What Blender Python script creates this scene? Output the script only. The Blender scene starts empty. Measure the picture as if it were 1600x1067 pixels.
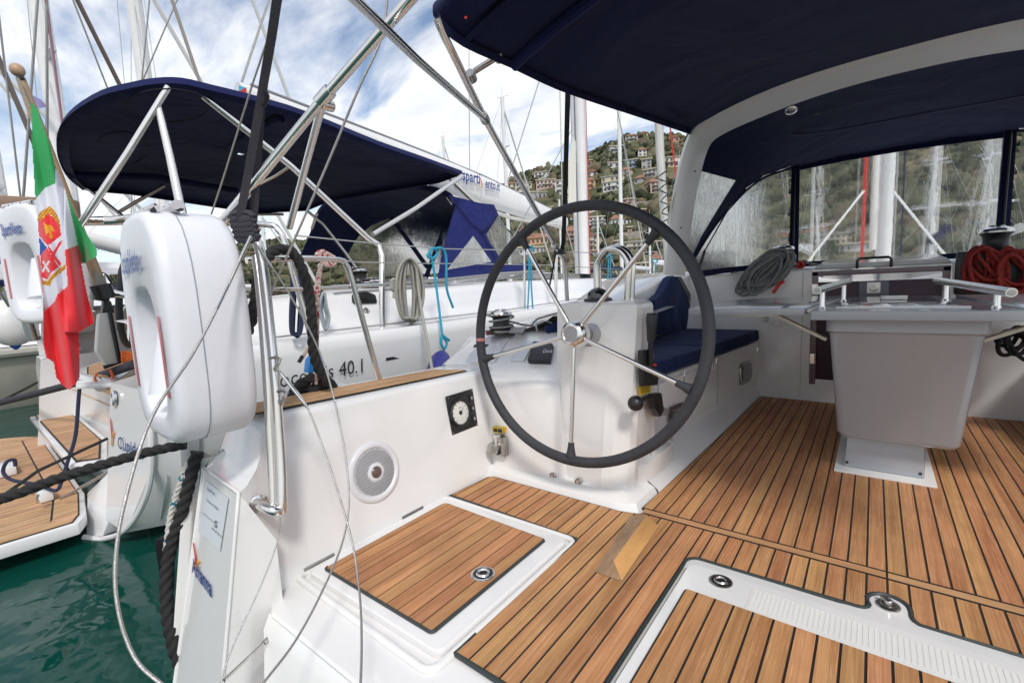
import bpy, bmesh, math, random
import numpy as np
from mathutils import Vector, Matrix, noise
random.seed(7); rnd = random.Random(11)
SC = bpy.context.scene
COL = SC.collection
R = math.radians
# ------------------------------------------------------------------ camera, sky, sun, exposure
F = 731.0236 / 1600 * 36
CM = ((0.79265056, 0.60790106, -0.04649073), (-0.03650777, 0.12344413, 0.99167975), (0.60858218, -0.78435824, 0.12004117))
cam = bpy.data.cameras.new('camera'); co = bpy.data.objects.new('camera', cam); COL.objects.link(co)
cam.lens = F; cam.sensor_width = 36; cam.clip_start = .02; cam.clip_end = 9000
co.matrix_world = Matrix(((CM[0][0], CM[1][0], CM[2][0], 0), (CM[0][1], CM[1][1], CM[2][1], 0), (CM[0][2], CM[1][2], CM[2][2], 1), (0, 0, 0, 1)))
SC.camera = co
SC.view_settings.view_transform = 'Standard'; SC.view_settings.look = 'None'
SC.view_settings.exposure = 0.40; SC.view_settings.gamma = 1; SC.view_settings.use_curve_mapping = False
SUN_EL, SUN_AZ = 48, 128          # azimuth clockwise from +Y (dead ahead)
W = bpy.data.worlds.new('World'); SC.world = W; W.use_nodes = True
nt = W.node_tree; N = nt.nodes; L = nt.links; N.clear()
def nd(tree, t, **k):
    n = tree.nodes.new(t)
    for a, b in k.items():
        if a[0] == '_':
            n.inputs[a[1:].replace('_', ' ')].default_value = b
        else: setattr(n, a, b)
    return n
def ramp(tree, stops, interp='LINEAR'):
    n = tree.nodes.new('ShaderNodeValToRGB'); e = n.color_ramp; e.interpolation = interp
    while len(e.elements) < len(stops): e.elements.new(.5)
    for i, (p, c) in enumerate(stops):
        e.elements[i].position = p; e.elements[i].color = (c, c, c, 1) if isinstance(c, (int, float)) else (*c, 1)
    return n
sky = nd(nt, 'ShaderNodeTexSky', sky_type='NISHITA', sun_disc=False, sun_elevation=R(SUN_EL), sun_rotation=R(SUN_AZ), air_density=1.0, dust_density=1.2)
sks = nd(nt, 'ShaderNodeVectorMath', operation='SCALE'); sks.inputs[3].default_value = .125
L.new(sky.outputs[0], sks.inputs[0])
tc = nd(nt, 'ShaderNodeTexCoord'); sp = nd(nt, 'ShaderNodeSeparateXYZ'); L.new(tc.outputs['Generated'], sp.inputs[0])
mz = nd(nt, 'ShaderNodeMath', operation='MAXIMUM'); L.new(sp.outputs[2], mz.inputs[0]); mz.inputs[1].default_value = 0
az = nd(nt, 'ShaderNodeMath', operation='ADD'); L.new(mz.outputs[0], az.inputs[0]); az.inputs[1].default_value = .22
dv = nd(nt, 'ShaderNodeVectorMath', operation='DIVIDE'); L.new(tc.outputs['Generated'], dv.inputs[0])
cb = nd(nt, 'ShaderNodeCombineXYZ')
for i in range(3): L.new(az.outputs[0], cb.inputs[i])
L.new(cb.outputs[0], dv.inputs[1])
mp = nd(nt, 'ShaderNodeMapping'); mp.inputs['Rotation'].default_value = (0, 0, R(-33)); mp.inputs['Scale'].default_value = (1.0, 1.9, .3)
mp.inputs['Location'].default_value = (3.1, 1.2, 0)
L.new(dv.outputs[0], mp.inputs[0])
n1 = nd(nt, 'ShaderNodeTexNoise', _Scale=1.5, _Detail=9.0, _Roughness=.56, _Distortion=.35); L.new(mp.outputs[0], n1.inputs[0])
n2 = nd(nt, 'ShaderNodeTexNoise', _Scale=3.2, _Detail=7.0, _Roughness=.6, _Distortion=.2); L.new(mp.outputs[0], n2.inputs[0])
cm = ramp(nt, [(.37, 0.02), (.45, .45), (.53, .96)]); L.new(n1.outputs[0], cm.inputs[0])
cc = ramp(nt, [(.28, (.68, .71, .76)), (.48, (.78, .80, .84)), (.66, (.88, .88, .89))]); L.new(n2.outputs[0], cc.inputs[0])
# more cloud towards the hills on the right of the picture, thinner haze at the horizon
mx = nd(nt, 'ShaderNodeMix', data_type='RGBA'); L.new(cm.outputs[0], mx.inputs[0]); L.new(sks.outputs[0], mx.inputs[6]); L.new(cc.outputs[0], mx.inputs[7])
bg = nd(nt, 'ShaderNodeBackground'); L.new(mx.outputs[2], bg.inputs[0]); bg.inputs[1].default_value = 1.0
ow = nd(nt, 'ShaderNodeOutputWorld'); L.new(bg.outputs[0], ow.inputs[0])
sl = bpy.data.lights.new('sun', 'SUN'); sl.energy = 1.6; sl.angle = R(9); sl.color = (1, .955, .90)
so = bpy.data.objects.new('sun', sl); COL.objects.link(so)
sd = Vector((math.sin(R(SUN_AZ)) * math.cos(R(SUN_EL)), math.cos(R(SUN_AZ)) * math.cos(R(SUN_EL)), math.sin(R(SUN_EL))))
so.rotation_euler = sd.to_track_quat('Z', 'Y').to_euler()

# ------------------------------------------------------------------ helpers
def P(px, py, x=None, y=None, z=None, d=None, X=None):
    "a point of the place seen at (px, py) of the photograph, on the given plane"
    a, b, c = px - 800, -(py - 533.5), -731.0236
    r = Vector([CM[0][i] * a + CM[1][i] * b + CM[2][i] * c for i in range(3)])
    if x is not None: t = x / r.x
    elif y is not None: t = y / r.y
    elif z is not None: t = (z - 1) / r.z
    else: t = d / r.length
    return Vector((0, 0, 1)) + r * t
def V(*a): return Vector(a)
def ahead(a, c, m):
    "a point m metres beyond a on the line from c through a"
    return a + (a - c).normalized() * m
def tag(o, label=None, cat=None, group=None, kind=None):
    if label: o['label'] = label
    if cat: o['category'] = cat
    if group: o['group'] = group
    if kind: o['kind'] = kind
    return o
def T(name, label, cat, loc=(0, 0, 0), group=None):
    o = bpy.data.objects.new(name, None); COL.objects.link(o); o.location = loc; o.empty_display_size = .1
    return tag(o, label, cat, group)
def link(name, me, mat, parent=None):
    o = bpy.data.objects.new(name, me); COL.objects.link(o)
    if mat is not None and not me.materials:
        for m in (mat if isinstance(mat, (list, tuple)) else [mat]): me.materials.append(m)
    if parent is not None:
        o.parent = parent
        if parent.type == 'EMPTY': o.location = -Vector(parent.location) if parent.get('_w', 1) else (0, 0, 0)
    return o
def finish(bm, ang=35, recalc=True):
    if recalc: bmesh.ops.recalc_face_normals(bm, faces=bm.faces)
    a = R(ang)
    for f in bm.faces: f.smooth = True
    for e in bm.edges:
        if len(e.link_faces) == 2:
            e.smooth = e.calc_face_angle(0) < a
    me = bpy.data.meshes.new('m'); bm.to_mesh(me); bm.free(); return me
class B:
    "collects shapes into one mesh"
    def __init__(s): s.v = []; s.f = []; s.m = []; s.mi = 0
    def add(s, vs, fs):
        k = len(s.v); s.v += [tuple(v) for v in vs]; s.f += [tuple(i + k for i in f) for f in fs]; s.m += [s.mi] * len(fs); return s
    def box(s, c, size, rot=None):
        h = [q / 2 for q in size]; vs = []
        for dx in (-1, 1):
            for dy in (-1, 1):
                for dz in (-1, 1):
                    v = Vector((dx * h[0], dy * h[1], dz * h[2]))
                    if rot is not None: v = rot @ v
                    vs.append(v + Vector(c))
        return s.add(vs, [(0, 1, 3, 2), (4, 6, 7, 5), (0, 4, 5, 1), (2, 3, 7, 6), (0, 2, 6, 4), (1, 5, 7, 3)])
    def prism(s, poly, vec):
        n = len(poly); vec = Vector(vec); p = [Vector(q) for q in poly]
        return s.add(p + [q + vec for q in p], [tuple(range(n))[::-1], tuple(range(n, 2 * n))] + [(i, (i + 1) % n, (i + 1) % n + n, i + n) for i in range(n)])
    def hexa(s, a, b):
        "loft between two polygons with equal counts, capped"
        n = len(a)
        return s.add(list(a) + list(b), [tuple(range(n))[::-1], tuple(range(n, 2 * n))] + [(i, (i + 1) % n, (i + 1) % n + n, i + n) for i in range(n)])
    def loft(s, rings, closed=True, cap=True):
        n = len(rings[0]); vs = [q for r in rings for q in r]; fs = []
        for j in range(len(rings) - 1):
            for i in range(n if closed else n - 1):
                k = (i + 1) % n; fs.append((j * n + i, j * n + k, (j + 1) * n + k, (j + 1) * n + i))
        if cap and closed: fs += [tuple(range(n))[::-1], tuple(range((len(rings) - 1) * n, len(rings) * n))]
        return s.add(vs, fs)
    def tube(s, pts, r, seg=8, closed=False, lobes=0, twist=0, sm=0, cap=True):
        p = [Vector(q) for q in pts]
        if sm: p = spline(p, sm, closed)
        elif not closed and not callable(r):
            q = []
            for a_, c_ in zip(p, p[1:]):
                m_ = max(1, min(60, int((c_ - a_).length / (14 * r)))); q += [a_.lerp(c_, k_ / m_) for k_ in range(m_)]
            p = q + [p[-1]]
        n = len(p); tang = []
        for i in range(n):
            a = p[(i - 1) % n] if (closed or i > 0) else p[i]; b = p[(i + 1) % n] if (closed or i < n - 1) else p[i]
            t = (b - a); tang.append(t.normalized() if t.length > 1e-9 else Vector((0, 0, 1)))
        u = tang[0].orthogonal().normalized(); rings = []; acc = 0; ks = []
        for i in range(n):
            if i: acc += (p[i] - p[i - 1]).length
            u = (u - tang[i] * u.dot(tang[i])); u = u.normalized() if u.length > 1e-6 else tang[i].orthogonal().normalized()
            w = tang[i].cross(u); rr = r(i / (n - 1)) if callable(r) else r; ring = []
            for k in range(seg):
                a = 2 * math.pi * k / seg; q = rr
                if lobes: q = rr * (.66 + .42 * abs(math.cos(lobes * .5 * (a - acc * twist))) ** .7)
                ring.append(p[i] + (u * math.cos(a) + w * math.sin(a)) * q)
            rings.append(ring)
        if closed: rings.append(rings[0]); return s.loft(rings, cap=False)
        return s.loft(rings, cap=cap)
    def lathe(s, prof, o=(0, 0, 0), ax=(0, 0, 1), seg=24, cap=True):
        ax = Vector(ax).normalized(); u = ax.orthogonal().normalized(); w = ax.cross(u); o = Vector(o)
        rings = [[o + ax * h + (u * math.cos(2 * math.pi * k / seg) + w * math.sin(2 * math.pi * k / seg)) * max(r, 1e-4) for k in range(seg)] for r, h in prof]
        return s.loft(rings, cap=cap)
    def sheet(s, rows):
        n = len(rows[0]); vs = [q for r in rows for q in r]
        return s.add(vs, [(j * n + i, j * n + i + 1, (j + 1) * n + i + 1, (j + 1) * n + i) for j in range(len(rows) - 1) for i in range(n - 1)])
    def mesh(s, bevel=0, bseg=2, ang=35, recalc=True, thick=0, weld=0, sub=0):
        me = bpy.data.meshes.new('m'); me.from_pydata(s.v, [], s.f); me.validate()
        bm = bmesh.new(); bm.from_mesh(me); bpy.data.meshes.remove(me)
        if len(bm.faces) == len(s.m) and any(s.m):
            bm.faces.ensure_lookup_table()
            for f, m in zip(bm.faces, s.m): f.material_index = m
        if weld: bmesh.ops.remove_doubles(bm, verts=bm.verts, dist=weld)
        if recalc: bmesh.ops.recalc_face_normals(bm, faces=bm.faces)
        if thick: bmesh.ops.solidify(bm, geom=bm.faces[:], thickness=thick)
        if bevel:
            es = [e for e in bm.edges if len(e.link_faces) == 2 and e.calc_face_angle(0) > R(25)]
            bmesh.ops.bevel(bm, geom=es, offset=bevel, offset_type='OFFSET', segments=bseg, profile=.6, affect='EDGES', clamp_overlap=True)
        return finish(bm, ang, recalc=bool(bevel) and recalc)
    def put(s, name, mat, parent=None, **k): return link(name, s.mesh(**k), mat, parent)
def spline(p, n=4, closed=False):
    out = []; m = len(p)
    for i in range(m if closed else m - 1):
        a = p[(i - 1) % m] if (closed or i > 0) else p[i] * 2 - p[i + 1]; b = p[i]; c = p[(i + 1) % m]
        d = p[(i + 2) % m] if (closed or i < m - 2) else c * 2 - b
        for k in range(n):
            t = k / n
            out.append(.5 * ((2 * b) + (c - a) * t + (2 * a - 5 * b + 4 * c - d) * t * t + (3 * b - a - 3 * c + d) * t ** 3))
    if not closed: out.append(p[-1].copy())
    return out
def tube(name, pts, r, mat, parent=None, **k): return B().tube([Vector(q) for q in pts], r, **k).put(name, mat, parent, recalc=False, ang=60)
def clip(poly, a, b):
    "clip a 2-D polygon to a <= x <= b"
    for s, v in ((1, a), (-1, b)):
        out = []
        for i in range(len(poly)):
            p, q = poly[i], poly[(i + 1) % len(poly)]
            ip, iq = s * (p[0] - v) >= 0, s * (q[0] - v) >= 0
            if ip: out.append(p)
            if ip != iq:
                t = (v - p[0]) / (q[0] - p[0]); out.append((v, p[1] + t * (q[1] - p[1])))
        poly = out
        if not poly: return []
    return poly
def planks(parent, poly, x0, pitch, z, mat, gap=.0065, th=.006, name='plank', m=None, moved={}):
    "one plank object per seam interval, running along Y"
    xs = [p[0] for p in poly]; k = math.floor((min(xs) - x0) / pitch)
    while x0 + k * pitch < max(xs):
        a, b = moved.get(k, x0 + k * pitch) + gap / 2, moved.get(k + 1, x0 + (k + 1) * pitch) - gap / 2
        c = clip(poly, max(a, min(xs) + .002), min(b, max(xs) - .002)); k += 1
        if len(c) < 3: continue
        ar = abs(sum(c[i][0] * c[(i + 1) % len(c)][1] - c[(i + 1) % len(c)][0] * c[i][1] for i in range(len(c)))) / 2
        if ar < 2e-4: continue
        pts = [V(p[0], p[1], z - th) for p in c]
        if m: pts = [m(p) for p in pts]; up = m(V(0, 0, z)) - m(V(0, 0, z - th))
        else: up = V(0, 0, th)
        B().prism(pts, up).put(name, mat, parent)
def text(name, s, o, u, v, mat, parent, size=1.0, spacing=1, shear=0, off=0, align='LEFT'):
    "flat lettering: baseline origin o, u = advance of one em, v = height of one em"
    c = bpy.data.curves.new('t', 'FONT'); c.body = s; c.size = size; c.space_character = spacing; c.shear = shear; c.resolution_u = 2; c.offset = off; c.align_x = align
    t = bpy.data.objects.new('t', c); COL.objects.link(t); bpy.context.view_layer.update()
    dg = bpy.context.evaluated_depsgraph_get(); me = bpy.data.meshes.new_from_object(t.evaluated_get(dg))
    bpy.data.objects.remove(t); bpy.data.curves.remove(c)
    o = Vector(o); u = Vector(u); v = Vector(v); n = u.cross(v).normalized() * .002
    if n.dot(V(0, 0, 1) - o) < 0: n = -n
    for w in me.vertices: w.co = o + u * w.co.x + v * w.co.y + n
    me.materials.clear()
    return link(name, me, mat, parent)
# ------------------------------------------------------------------ materials
def pm(name, col, rough=.5, metal=0, coat=0, var=0, vs=4, bump=0, bs=60, sheen=0, spec=.5, stretch=(1, 1, 1), col2=None, rv=0, alpha=1):
    m = bpy.data.materials.new(name); m.use_nodes = True; t = m.node_tree; b = t.nodes['Principled BSDF']
    b.inputs['Base Color'].default_value = (*col, 1); b.inputs['Roughness'].default_value = rough; b.inputs['Metallic'].default_value = metal
    b.inputs['Coat Weight'].default_value = coat; b.inputs['Coat Roughness'].default_value = .06; b.inputs['Specular IOR Level'].default_value = spec
    b.inputs['Sheen Weight'].default_value = sheen; b.inputs['Alpha'].default_value = alpha
    tc = nd(t, 'ShaderNodeTexCoord'); mp = nd(t, 'ShaderNodeMapping'); mp.inputs['Scale'].default_value = stretch; t.links.new(tc.outputs['Object'], mp.inputs[0])
    if var or col2:
        n = nd(t, 'ShaderNodeTexNoise', _Scale=vs, _Detail=6.0, _Roughness=.6); t.links.new(mp.outputs[0], n.inputs[0])
        c2 = col2 or tuple(max(0, c * (1 - var)) for c in col); r = ramp(t, [(.32, c2), (.68, col)]); t.links.new(n.outputs[0], r.inputs[0]); t.links.new(r.outputs[0], b.inputs['Base Color'])
        if rv:
            rr = nd(t, 'ShaderNodeMapRange'); rr.inputs['To Min'].default_value = rough + rv; rr.inputs['To Max'].default_value = max(.02, rough - rv); t.links.new(n.outputs[0], rr.inputs[0]); t.links.new(rr.outputs[0], b.inputs['Roughness'])
    if bump:
        n = nd(t, 'ShaderNodeTexNoise', _Scale=bs, _Detail=4.0); t.links.new(mp.outputs[0], n.inputs[0]); bb = nd(t, 'ShaderNodeBump'); bb.inputs['Strength'].default_value = bump; bb.inputs['Distance'].default_value = .01
        t.links.new(n.outputs[0], bb.inputs['Height']); t.links.new(bb.outputs[0], b.inputs['Normal'])
    return m
def canvas(name, col, bump=.25, fine=900):
    m = pm(name, col, .9, spec=.12, sheen=.06, var=.18, vs=2.5); t = m.node_tree; b = t.nodes['Principled BSDF']
    tc = t.nodes['Texture Coordinate']
    n = nd(t, 'ShaderNodeTexNoise', _Scale=2.2, _Detail=3.0, _Roughness=.45, _Distortion=.8); t.links.new(tc.outputs['Object'], n.inputs[0])
    w = nd(t, 'ShaderNodeTexNoise', _Scale=float(fine), _Detail=2.0); t.links.new(tc.outputs['Object'], w.inputs[0])
    b1 = nd(t, 'ShaderNodeBump'); b1.inputs['Strength'].default_value = bump; b1.inputs['Distance'].default_value = .25; t.links.new(n.outputs[0], b1.inputs['Height'])
    b2 = nd(t, 'ShaderNodeBump'); b2.inputs['Strength'].default_value = .25; b2.inputs['Distance'].default_value = .001; t.links.new(w.outputs[0], b2.inputs['Height']); t.links.new(b1.outputs[0], b2.inputs['Normal'])
    t.links.new(b2.outputs[0], b.inputs['Normal']); return m
def teak(name, c1, c2, c3, axis=1):
    m = bpy.data.materials.new(name); m.use_nodes = True; t = m.node_tree; b = t.nodes['Principled BSDF']; l = t.links
    tc = nd(t, 'ShaderNodeTexCoord'); oi = nd(t, 'ShaderNodeObjectInfo')
    s1 = nd(t, 'ShaderNodeMapping'); s2 = nd(t, 'ShaderNodeMapping'); s3 = nd(t, 'ShaderNodeMapping')
    for s, a, q in ((s1, 22, 1.3), (s2, 170, 3.0), (s3, 420, 9)):
        s.inputs['Scale'].default_value = (a, q, a) if axis == 1 else (q, a, a); l.new(tc.outputs['Object'], s.inputs[0])
        l.new(oi.outputs['Random'], s.inputs['Location']) if False else None
    add = nd(t, 'ShaderNodeVectorMath', operation='MULTIPLY_ADD'); l.new(oi.outputs['Random'], add.inputs[0]); add.inputs[1].default_value = (37, 91, 13)
    l.new(tc.outputs['Object'], add.inputs[2])
    for s in (s1, s2, s3): l.new(add.outputs[0], s.inputs[0])
    a1 = nd(t, 'ShaderNodeTexNoise', _Scale=1.0, _Detail=3.0, _Distortion=.6); l.new(s1.outputs[0], a1.inputs[0])
    a2 = nd(t, 'ShaderNodeTexNoise', _Scale=1.0, _Detail=4.0, _Roughness=.65, _Distortion=.3); l.new(s2.outputs[0], a2.inputs[0])
    a3 = nd(t, 'ShaderNodeTexNoise', _Scale=1.0, _Detail=2.0); l.new(s3.outputs[0], a3.inputs[0])
    r1 = ramp(t, [(.35, c1), (.6, c2)]); l.new(a1.outputs[0], r1.inputs[0])
    r2 = ramp(t, [(.38, .80), (.6, 1.05)]); l.new(a2.outputs[0], r2.inputs[0])
    r3 = ramp(t, [(.60, (0, 0, 0)), (.72, (.8, .8, .8))]); l.new(a3.outputs[0], r3.inputs[0])
    mu = nd(t, 'ShaderNodeMix', data_type='RGBA', blend_type='MULTIPLY'); mu.inputs[0].default_value = 1; l.new(r1.outputs[0], mu.inputs[6]); l.new(r2.outputs[0], mu.inputs[7])
    lt = nd(t, 'ShaderNodeMix', data_type='RGBA'); l.new(r3.outputs[0], lt.inputs[0]); l.new(mu.outputs[2], lt.inputs[6]); lt.inputs[7].default_value = (*c3, 1)
    hs = nd(t, 'ShaderNodeHueSaturation'); l.new(lt.outputs[2], hs.inputs['Color'])
    mr = nd(t, 'ShaderNodeMapRange'); mr.inputs['To Min'].default_value = .86; mr.inputs['To Max'].default_value = 1.08; l.new(oi.outputs['Random'], mr.inputs[0]); l.new(mr.outputs[0], hs.inputs['Value'])
    m2 = nd(t, 'ShaderNodeMath', operation='MULTIPLY'); m2.inputs[1].default_value = 7.31; l.new(oi.outputs['Random'], m2.inputs[0])
    fr = nd(t, 'ShaderNodeMath', operation='FRACT'); l.new(m2.outputs[0], fr.inputs[0])
    mh = nd(t, 'ShaderNodeMapRange'); mh.inputs['To Min'].default_value = .492; mh.inputs['To Max'].default_value = .508; l.new(fr.outputs[0], mh.inputs[0]); l.new(mh.outputs[0], hs.inputs['Hue'])
    wn = nd(t, 'ShaderNodeTexNoise', _Scale=5.0, _Detail=5.0, _Roughness=.6); l.new(tc.outputs['Object'], wn.inputs[0])
    wr = ramp(t, [(.36, .74), (.55, 1.0)]); l.new(wn.outputs[0], wr.inputs[0])
    wm = nd(t, 'ShaderNodeMix', data_type='RGBA', blend_type='MULTIPLY'); wm.inputs[0].default_value = .5; l.new(hs.outputs[0], wm.inputs[6]); l.new(wr.outputs[0], wm.inputs[7])
    l.new(wm.outputs[2], b.inputs['Base Color']); b.inputs['Roughness'].default_value = .62; b.inputs['Specular IOR Level'].default_value = .35
    bp = nd(t, 'ShaderNodeBump'); bp.inputs['Strength'].default_value = .35; bp.inputs['Distance'].default_value = .0015; l.new(a2.outputs[0], bp.inputs['Height']); l.new(bp.outputs[0], b.inputs['Normal'])
    return m
def vinyl(name, haze=.22, tint=(.90, .92, .92), sc=1.0):
    "clear flexible window: wavy refraction, gloss and milky vertical creases"
    m = bpy.data.materials.new(name); m.use_nodes = True; t = m.node_tree; l = t.links; t.nodes.clear()
    tc = nd(t, 'ShaderNodeTexCoord'); mp = nd(t, 'ShaderNodeMapping'); mp.inputs['Scale'].default_value = (9 * sc, 9 * sc, 4.0 * sc); l.new(tc.outputs['Object'], mp.inputs[0])
    a = nd(t, 'ShaderNodeTexNoise', _Scale=1.0, _Detail=5.0, _Roughness=.6, _Distortion=.9); l.new(mp.outputs[0], a.inputs[0])
    mp2 = nd(t, 'ShaderNodeMapping'); mp2.inputs['Scale'].default_value = (30 * sc, 30 * sc, 4.5 * sc); l.new(tc.outputs['Object'], mp2.inputs[0])
    c = nd(t, 'ShaderNodeTexNoise', _Scale=1.0, _Detail=6.0, _Roughness=.7, _Distortion=1.5); l.new(mp2.outputs[0], c.inputs[0])
    bp = nd(t, 'ShaderNodeBump'); bp.inputs['Strength'].default_value = .35; bp.inputs['Distance'].default_value = .02; l.new(a.outputs[0], bp.inputs['Height'])
    bp2 = nd(t, 'ShaderNodeBump'); bp2.inputs['Strength'].default_value = .35; bp2.inputs['Distance'].default_value = .01; l.new(c.outputs[0], bp2.inputs['Height']); l.new(bp.outputs[0], bp2.inputs['Normal'])
    tr = nd(t, 'ShaderNodeBsdfTransparent'); tr.inputs[0].default_value = (*tint, 1)
    rf = nd(t, 'ShaderNodeBsdfRefraction'); rf.inputs['IOR'].default_value = 1.06; rf.inputs['Roughness'].default_value = .03; rf.inputs[0].default_value = (*tint, 1); l.new(bp.outputs[0], rf.inputs['Normal'])
    m1 = nd(t, 'ShaderNodeMixShader'); m1.inputs[0].default_value = .55; l.new(tr.outputs[0], m1.inputs[1]); l.new(rf.outputs[0], m1.inputs[2])
    di = nd(t, 'ShaderNodeBsdfTranslucent'); di.inputs[0].default_value = (.8, .8, .8, 1); d2 = nd(t, 'ShaderNodeBsdfDiffuse'); d2.inputs[0].default_value = (.7, .7, .7, 1)
    md = nd(t, 'ShaderNodeMixShader'); md.inputs[0].default_value = .5; l.new(di.outputs[0], md.inputs[1]); l.new(d2.outputs[0], md.inputs[2])
    rs = ramp(t, [(.40, haze * .5), (.60, haze * .8), (.665, min(.9, haze * 2.6)), (.70, haze * .8)]); l.new(c.outputs[0], rs.inputs[0])
    m2 = nd(t, 'ShaderNodeMixShader'); l.new(rs.outputs[0], m2.inputs[0]); l.new(m1.outputs[0], m2.inputs[1]); l.new(md.outputs[0], m2.inputs[2])
    gl = nd(t, 'ShaderNodeBsdfGlossy'); gl.inputs['Roughness'].default_value = .08; l.new(bp2.outputs[0], gl.inputs['Normal'])
    lw = nd(t, 'ShaderNodeLayerWeight'); lw.inputs[0].default_value = .25; l.new(bp2.outputs[0], lw.inputs['Normal'])
    m3 = nd(t, 'ShaderNodeMixShader'); l.new(lw.outputs['Fresnel'], m3.inputs[0]); l.new(m2.outputs[0], m3.inputs[1]); l.new(gl.outputs[0], m3.inputs[2])
    o = nd(t, 'ShaderNodeOutputMaterial'); l.new(m3.outputs[0], o.inputs[0]); return m
def flecked(name, col, col2, scale=120, rough=.8, lo=.58, hi=.6, stretch=(1, 1, 1)):
    m = pm(name, col, rough, spec=.25, bump=.6, bs=450); t = m.node_tree; b = t.nodes['Principled BSDF']
    v = nd(t, 'ShaderNodeTexNoise', _Scale=float(scale), _Detail=1.0); t.links.new(t.nodes['Mapping'].outputs[0], v.inputs[0])
    r = ramp(t, [(lo, col), (hi, col2)]); t.links.new(v.outputs[0], r.inputs[0]); t.links.new(r.outputs[0], b.inputs['Base Color']); return m
GEL = pm('white_gelcoat', (.83, .825, .815), .16, coat=.5, vs=1.6, rv=.07, col2=(.785, .775, .75))
GEL2 = pm('grey_table_gelcoat', (.36, .385, .42), .2, coat=.5, var=.06, vs=3, rv=.05)
GELN = pm('nonskid_gelcoat', (.78, .77, .735), .5, var=.06, vs=6)
GELB = pm('neighbour_gelcoat', (.80, .80, .80), .2, coat=.4, var=.05, vs=1.3, rv=.05)
TEAK = teak('teak_deck', (.46, .205, .085), (.585, .295, .13), (.71, .43, .225))
TEAKL = teak('pale_teak_deck', (.50, .28, .145), (.62, .38, .21), (.74, .52, .33))
TEAKX = teak('teak_cross', (.50, .26, .12), (.60, .33, .16), (.7, .45, .26), axis=0)
CAULK = pm('black_caulk', (.018, .018, .018), .6)
EDGE = pm('teak_edge_rubber', (.035, .045, .045), .5)
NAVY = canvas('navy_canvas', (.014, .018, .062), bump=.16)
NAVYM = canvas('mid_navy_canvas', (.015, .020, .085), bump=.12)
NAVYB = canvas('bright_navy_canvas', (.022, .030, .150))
CUSH = canvas('navy_cushion', (.017, .032, .105), bump=.3)
STEEL = pm('stainless_steel', (.76, .745, .72), .21, metal=1)
STEELD = pm('brushed_steel', (.52, .50, .47), .3, metal=1, var=.2, vs=30, rv=.08)
WIRE = pm('wire_rope', (.50, .49, .47), .38, metal=.9, bump=.3, bs=400)
BLK = pm('black_plastic', (.016, .016, .018), .38, var=.2, vs=20)
LEATH = pm('wheel_leather', (.040, .042, .050), .58, var=.35, vs=9, bump=.35, bs=260)
BROPE = pm('black_mooring_rope', (.022, .021, .022), .7, bump=.7, bs=260, var=.4, vs=60)
WROPE = flecked('white_rope_teal_fleck', (.62, .60, .55), (.02, .20, .30), 55, lo=.62, hi=.64)
GROPE = flecked('grey_rope', (.30, .31, .30), (.10, .11, .11), 150)
GROPE2 = flecked('pale_grey_rope', (.40, .39, .34), (.30, .30, .27), 150)
RROPE = flecked('red_rope', (.38, .045, .035), (.10, .02, .02), 130)
PROPE = flecked('white_rope_red_fleck', (.66, .56, .50), (.45, .03, .05), 75, lo=.57, hi=.59)
BLUER = pm('blue_rope', (.02, .20, .50), .7, bump=.6, bs=300)
CYANR = pm('cyan_rope', (.02, .34, .52), .7, bump=.6, bs=300)
NROPE = pm('navy_rope', (.02, .028, .07), .75, bump=.6, bs=300)
VIN = vinyl('clear_vinyl', .17)
VINF = vinyl('clear_vinyl_flap', .34, sc=1.6)
VINN = vinyl('neighbour_vinyl', .07)
ACR = pm('smoked_acrylic', (.060, .034, .048), .38, coat=0, spec=.3)
RED = pm('red_plastic', (.55, .02, .015), .4); ORANGE = pm('orange_line', (.80, .17, .03), .6)
YEL = pm('yellow_sticker', (.75, .50, .02), .4); INKB = pm('dark_blue_print', (.02, .05, .22), .4); INKK = pm('black_print', (.02, .02, .025), .4)
INKG = pm('grey_print', (.25, .25, .27), .4); INKR = pm('red_print', (.62, .03, .02), .4); INKO = pm('yellow_print', (.75, .36, .03), .4)
PAPER = pm('sticker_paper', (.72, .76, .80), .3, coat=.3); PALEB = pm('pale_blue_print', (.25, .38, .60), .4)
MASTM = pm('white_mast_paint', (.78, .78, .77), .3, var=.08, vs=3); ALU = pm('anodised_aluminium', (.58, .59, .60), .32, metal=.6, var=.1, vs=3)
# ------------------------------------------------------------------ our own yacht: cockpit, coamings, decks
Y = T('sailing_yacht', 'white foreground yacht with teak cockpit sole, console, stern quarter and curved mainsheet arch', 'sailing yacht', (.07, 3, -.7))
SEAM = .069; PIT = .053; CL = .07
def mir(p): return V(2 * CL - p[0], p[1], p[2])
# sole base: white moulding with a rounded drop at the aft edge
b = B()
sole = [(-1.62, .66), (-1.50, .60), (2.2, .60), (2.2, 4.30), (-1.7, 4.30), (-1.7, 1.2)]
b.prism([V(x, y, -.30) for x, y in sole], (0, 0, .286))
b.put('cockpit_moulding', GEL, Y, bevel=.012, bseg=3)
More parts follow.
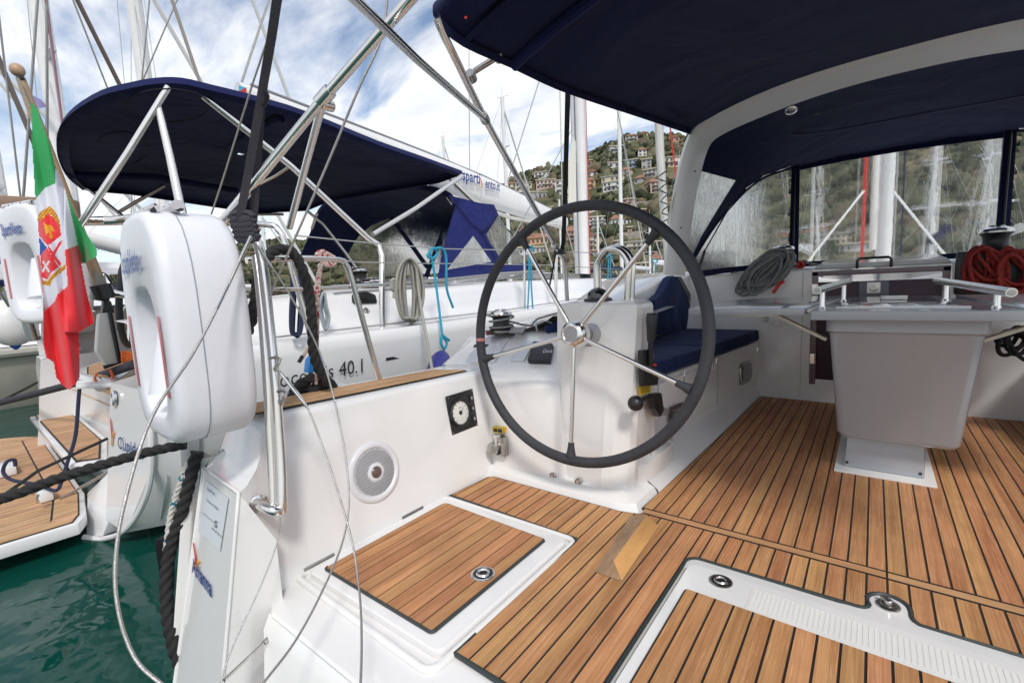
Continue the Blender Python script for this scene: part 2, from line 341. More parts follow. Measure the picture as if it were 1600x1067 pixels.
# locker well aft face: slopes down to the stern platform
b = B(); b.loft([[V(-1.52, .605, -.02), V(3, .605, -.02)], [V(-1.50, .575, -.05), V(3, .575, -.05)], [V(-1.47, .50, -.7), V(3, .50, -.7)]], closed=False)
b.put('transom_step', GEL, Y, ang=80)
def caulkbed(poly, z, name='caulking', e=.006):
    return B().prism([V(x, y, z - .012) for x, y in poly], (0, 0, .0105)).put(name, CAULK, Y)
def shrink(po, d):
    n = len(po); A = sum(po[i][0] * po[(i + 1) % n][1] - po[(i + 1) % n][0] * po[i][1] for i in range(n)); s = 1 if A > 0 else -1; out = []
    for i in range(n):
        p0, p1, p2 = Vector(po[i - 1]), Vector(po[i]), Vector(po[(i + 1) % n])
        a = (p1 - p0).normalized(); c = (p2 - p1).normalized(); na = Vector((-a.y, a.x)) * s; nc = Vector((-c.y, c.x)) * s
        m = (na + nc); m = m / max(.3, m.dot(na)) if m.length > 1e-4 else na
        q = p1 + m * d; out.append((q.x, q.y))
    return out
# teak areas of the sole
def rc(cx, cy, r, a0, a1, n=5): return [(cx + r * math.cos(R(a0 + (a1 - a0) * i / n)), cy + r * math.sin(R(a0 + (a1 - a0) * i / n))) for i in range(n + 1)]
front = [(-.775, 1.880), (1.25, 1.880), (1.25, 3.0), (.86, 4.20), (-.705, 4.20), (-.70, 4.0), (-.745, 2.6)]
aftB = [(-.883, .812), (-.4975, .812), (-.4975, 1.575)] + rc(-.452, 1.580, .045, 180, 90) + [(-.05, 1.632)] + rc(-.005, 1.662, .03, -90, 0, 3) + rc(.069, 1.690, .052, 180, 0, 8)[0:] + rc(.151, 1.660, .03, 180, 270, 3) + [(1.25, 1.640), (1.25, 1.833), (-.75, 1.833), (-.775, 1.818), (-.845, 1.800)]
aft = aftB + [(-1.56, 1.800), (-1.585, 1.775), (-1.600, 1.515), (-.895, 1.505), (-.884, 1.492)]
for po in (front, aft, [(-.75, 1.836), (1.25, 1.836), (1.25, 1.877), (-.765, 1.877)]): caulkbed(po, 0)
planks(Y, shrink(front, .004), SEAM, PIT, 0, TEAK)
planks(Y, shrink(aft, .006), SEAM, PIT, 0, TEAK, moved={-11: -.5005})
# king plank across, in two lengths
for a, c in ((-.76, SEAM - .003), (SEAM + .003, 1.25)): B().prism([V(a, 1.840, -.006), V(c, 1.840, -.006), V(c, 1.873, -.006), V(a, 1.873, -.006)], (0, 0, .006)).put('plank', TEAKX, Y)
# dark rubber edge round the teak of the aft part
def edge(pts, w=.011): return B().tube([V(x, y, -.004) for x, y in pts], w / 2, seg=6).put('edge_strip', EDGE, Y, recalc=False)
edge([(-1.606, 1.512), (-1.0, 1.505), (-.90, 1.503)] + rc(-.895, 1.487, .014, 90, -20, 4) + [(-.888, 1.2)])
edge([(-.885, .9), (-.883, .812), (-.6, .808), (-.4975, .808)], .014)
edge(aftB[2:2 + 6] + aftB[8:9] + aftB[9:9 + 4] + aftB[13:13 + 9] + aftB[22:26] + [(1.25, 1.636)], .012)
edge([(-.4945, .812), (-.4945, 1.575)], .010)
# ---- liferaft locker hatch (port aft)
H = B(); H.prism([V(x, y, -.02) for x, y in rc(-1.555, .805, .03, 180, 270) + rc(-.935, .805, .03, 270, 360) + rc(-.935, 1.435, .03, 0, 90) + rc(-1.555, 1.435, .03, 90, 180)], (0, 0, .032))
hatch = H.put('locker_hatch', GEL, Y, bevel=.011, bseg=3)
tk = [(-1.540, .825), (-.985, .823), (-.975, 1.395), (-1.525, 1.407)]
tk = rc(-1.525, .826, .012, 180, 270, 3) + rc(-.985, .826, .012, 270, 360, 3) + rc(-.985, 1.397, .012, 0, 90, 3) + rc(-1.515, 1.397, .022, 90, 180, 3)
B().prism([V(x, y, .0122) for x, y in tk], (0, 0, .0045)).put('caulking', CAULK, hatch)
planks(hatch, shrink(tk, .005), -1.5025, PIT, .0195, TEAK, gap=.0052)
B().tube([V(x, y, .0148) for x, y in tk[0:9]], .0055, seg=6).put('edge_strip', EDGE, hatch, recalc=False)
# gutter around the hatch: recessed groove ring and raised lip
g = B(); o_ = [(-1.607, .757), (-.887, .757), (-.887, 1.490), (-1.607, 1.490)]
g.tube([V(x, y, -.008) for x, y in rc(-1.575, .775, .03, 180, 270, 4) + rc(-.925, .765, .035, 270, 360, 4) + rc(-.925, 1.46, .035, 0, 90, 4) + rc(-1.575, 1.46, .03, 90, 180, 4)], .0125, seg=8, closed=True); g.put('gutter_lip', GEL, Y, recalc=False, ang=70)
for yy, ln in ((.83, .12), (1.28, .12)):
    h = B(); h.box((-1.606, yy, .006), (.012, ln, .008)); h.tube([V(-1.600, yy - ln / 2, .012), V(-1.600, yy + ln / 2, .012)], .005, seg=8); h.put('hinge', STEELD, Y)
def pull(parent, c, r, mat, up=V(0, 0, 1), dark=BLK):
    c = Vector(c)
    B().lathe([(r, 0), (r, .0025), (r * .93, .0042), (r * .80, .0042), (r * .78, .001)], c, up, 28).put('lift_ring', mat, parent, ang=50)
    q = B(); q.lathe([(r * .79, .0012), (r * .79, .0018)], c, up, 24); q.put('recess', dark, parent)
    q = B(); q.tube([c + V(r * .48 * math.cos(a), r * .48 * math.sin(a), .0045) for a in [i * math.pi / 8 for i in range(16)]], r * .13, seg=6, closed=True); q.lathe([(r * .2, .001), (r * .2, .006), (r * .14, .0075)], c + V(r * .5, -r * .2, 0), up, 10); q.lathe([(r * .16, .001), (r * .16, .006)], c + V(-.2 * r, .5 * r, 0), up, 10); q.put('pull_handle', mat, parent, recalc=False)
pull(hatch, (-1.028, 1.102, .0195), .042, STEEL)
# ---- centre hatch (recess with nonskid lid, foreground right)
b = B()
ring_o = rc(-.452, 1.580, .042, 180, 90) + [(-.05, 1.624)] + rc(-.002, 1.665, .03, -90, 0, 3)[:0] + [(-.01, 1.632), (.018, 1.655)] + rc(.069, 1.690, .046, 160, 20, 8) + [(.120, 1.655), (.148, 1.632), (1.25, 1.632), (1.25, .5), (-.492, .5)]
b.prism([V(x, y, -.0125) for x, y in ring_o], (0, 0, .008)); b.put('hatch_rim', GEL, Y, bevel=.003)
lid = B(); lp = rc(-.455, 1.552, .022, 180, 90, 4) + [(1.25, 1.585), (1.25, .52), (-.477, .52)]
lp = [(-.477, .52)] + rc(-.447, 1.545, .030, 180, 90, 5) + [(1.25, 1.580), (1.25, .52)]
LID = B().prism([V(x, y, -.005) for x, y in lp], (0, 0, .010)).put('centre_hatch_lid', GEL, Y, bevel=.006, bseg=3)
B().tube([V(-.484, .52, -.002)] + [V(x, y, -.002) for x, y in [(-.484, 1.54)]], .0045, seg=6).put('groove', pm('groove_grey', (.42, .41, .38), .6), LID)  # mid-grey line along the port edge of the lid
ct = [(-.444, .55)] + rc(-.433, 1.407, .011, 180, 90, 3) + [(1.25, 1.42), (1.25, .55)]
B().prism([V(x, y, .0052) for x, y in ct], (0, 0, .0045)).put('caulking', CAULK, LID)
planks(LID, shrink(ct, .004), -.405, PIT, .0125, TEAK)
# nonskid panel with moulded ribs
B().prism([V(-.27, 1.428, .0052), V(1.24, 1.436, .0052), V(1.24, 1.552, .0052), V(-.27, 1.540, .0052)], (0, 0, .0012)).put('nonskid_panel', GELN, LID)
n_ = B()
for i in range(118):
    x = -.262 + i * .0125
    n_.box((x, 1.489 + (x * .006), .0068), (.0040, .094, .0011))
tag(n_.put('nonskid_ribs', GELN, LID), kind='stuff')
pull(LID, (-.362, 1.520, .0055), .036, STEELD)
r_ = B(); r_.lathe([(.030, -.002), (.030, .003), (.024, .006), (.016, .006), (.015, .002)], V(.069, 1.685, -.004), (0, 0, 1), 24); r_.lathe([(.012, 0), (.012, .014), (.009, .017)], V(.069, 1.688, -.002), (0, 0, 1), 16); r_.box((.060, 1.700, .010), (.020, .012, .008)); r_.put('padeye', STEELD, Y, ang=50)
# ---- port coaming: inner wall, rounded top, aft quarter
def coam(y):        # cross-section of the coaming at y, going from sole up and over to the hull side
    k = min(1, max(0, (y - .6) / 1.2)); zt = .572 - .038 * k
    return [(-1.600, -.02), (-1.604, .02), (-1.622, .10), (-1.668, .36), (-1.708, zt - .03), (-1.722, zt - .008), (-1.745, zt), (-2.02, zt + .006), (-2.06, zt - .005), (-2.085, zt - .05), (-2.10, .1), (-2.06, -.8)]
b = B(); rows = [[V(x, y, z) for x, z in coam(y)] for y in (.80, 1.0, 1.3, 1.6, 1.85, 2.4)]
b.loft(rows, closed=False); b.put('coaming', GEL, Y, ang=40)
# quarter: from the coaming end to the sloping transom face
ti = [P(373, 770, x=-1.585), None, P(346, 1085, x=-1.54)]; ti[1] = ti[0].lerp(ti[2], .5)      # inboard corner line
to = [P(318, 731, x=-1.93)]
TN = (ti[2] - ti[0]).cross(to[0] - ti[0]).normalized()
def onface(px, py, off=0):
    d = P(px, py, d=1) - V(0, 0, 1); q = V(0, 0, 1) + d * ((ti[0] - V(0, 0, 1)).dot(TN) / d.dot(TN)); return q + (TN if TN.dot(V(0, 0, 1) - q) > 0 else -TN) * off
to.append(onface(295, 905)); to.append(onface(270, 1085))
def tiz(z): k = (ti[0].z - z) / (ti[0].z - ti[2].z); return ti[0].lerp(ti[2], k)
cs = [V(x, .80, z) for x, z in coam(.80)]
er = [tiz(-.06), tiz(-.02), tiz(.06), tiz(.20), tiz(.33), ti[0], ti[0].lerp(to[0], .08), ti[0].lerp(to[0], .92), to[0] + V(-.05, .03, -.005), to[0] + V(-.09, .05, -.04), V(-2.095, .64, .05), V(-2.06, .62, -.8)]
qr = [er]
for t_, e_ in ((.12, .05), (.35, .26), (.62, .66), (.85, .93)): qr.append([V(a.x + (c.x - a.x) * e_, a.y + (c.y - a.y) * t_, a.z + (c.z - a.z) * e_) for a, c in zip(er, cs)])
q = B(); q.loft(qr + [cs], closed=False); q.put('quarter', GEL, Y, ang=50)
B().tube([ti[2], ti[1], ti[0], to[0], to[1], to[2]], .006, seg=8).put('quarter_edge', GEL, Y, recalc=False, ang=80)
q = B(); q.loft([[tiz(-.06), tiz(-.4), ti[2]], [V(-1.58, .66, -.02), V(-1.56, .63, -.4), V(-1.54, .6, -.75)], [V(-1.60, .80, -.02), V(-1.58, .70, -.4), V(-1.56, .66, -.75)]], closed=False); q.put('quarter_side', GEL, Y, ang=80)
q = B(); lo_ = lambda l: l + [l[0].lerp(l[2], 1.75)]
q.loft([lo_(ti), lo_(to)], closed=False); q.loft([lo_(to), [p + V(-.12, .06, -.01) for p in lo_(to)], [V(-2.09, .66, .2), V(-2.09, .66, 0), V(-2.07, .66, -.5), V(-2.07, .66, -.9)]], closed=False)
q.loft([lo_(ti), [V(-1.54, .66, .2), V(-1.54, .66, 0), V(-1.54, .66, -.5), V(-1.54, .66, -.9)]], closed=False)
q.put('transom_face', GEL, Y, ang=50)
B().prism([P(288, 722, x=-2.0), P(304, 728, x=-2.0), P(288, 1030, x=-1.97), P(268, 1012, x=-1.97)], (-.03, .03, 0)).put('rubbing_strake', GEL, Y, bevel=.006)
B().prism([P(240, 845, x=-2.12), P(262, 840, x=-2.12), P(262, 930, x=-2.12), P(250, 905, x=-2.12)], (-.02, .03, 0)).put('rubber_pad', BLK, Y, bevel=.004)
# teak cap on the coaming
c0, c1 = P(480, 650, z=.575), P(723, 583, z=.545); d0, d1 = P(480, 633, z=.575), P(672, 582, z=.545)
def capm(u, v, h=0): # u along 0..1, v across 0..1
    a = V(-1.770, .74 + u * 1.12, .578 - u * .037 + h); w = .165; return a + V(-w * v, 0, .002 * v)
B().prism([capm(0, 0, -.004), capm(1.0, 0, -.004), capm(.92, 1, -.004), capm(0, 1, -.004)], (0, 0, .005)).put('caulking', CAULK, Y)
for i in range(5):
    v0, v1 = i / 5 + .02, (i + 1) / 5 - .02; e0_, e1_ = .993 - .08 * v0, .993 - .08 * v1
    B().prism([capm(0, v0), capm(e0_, v0), capm(e1_, v1), capm(0, v1)], (0, 0, .006)).put('plank', TEAKL, Y)
# ---- helm console: shelf and tower
def ring(pts): return [Vector(p) for p in pts]
b = B(); b.loft([[V(-1.62, 1.795, -.02), V(-.90, 1.80, -.02), V(-.85, 1.803, -.02), V(-.775, 1.845, -.02), V(-.765, 2.4, -.02)], [V(-1.615, 1.810, .020), V(-.90, 1.815, .020), V(-.862, 1.820, .020), V(-.795, 1.862, .020), V(-.785, 2.4, .020)], [V(-1.62, 1.850, .042), V(-.93, 1.855, .042), V(-.89, 1.86, .042), V(-.845, 1.91, .042), V(-.84, 2.4, .042)], [V(-1.63, 1.95, .046), V(-1.0, 1.95, .046), V(-.95, 1.95, .046), V(-.9, 1.99, .046), V(-.9, 2.4, .046)]], closed=False)
b.put('console_plinth', GEL, Y, ang=25)
B().prism([V(-1.2, 1.99, 0), V(-.885, 1.97, 0), V(-.825, 2.05, 0), V(-.81, 2.12, 0), V(-.81, 2.4, 0), V(-1.2, 2.4, 0)], (0, 0, .13)).put('console_foot', GEL, Y, bevel=.01)
b = B(); b.loft([[V(-1.60, 1.845, .03), V(-1.25, 1.86, .03), V(-1.0, 2.0, .03)], [V(-1.63, 1.86, .12), V(-1.25, 1.875, .12), V(-1.0, 2.0, .12)], [V(-1.70, 1.895, .33), V(-1.25, 1.90, .33), V(-1.0, 2.02, .33)], [V(-1.76, 1.925, .45), V(-1.255, 1.925, .45), V(-1.0, 2.03, .45)], [V(-1.80, 1.94, .488), V(-1.26, 1.935, .485), V(-1.0, 2.03, .485)], [V(-1.84, 1.965, .503), V(-1.262, 1.955, .500), V(-1.0, 2.04, .500)], [V(-1.86, 2.0, .506), V(-1.265, 2.0, .506), V(-1.0, 2.06, .506)]], closed=False)
b.put('console_face', GEL, Y, ang=60)
# shelf top slopes gently up going forward
b = B(); b.loft([[V(-2.085, y, zo - .05), V(-2.07, y, zo - .006), V(-2.04, y, zo), V(-1.9, y, z), V(-1.2, y, z)] for y, z, zo in ((1.962, .500, .54), (2.0, .512, .56), (2.1, .569, .60), (2.2, .629, .65), (2.30, .683, .692), (2.36, .70, .70), (2.6, .715, .715), (3.0, .745, .745), (3.6, .78, .78))], closed=False); b.put('console_shelf', GEL, Y, ang=60)
b = B(); b.loft([[V(-2.085, y, z - .05), V(-2.10, y, .1), V(-2.06, y, -.8)] for y, z in ((1.85, .535), (2.0, .56), (2.3, .69), (3.0, .745), (3.6, .78))], closed=False); b.put('topside', GEL, Y, ang=60)
def SP(px, py, up=0):
    "point of the sloping port shelf"
    n = V(0, -(.683 - .512), .30).normalized(); a = V(-1.6, 2.0, .512 + up); d = P(px, py, d=1) - V(0, 0, 1); t = (a - V(0, 0, 1)).dot(n) / d.dot(n); return V(0, 0, 1) + d * t
SN = V(0, -.171, .30).normalized()
def tower(z):
    k = z / .9
    return [V(-1.255 + .02 * k, 1.95 + .02 * k, z), V(-1.215 + .02 * k, 1.905 + .05 * k, z), V(-.975 + .03 * k, 1.872 + .09 * k, z), V(-.935 + .04 * k, 1.882 + .095 * k, z), V(-.872 + .035 * k, 1.93 + .08 * k, z), V(-.852 + .028 * k, 1.97 + .075 * k, z), V(-.845 + .018 * k, 2.22 - .05 * k, z), V(-1.255, 2.22 - .05 * k, z)]
def inn(r, d, dz):
    c = sum(r, Vector()) / len(r); return [p + (c - p).normalized() * d + V(0, 0, dz) for p in r]
tw = B(); tw.loft([tower(.03), tower(.3), tower(.6), tower(.87), inn(tower(.87), .006, .016), inn(tower(.87), .022, .028), inn(tower(.87), .05, .033)])
TOW = tw.put('helm_console', GEL, Y, ang=18)
# seat base running forward, with plinth and lockers
def seatx(y): return -.93 + (y - 2.3) * .112
b = B(); rows = []
for y in (2.06, 2.2, 2.34, 2.9, 3.5, 4.0, 4.24):
    x = seatx(y) if y > 2.3 else -.865 + (y - 1.9) * -.1; e = -.765 + (y - 1.84) * .027 if y > 1.9 else -.78
    rows.append([V(e, y, -.02), V(e - .012, y, .012), V(min(x + .015, e - .04), y, .085), V(min(x, e - .045), y, .12), V(x, y, .43), V(x - .01, y, .452), V(x - .03, y, .458), V(-1.42, y, .462)])
b.loft(rows, closed=False); b.put('port_seat_base', GEL, Y, ang=40)
sm = B(); rows = [[mir(q) for q in r] for r in rows]; sm.loft(rows, closed=False); sm.put('starboard_seat_base', GEL, Y, ang=40)
for y0, y1 in ((2.45, 2.98), ):
    pa = [V(seatx(y0) + .004, y0, .43), V(seatx(y1) + .004, y1, .43), V(seatx(y1) + .004, y1, .24), V(seatx(y0) + .004, y0, .24)]
    B().prism(pa, (.006, 0, 0)).put('locker_door', GEL, Y, bevel=.003)
# little round-cornered port light near the bulkhead
def rr4(cx, cz, w, h, r, n=4):
    out = []
    for sx, sz, a in ((1, -1, -90), (1, 1, 0), (-1, 1, 90), (-1, -1, 180)):
        for i in range(n + 1):
            t = R(a + 90 * i / n); out.append((cx + sx * (w / 2 - r) + r * math.cos(t), cz + sz * (h / 2 - r) + r * math.sin(t)))
    return out
pc = P(1174, 572, x=-.775); yy = 3.86
def onseat(u, v, off): y = yy + u; return V(seatx(y) + off, y, .255 + v)
PL = B().prism([onseat(u, v, .002) for u, v in rr4(0, 0, .26, .17, .05)], (.008, 0, 0)).put('port_light', STEELD, Y, bevel=.003)
B().prism([onseat(u, v, .011) for u, v in rr4(0, 0, .185, .115, .03)], (.004, 0, 0)).put('pane', pm('dark_glass', (.03, .03, .035), .05, coat=1), PL)
for y in (2.75, 3.16, 3.24, 4.12):
    k = B(); k.box((seatx(y) + .008, y, .40), (.008, .02, .035)); k.tube([V(seatx(y) + .014, y - .006, .42), V(seatx(y) + .018, y, .455), V(seatx(y) + .014, y + .006, .42)], .002, seg=5); k.put('cushion_clip', STEEL, Y)
# coaming behind the port seat: slopes up to the coachroof
b = B()
rows = []
for y, xi, zt, xo in ((2.34, -1.33, .80, -1.50), (2.7, -1.34, .84, -1.60), (3.2, -1.36, .90, -1.75), (3.7, -1.34, .99, -1.85), (4.24, -1.28, 1.04, -1.9), (4.9, -1.22, 1.05, -1.9)):
    rows.append([V(xi + .03, y, .45), V(xi, y, zt - .03), V(xi - .012, y, zt - .008), V(xi - .035, y, zt), V(xo, y, zt + .005), V(xo - .04, y, zt - .02), V(-2.08, y, .60), V(-2.1, y, .1), V(-2.06, y, -.8)])
b.loft(rows, closed=False); b.put('port_cabin_coaming', GEL, Y, ang=45)
b = B(); b.loft([[mir(q) for q in r] for r in rows], closed=False); b.put('starboard_cabin_coaming', GEL, Y, ang=45)
# starboard sides (outside the frame but real): coaming and hull
b = B(); b.loft([[V(2 * CL + 1.62, y, -.02), V(2 * CL + 1.70, y, .54), V(2 * CL + 2.05, y, .55), V(2 * CL + 2.1, y, .1), V(2 * CL + 2.06, y, -.8)] for y in (-.2, 1, 2, 3)], closed=False); b.put('starboard_coaming', GEL, Y)
# bulkhead with companionway
bx = (-.375, .375)
b = B(); yb = 4.22
def wall(x0, x1, z0, z1, y=yb): b.prism([V(x0, y, z0), V(x1, y, z0), V(x1, y, z1), V(x0, y, z1)], (0, .06, 0))
wall(-1.45, bx[0], -.02, 1.005); wall(bx[1] + .03, 1.6, -.02, 1.005); wall(bx[0], bx[1] + .03, -.02, .17)
b.put('bulkhead', GEL, Y)
B().loft([[V(-1.5, 4.21, 1.004), V(1.64, 4.21, 1.004)], [V(-1.5, 4.24, 1.02), V(1.64, 4.24, 1.02)], [V(-1.45, 5.0, 1.05), V(1.6, 5.0, 1.05)], [V(-1.3, 8.5, 1.02), V(1.4, 8.5, 1.02)], [V(-.4, 12, .75), V(.5, 12, .75)]], closed=False).put('coachroof', GEL, Y, ang=50)
CW = B().box((.013, 4.235, .54), (.70, .02, .74)).put('companionway_door', ACR, Y, bevel=.006)
fr = B()
for x in (-.352, .378): fr.box((x, 4.226, .56), (.04, .03, .86))
fr.box((.013, 4.226, .975), (.77, .03, .035)); fr.put('door_frame', pm('frame_mauve', (.19, .13, .15), .25), CW, bevel=.004)
fr = B(); fr.box((0, 4.222, .80), (.17, .012, .22)); fr.put('lock_plate', pm('lock_grey', (.10, .10, .13), .3), CW, bevel=.004)
fr = B(); fr.lathe([(.032, 0), (.032, .006), (.02, .008), (.018, .004), (.006, .004)], (0, 4.216, .86), (0, -1, 0), 18); fr.box((0, 4.212, .86), (.075, .006, .075)); fr.put('door_lock', STEELD, CW)
for z in (.86, .33):
    fr = B(); fr.box((-.352, 4.208, z), (.034, .008, .075)); fr.tube([V(-.335, 4.204, z - .035), V(-.335, 4.204, z + .035)], .006, seg=8); fr.put('hinge', STEEL, CW)
gz = B(); gz.tube([V(-.10, 4.20, 1.0), V(-.10, 4.19, 1.055), V(-.085, 4.19, 1.07), V(.075, 4.19, 1.07), V(.09, 4.19, 1.055), V(.09, 4.20, 1.0)], .009, seg=8); gz.put('hatch_handle', BLK, Y)
B().loft([[V(-.36, 4.205, 1.012), V(.40, 4.205, 1.012), V(.40, 4.9, 1.06), V(-.36, 4.9, 1.06)], [V(-.34, 4.23, 1.04), V(.38, 4.23, 1.04), V(.38, 4.9, 1.085), V(-.34, 4.9, 1.085)]]).put('sliding_hatch', GEL, Y, bevel=.006)
for x in (.30,): B().prism([P(1440, 412, y=4.4), P(1470, 410, y=4.4), P(1478, 406, y=4.5), P(1450, 406, y=4.5)], (0, 0, .008)).put('rope_clutch_lever', STEELD, Y)
# hull below deck, forward part
b = B()
hr = []
for y, w, z in ((.66, 1.96, .1), (3, 2.12, .3), (6, 2.05, .55), (9, 1.6, .75), (11.5, .7, .9), (12.8, .03, 1.0)):
    hr.append([V(CL - w, y, z), V(CL - w * .97, y, -.3), V(CL - w * .85, y, -.9), V(CL + w * .85, y, -.9), V(CL + w * .97, y, -.3), V(CL + w, y, z)])
b.loft(hr, closed=False); b.put('hull', GEL, Y, ang=60)
b = B(); b.loft([[V(-1.9, 3.3, .60), V(-2.08, 3.3, .58)], [V(-1.9, 5, .66), V(-1.98, 5, .6)], [V(-1.2, 9, .8), V(-1.5, 9, .75)], [V(CL, 12.8, 1.0), V(CL - .01, 12.8, 1.0)]], closed=False); b.put('port_side_deck', GEL, Y)
# ---- mainsheet arch
ARCH = []
def arch_line(sx, off=0):
    pts = [(-1.19, 1.02), (-1.155, 1.25), (-1.10, 1.55), (-1.04, 1.78), (-.99, 1.90), (-.93, 1.965), (-.84, 2.005), (-.70, 2.04), (-.45, 2.085), (-.2, 2.112), (CL, 2.12)]
    return pts
al = arch_line(0); pts3 = [V(x, 3.46 - .10 * (z - 1), z) for x, z in al]; pts3 += [mir(p) for p in pts3[:-1]][::-1]
pts3 = spline(pts3, 3)
b = B(); rings = []
for i, p in enumerate(pts3):
    a = pts3[max(0, i - 1)]; c = pts3[min(len(pts3) - 1, i + 1)]; t = (c - a).normalized(); nrm = V(0, -1, 0); s = nrm.cross(t).normalized()  # s points outward/up side
    cen = V(CL, 3.4, 1.2); s = s if s.dot(p - cen) > 0 else -s
    w = .105; h = .10
    prof = [(-w, -.0), (-w * .92, .018), (-w * .4, .03), (w * .7, .03), (w, .02), (w, -.02), (w * .55, -h + .012), (w * .35, -h), (-w * .55, -h * .62), (-w * .9, -.03)]
    rings.append([p + V(0, u, 0) + s * v for u, v in prof])
b.loft(rings); b.put('mainsheet_arch', GEL, Y, ang=38)
pe = B(); pe.lathe([(.032, 0), (.034, .006), (.022, .014), (.012, .016)], P(1236, 172, y=3.42), (.1, -.5, -1), 16); pe.put('arch_light', STEEL, Y)
for s in (0,):
    hb = [P(1062, 268, y=3.3), P(1058, 285, y=3.3), P(1046, 335, y=3.3), P(1043, 350, y=3.3)]
    B().tube(hb, .006, seg=6).put('arch_latch', STEELD, Y)
for px, py in ((1071, 237), (1064, 356), (1086, 268)): B().lathe([(.006, 0), (.006, .003)], P(px, py, y=3.35), (.2, -1, 0), 8).put('screw', BLK, Y)
# own mast on the coachroof with halyards
MT = B(); MT.lathe([(.075, 0), (.075, 16)], (.07, 6.9, 1.0), (0, 0, 1), 20); MT.put('mast', MASTM, Y)
mt = B(); mt.tube([V(-.03, 6.72, 1.2), V(-.03, 6.75, 12)], .035, seg=10); mt.put('furled_mainsail_edge', pm('sailcloth', (.7, .68, .64), .8), Y)
for (x, m, r) in ((-.125, RED, .018), (.16, WIRE, .008), (.22, NAVY, .008), (-.19, WIRE, .006)): B().tube([V(x, 6.7, 1.1), V(x * .8, 6.75, 9)], r, seg=6).put('halyard', m, Y)
for s in (-1, 1): B().tube([P(1348 if s < 0 else 1396, 300, y=6.6), P(1262 if s < 0 else 1485, 408, y=5.9)], .012, seg=6).put('lazyjack', pm('white_line', (.75, .75, .73), .7), Y)
# ------------------------------------------------------------------ steering wheel
KW = .57 / .46
wc = V(-.8495 * KW, 1.474 * KW, 1 - .188 * KW); wn = V(0, -math.cos(R(7.1)), math.sin(R(7.1))); wu = V(1, 0, 0); wv = V(0, math.sin(R(7.1)), math.cos(R(7.1)))
def wp(a, r, o=0): return wc + (wu * (r * math.cos(a)) + wv * (r * math.sin(a)) + wn * o) * KW
def wang(px, py):
    d = P(px, py, d=1) - V(0, 0, 1); t = (wc - V(0, 0, 1)).dot(wn) / d.dot(wn); q = V(0, 0, 1) + d * t - wc
    return math.atan2(q.dot(wv), q.dot(wu))
b = B(); b.tube([wp(2 * math.pi * i / 96, .46) for i in range(96)], .0190 * KW, seg=16, closed=True); WH = b.put('steering_wheel', LEATH, Y, recalc=False, ang=80); WH['label'] = 'large leather-wrapped steering wheel with five polished spokes'
b = B()
for i in range(420):
    a = 2 * math.pi * i / 420; b.tube([wp(a, .4428, .006), wp(a + .007, .4448, .013)], .0013, seg=4)
tag(b.put('stitching', pm('stitch_grey', (.09, .09, .10), .8), WH, recalc=False), kind='stuff')
b = B(); a0 = wang(752, 531); b.tube([wp(a0 + d, .46) for d in (-.014, 0, .014)], .0197 * KW, seg=14, cap=True); b.put('tape_band', pm('faded_red_tape', (.55, .22, .20), .7), WH, recalc=False)
for px, py in ((818, 378), (1016, 375), (1078, 608), (892, 712), (752, 562)):
    a = wang(px, py); b = B(); b.tube([wp(a, .045, .010), wp(a, .2, .006), wp(a, .405, .001)], .0084 * KW, seg=12); b.put('spoke', STEEL, WH, recalc=False, ang=60)
    b = B(); b.tube([wp(a, .395, .001), wp(a, .41, .001), wp(a, .425, 0), wp(a, .445, 0)], lambda t: (.0115 + .008 * t * t) * KW, seg=12); b.put('spoke_socket', LEATH, WH, recalc=False)
b = B(); b.lathe([(r_ * KW, h_ * KW) for r_, h_ in [(.036, -.045), (.046, -.03), (.049, -.005), (.049, .018), (.045, .030), (.034, .040), (.030, .041), (.028, .039), (.001, .039)]], wc, wn, 32); b.put('hub', STEEL, WH, ang=30, recalc=True)
b = B(); b.tube([wc - wn * .03, wc - wn * .13], .030, seg=16); b.put('shaft', STEELD, WH, recalc=False)
b = B(); pc_ = P(925, 522, y=1.955); b.lathe([(.082, 0), (.082, .010), (.076, .016), (.05, .018), (.046, .03), (.03, .034)], pc_ + V(0, .012, 0), (0, -1, .1), 32); b.put('bearing_plate', pm('grey_bearing', (.42, .42, .44), .45), Y, ang=40)
# ------------------------------------------------------------------ fittings on the helm console
S = T('steering_compass', 'black domed steering compass on top of the helm console', 'compass', P(934, 462, y=2.14))
cc0 = V(*P(934, 462, y=2.05)); cc0.z = .903
B().lathe([(.068, 0), (.068, .010), (.058, .016)], cc0, (0, 0, 1), 28).put('base', BLK, S)
B().lathe([(.052, .014)] + [(.052 * math.cos(R(a)), .018 + .048 * math.sin(R(a))) for a in range(0, 90, 12)], cc0, (0, 0, 1), 28).put('dome', pm('compass_dome', (.012, .012, .014), .04, coat=1), S, ang=70)
gr = T('grab_rail', 'stainless double hoop grab rail behind the helm console compass', 'grab rail', P(957, 460, y=2.32))
for dx, dy, tp in ((0, 2.09, 0), (10, 2.13, 6)):
    b = B(); pts = [P(933 + dx * .3, 466, y=dy), P(932 + dx * .3, 420, y=dy), P(936 + dx * .3, 404 - tp * .3, y=dy), P(946 + dx * .5, 392 - tp * .3, y=dy), P(957 + dx * .5, 389 - tp * .3, y=dy), P(970 + dx * .6, 393 - tp * .3, y=dy), P(979 + dx * .6, 405 - tp * .3, y=dy), P(982 + dx * .6, 420, y=dy), P(980 + dx * .6, 468, y=dy)]
    b.tube(pts, .0155, seg=12, sm=4); b.put('hoop', STEEL, gr, recalc=False, ang=70)
eng = T('throttle_lever', 'black engine throttle lever with red button on the console side', 'throttle', P(1012, 560, x=-.83))
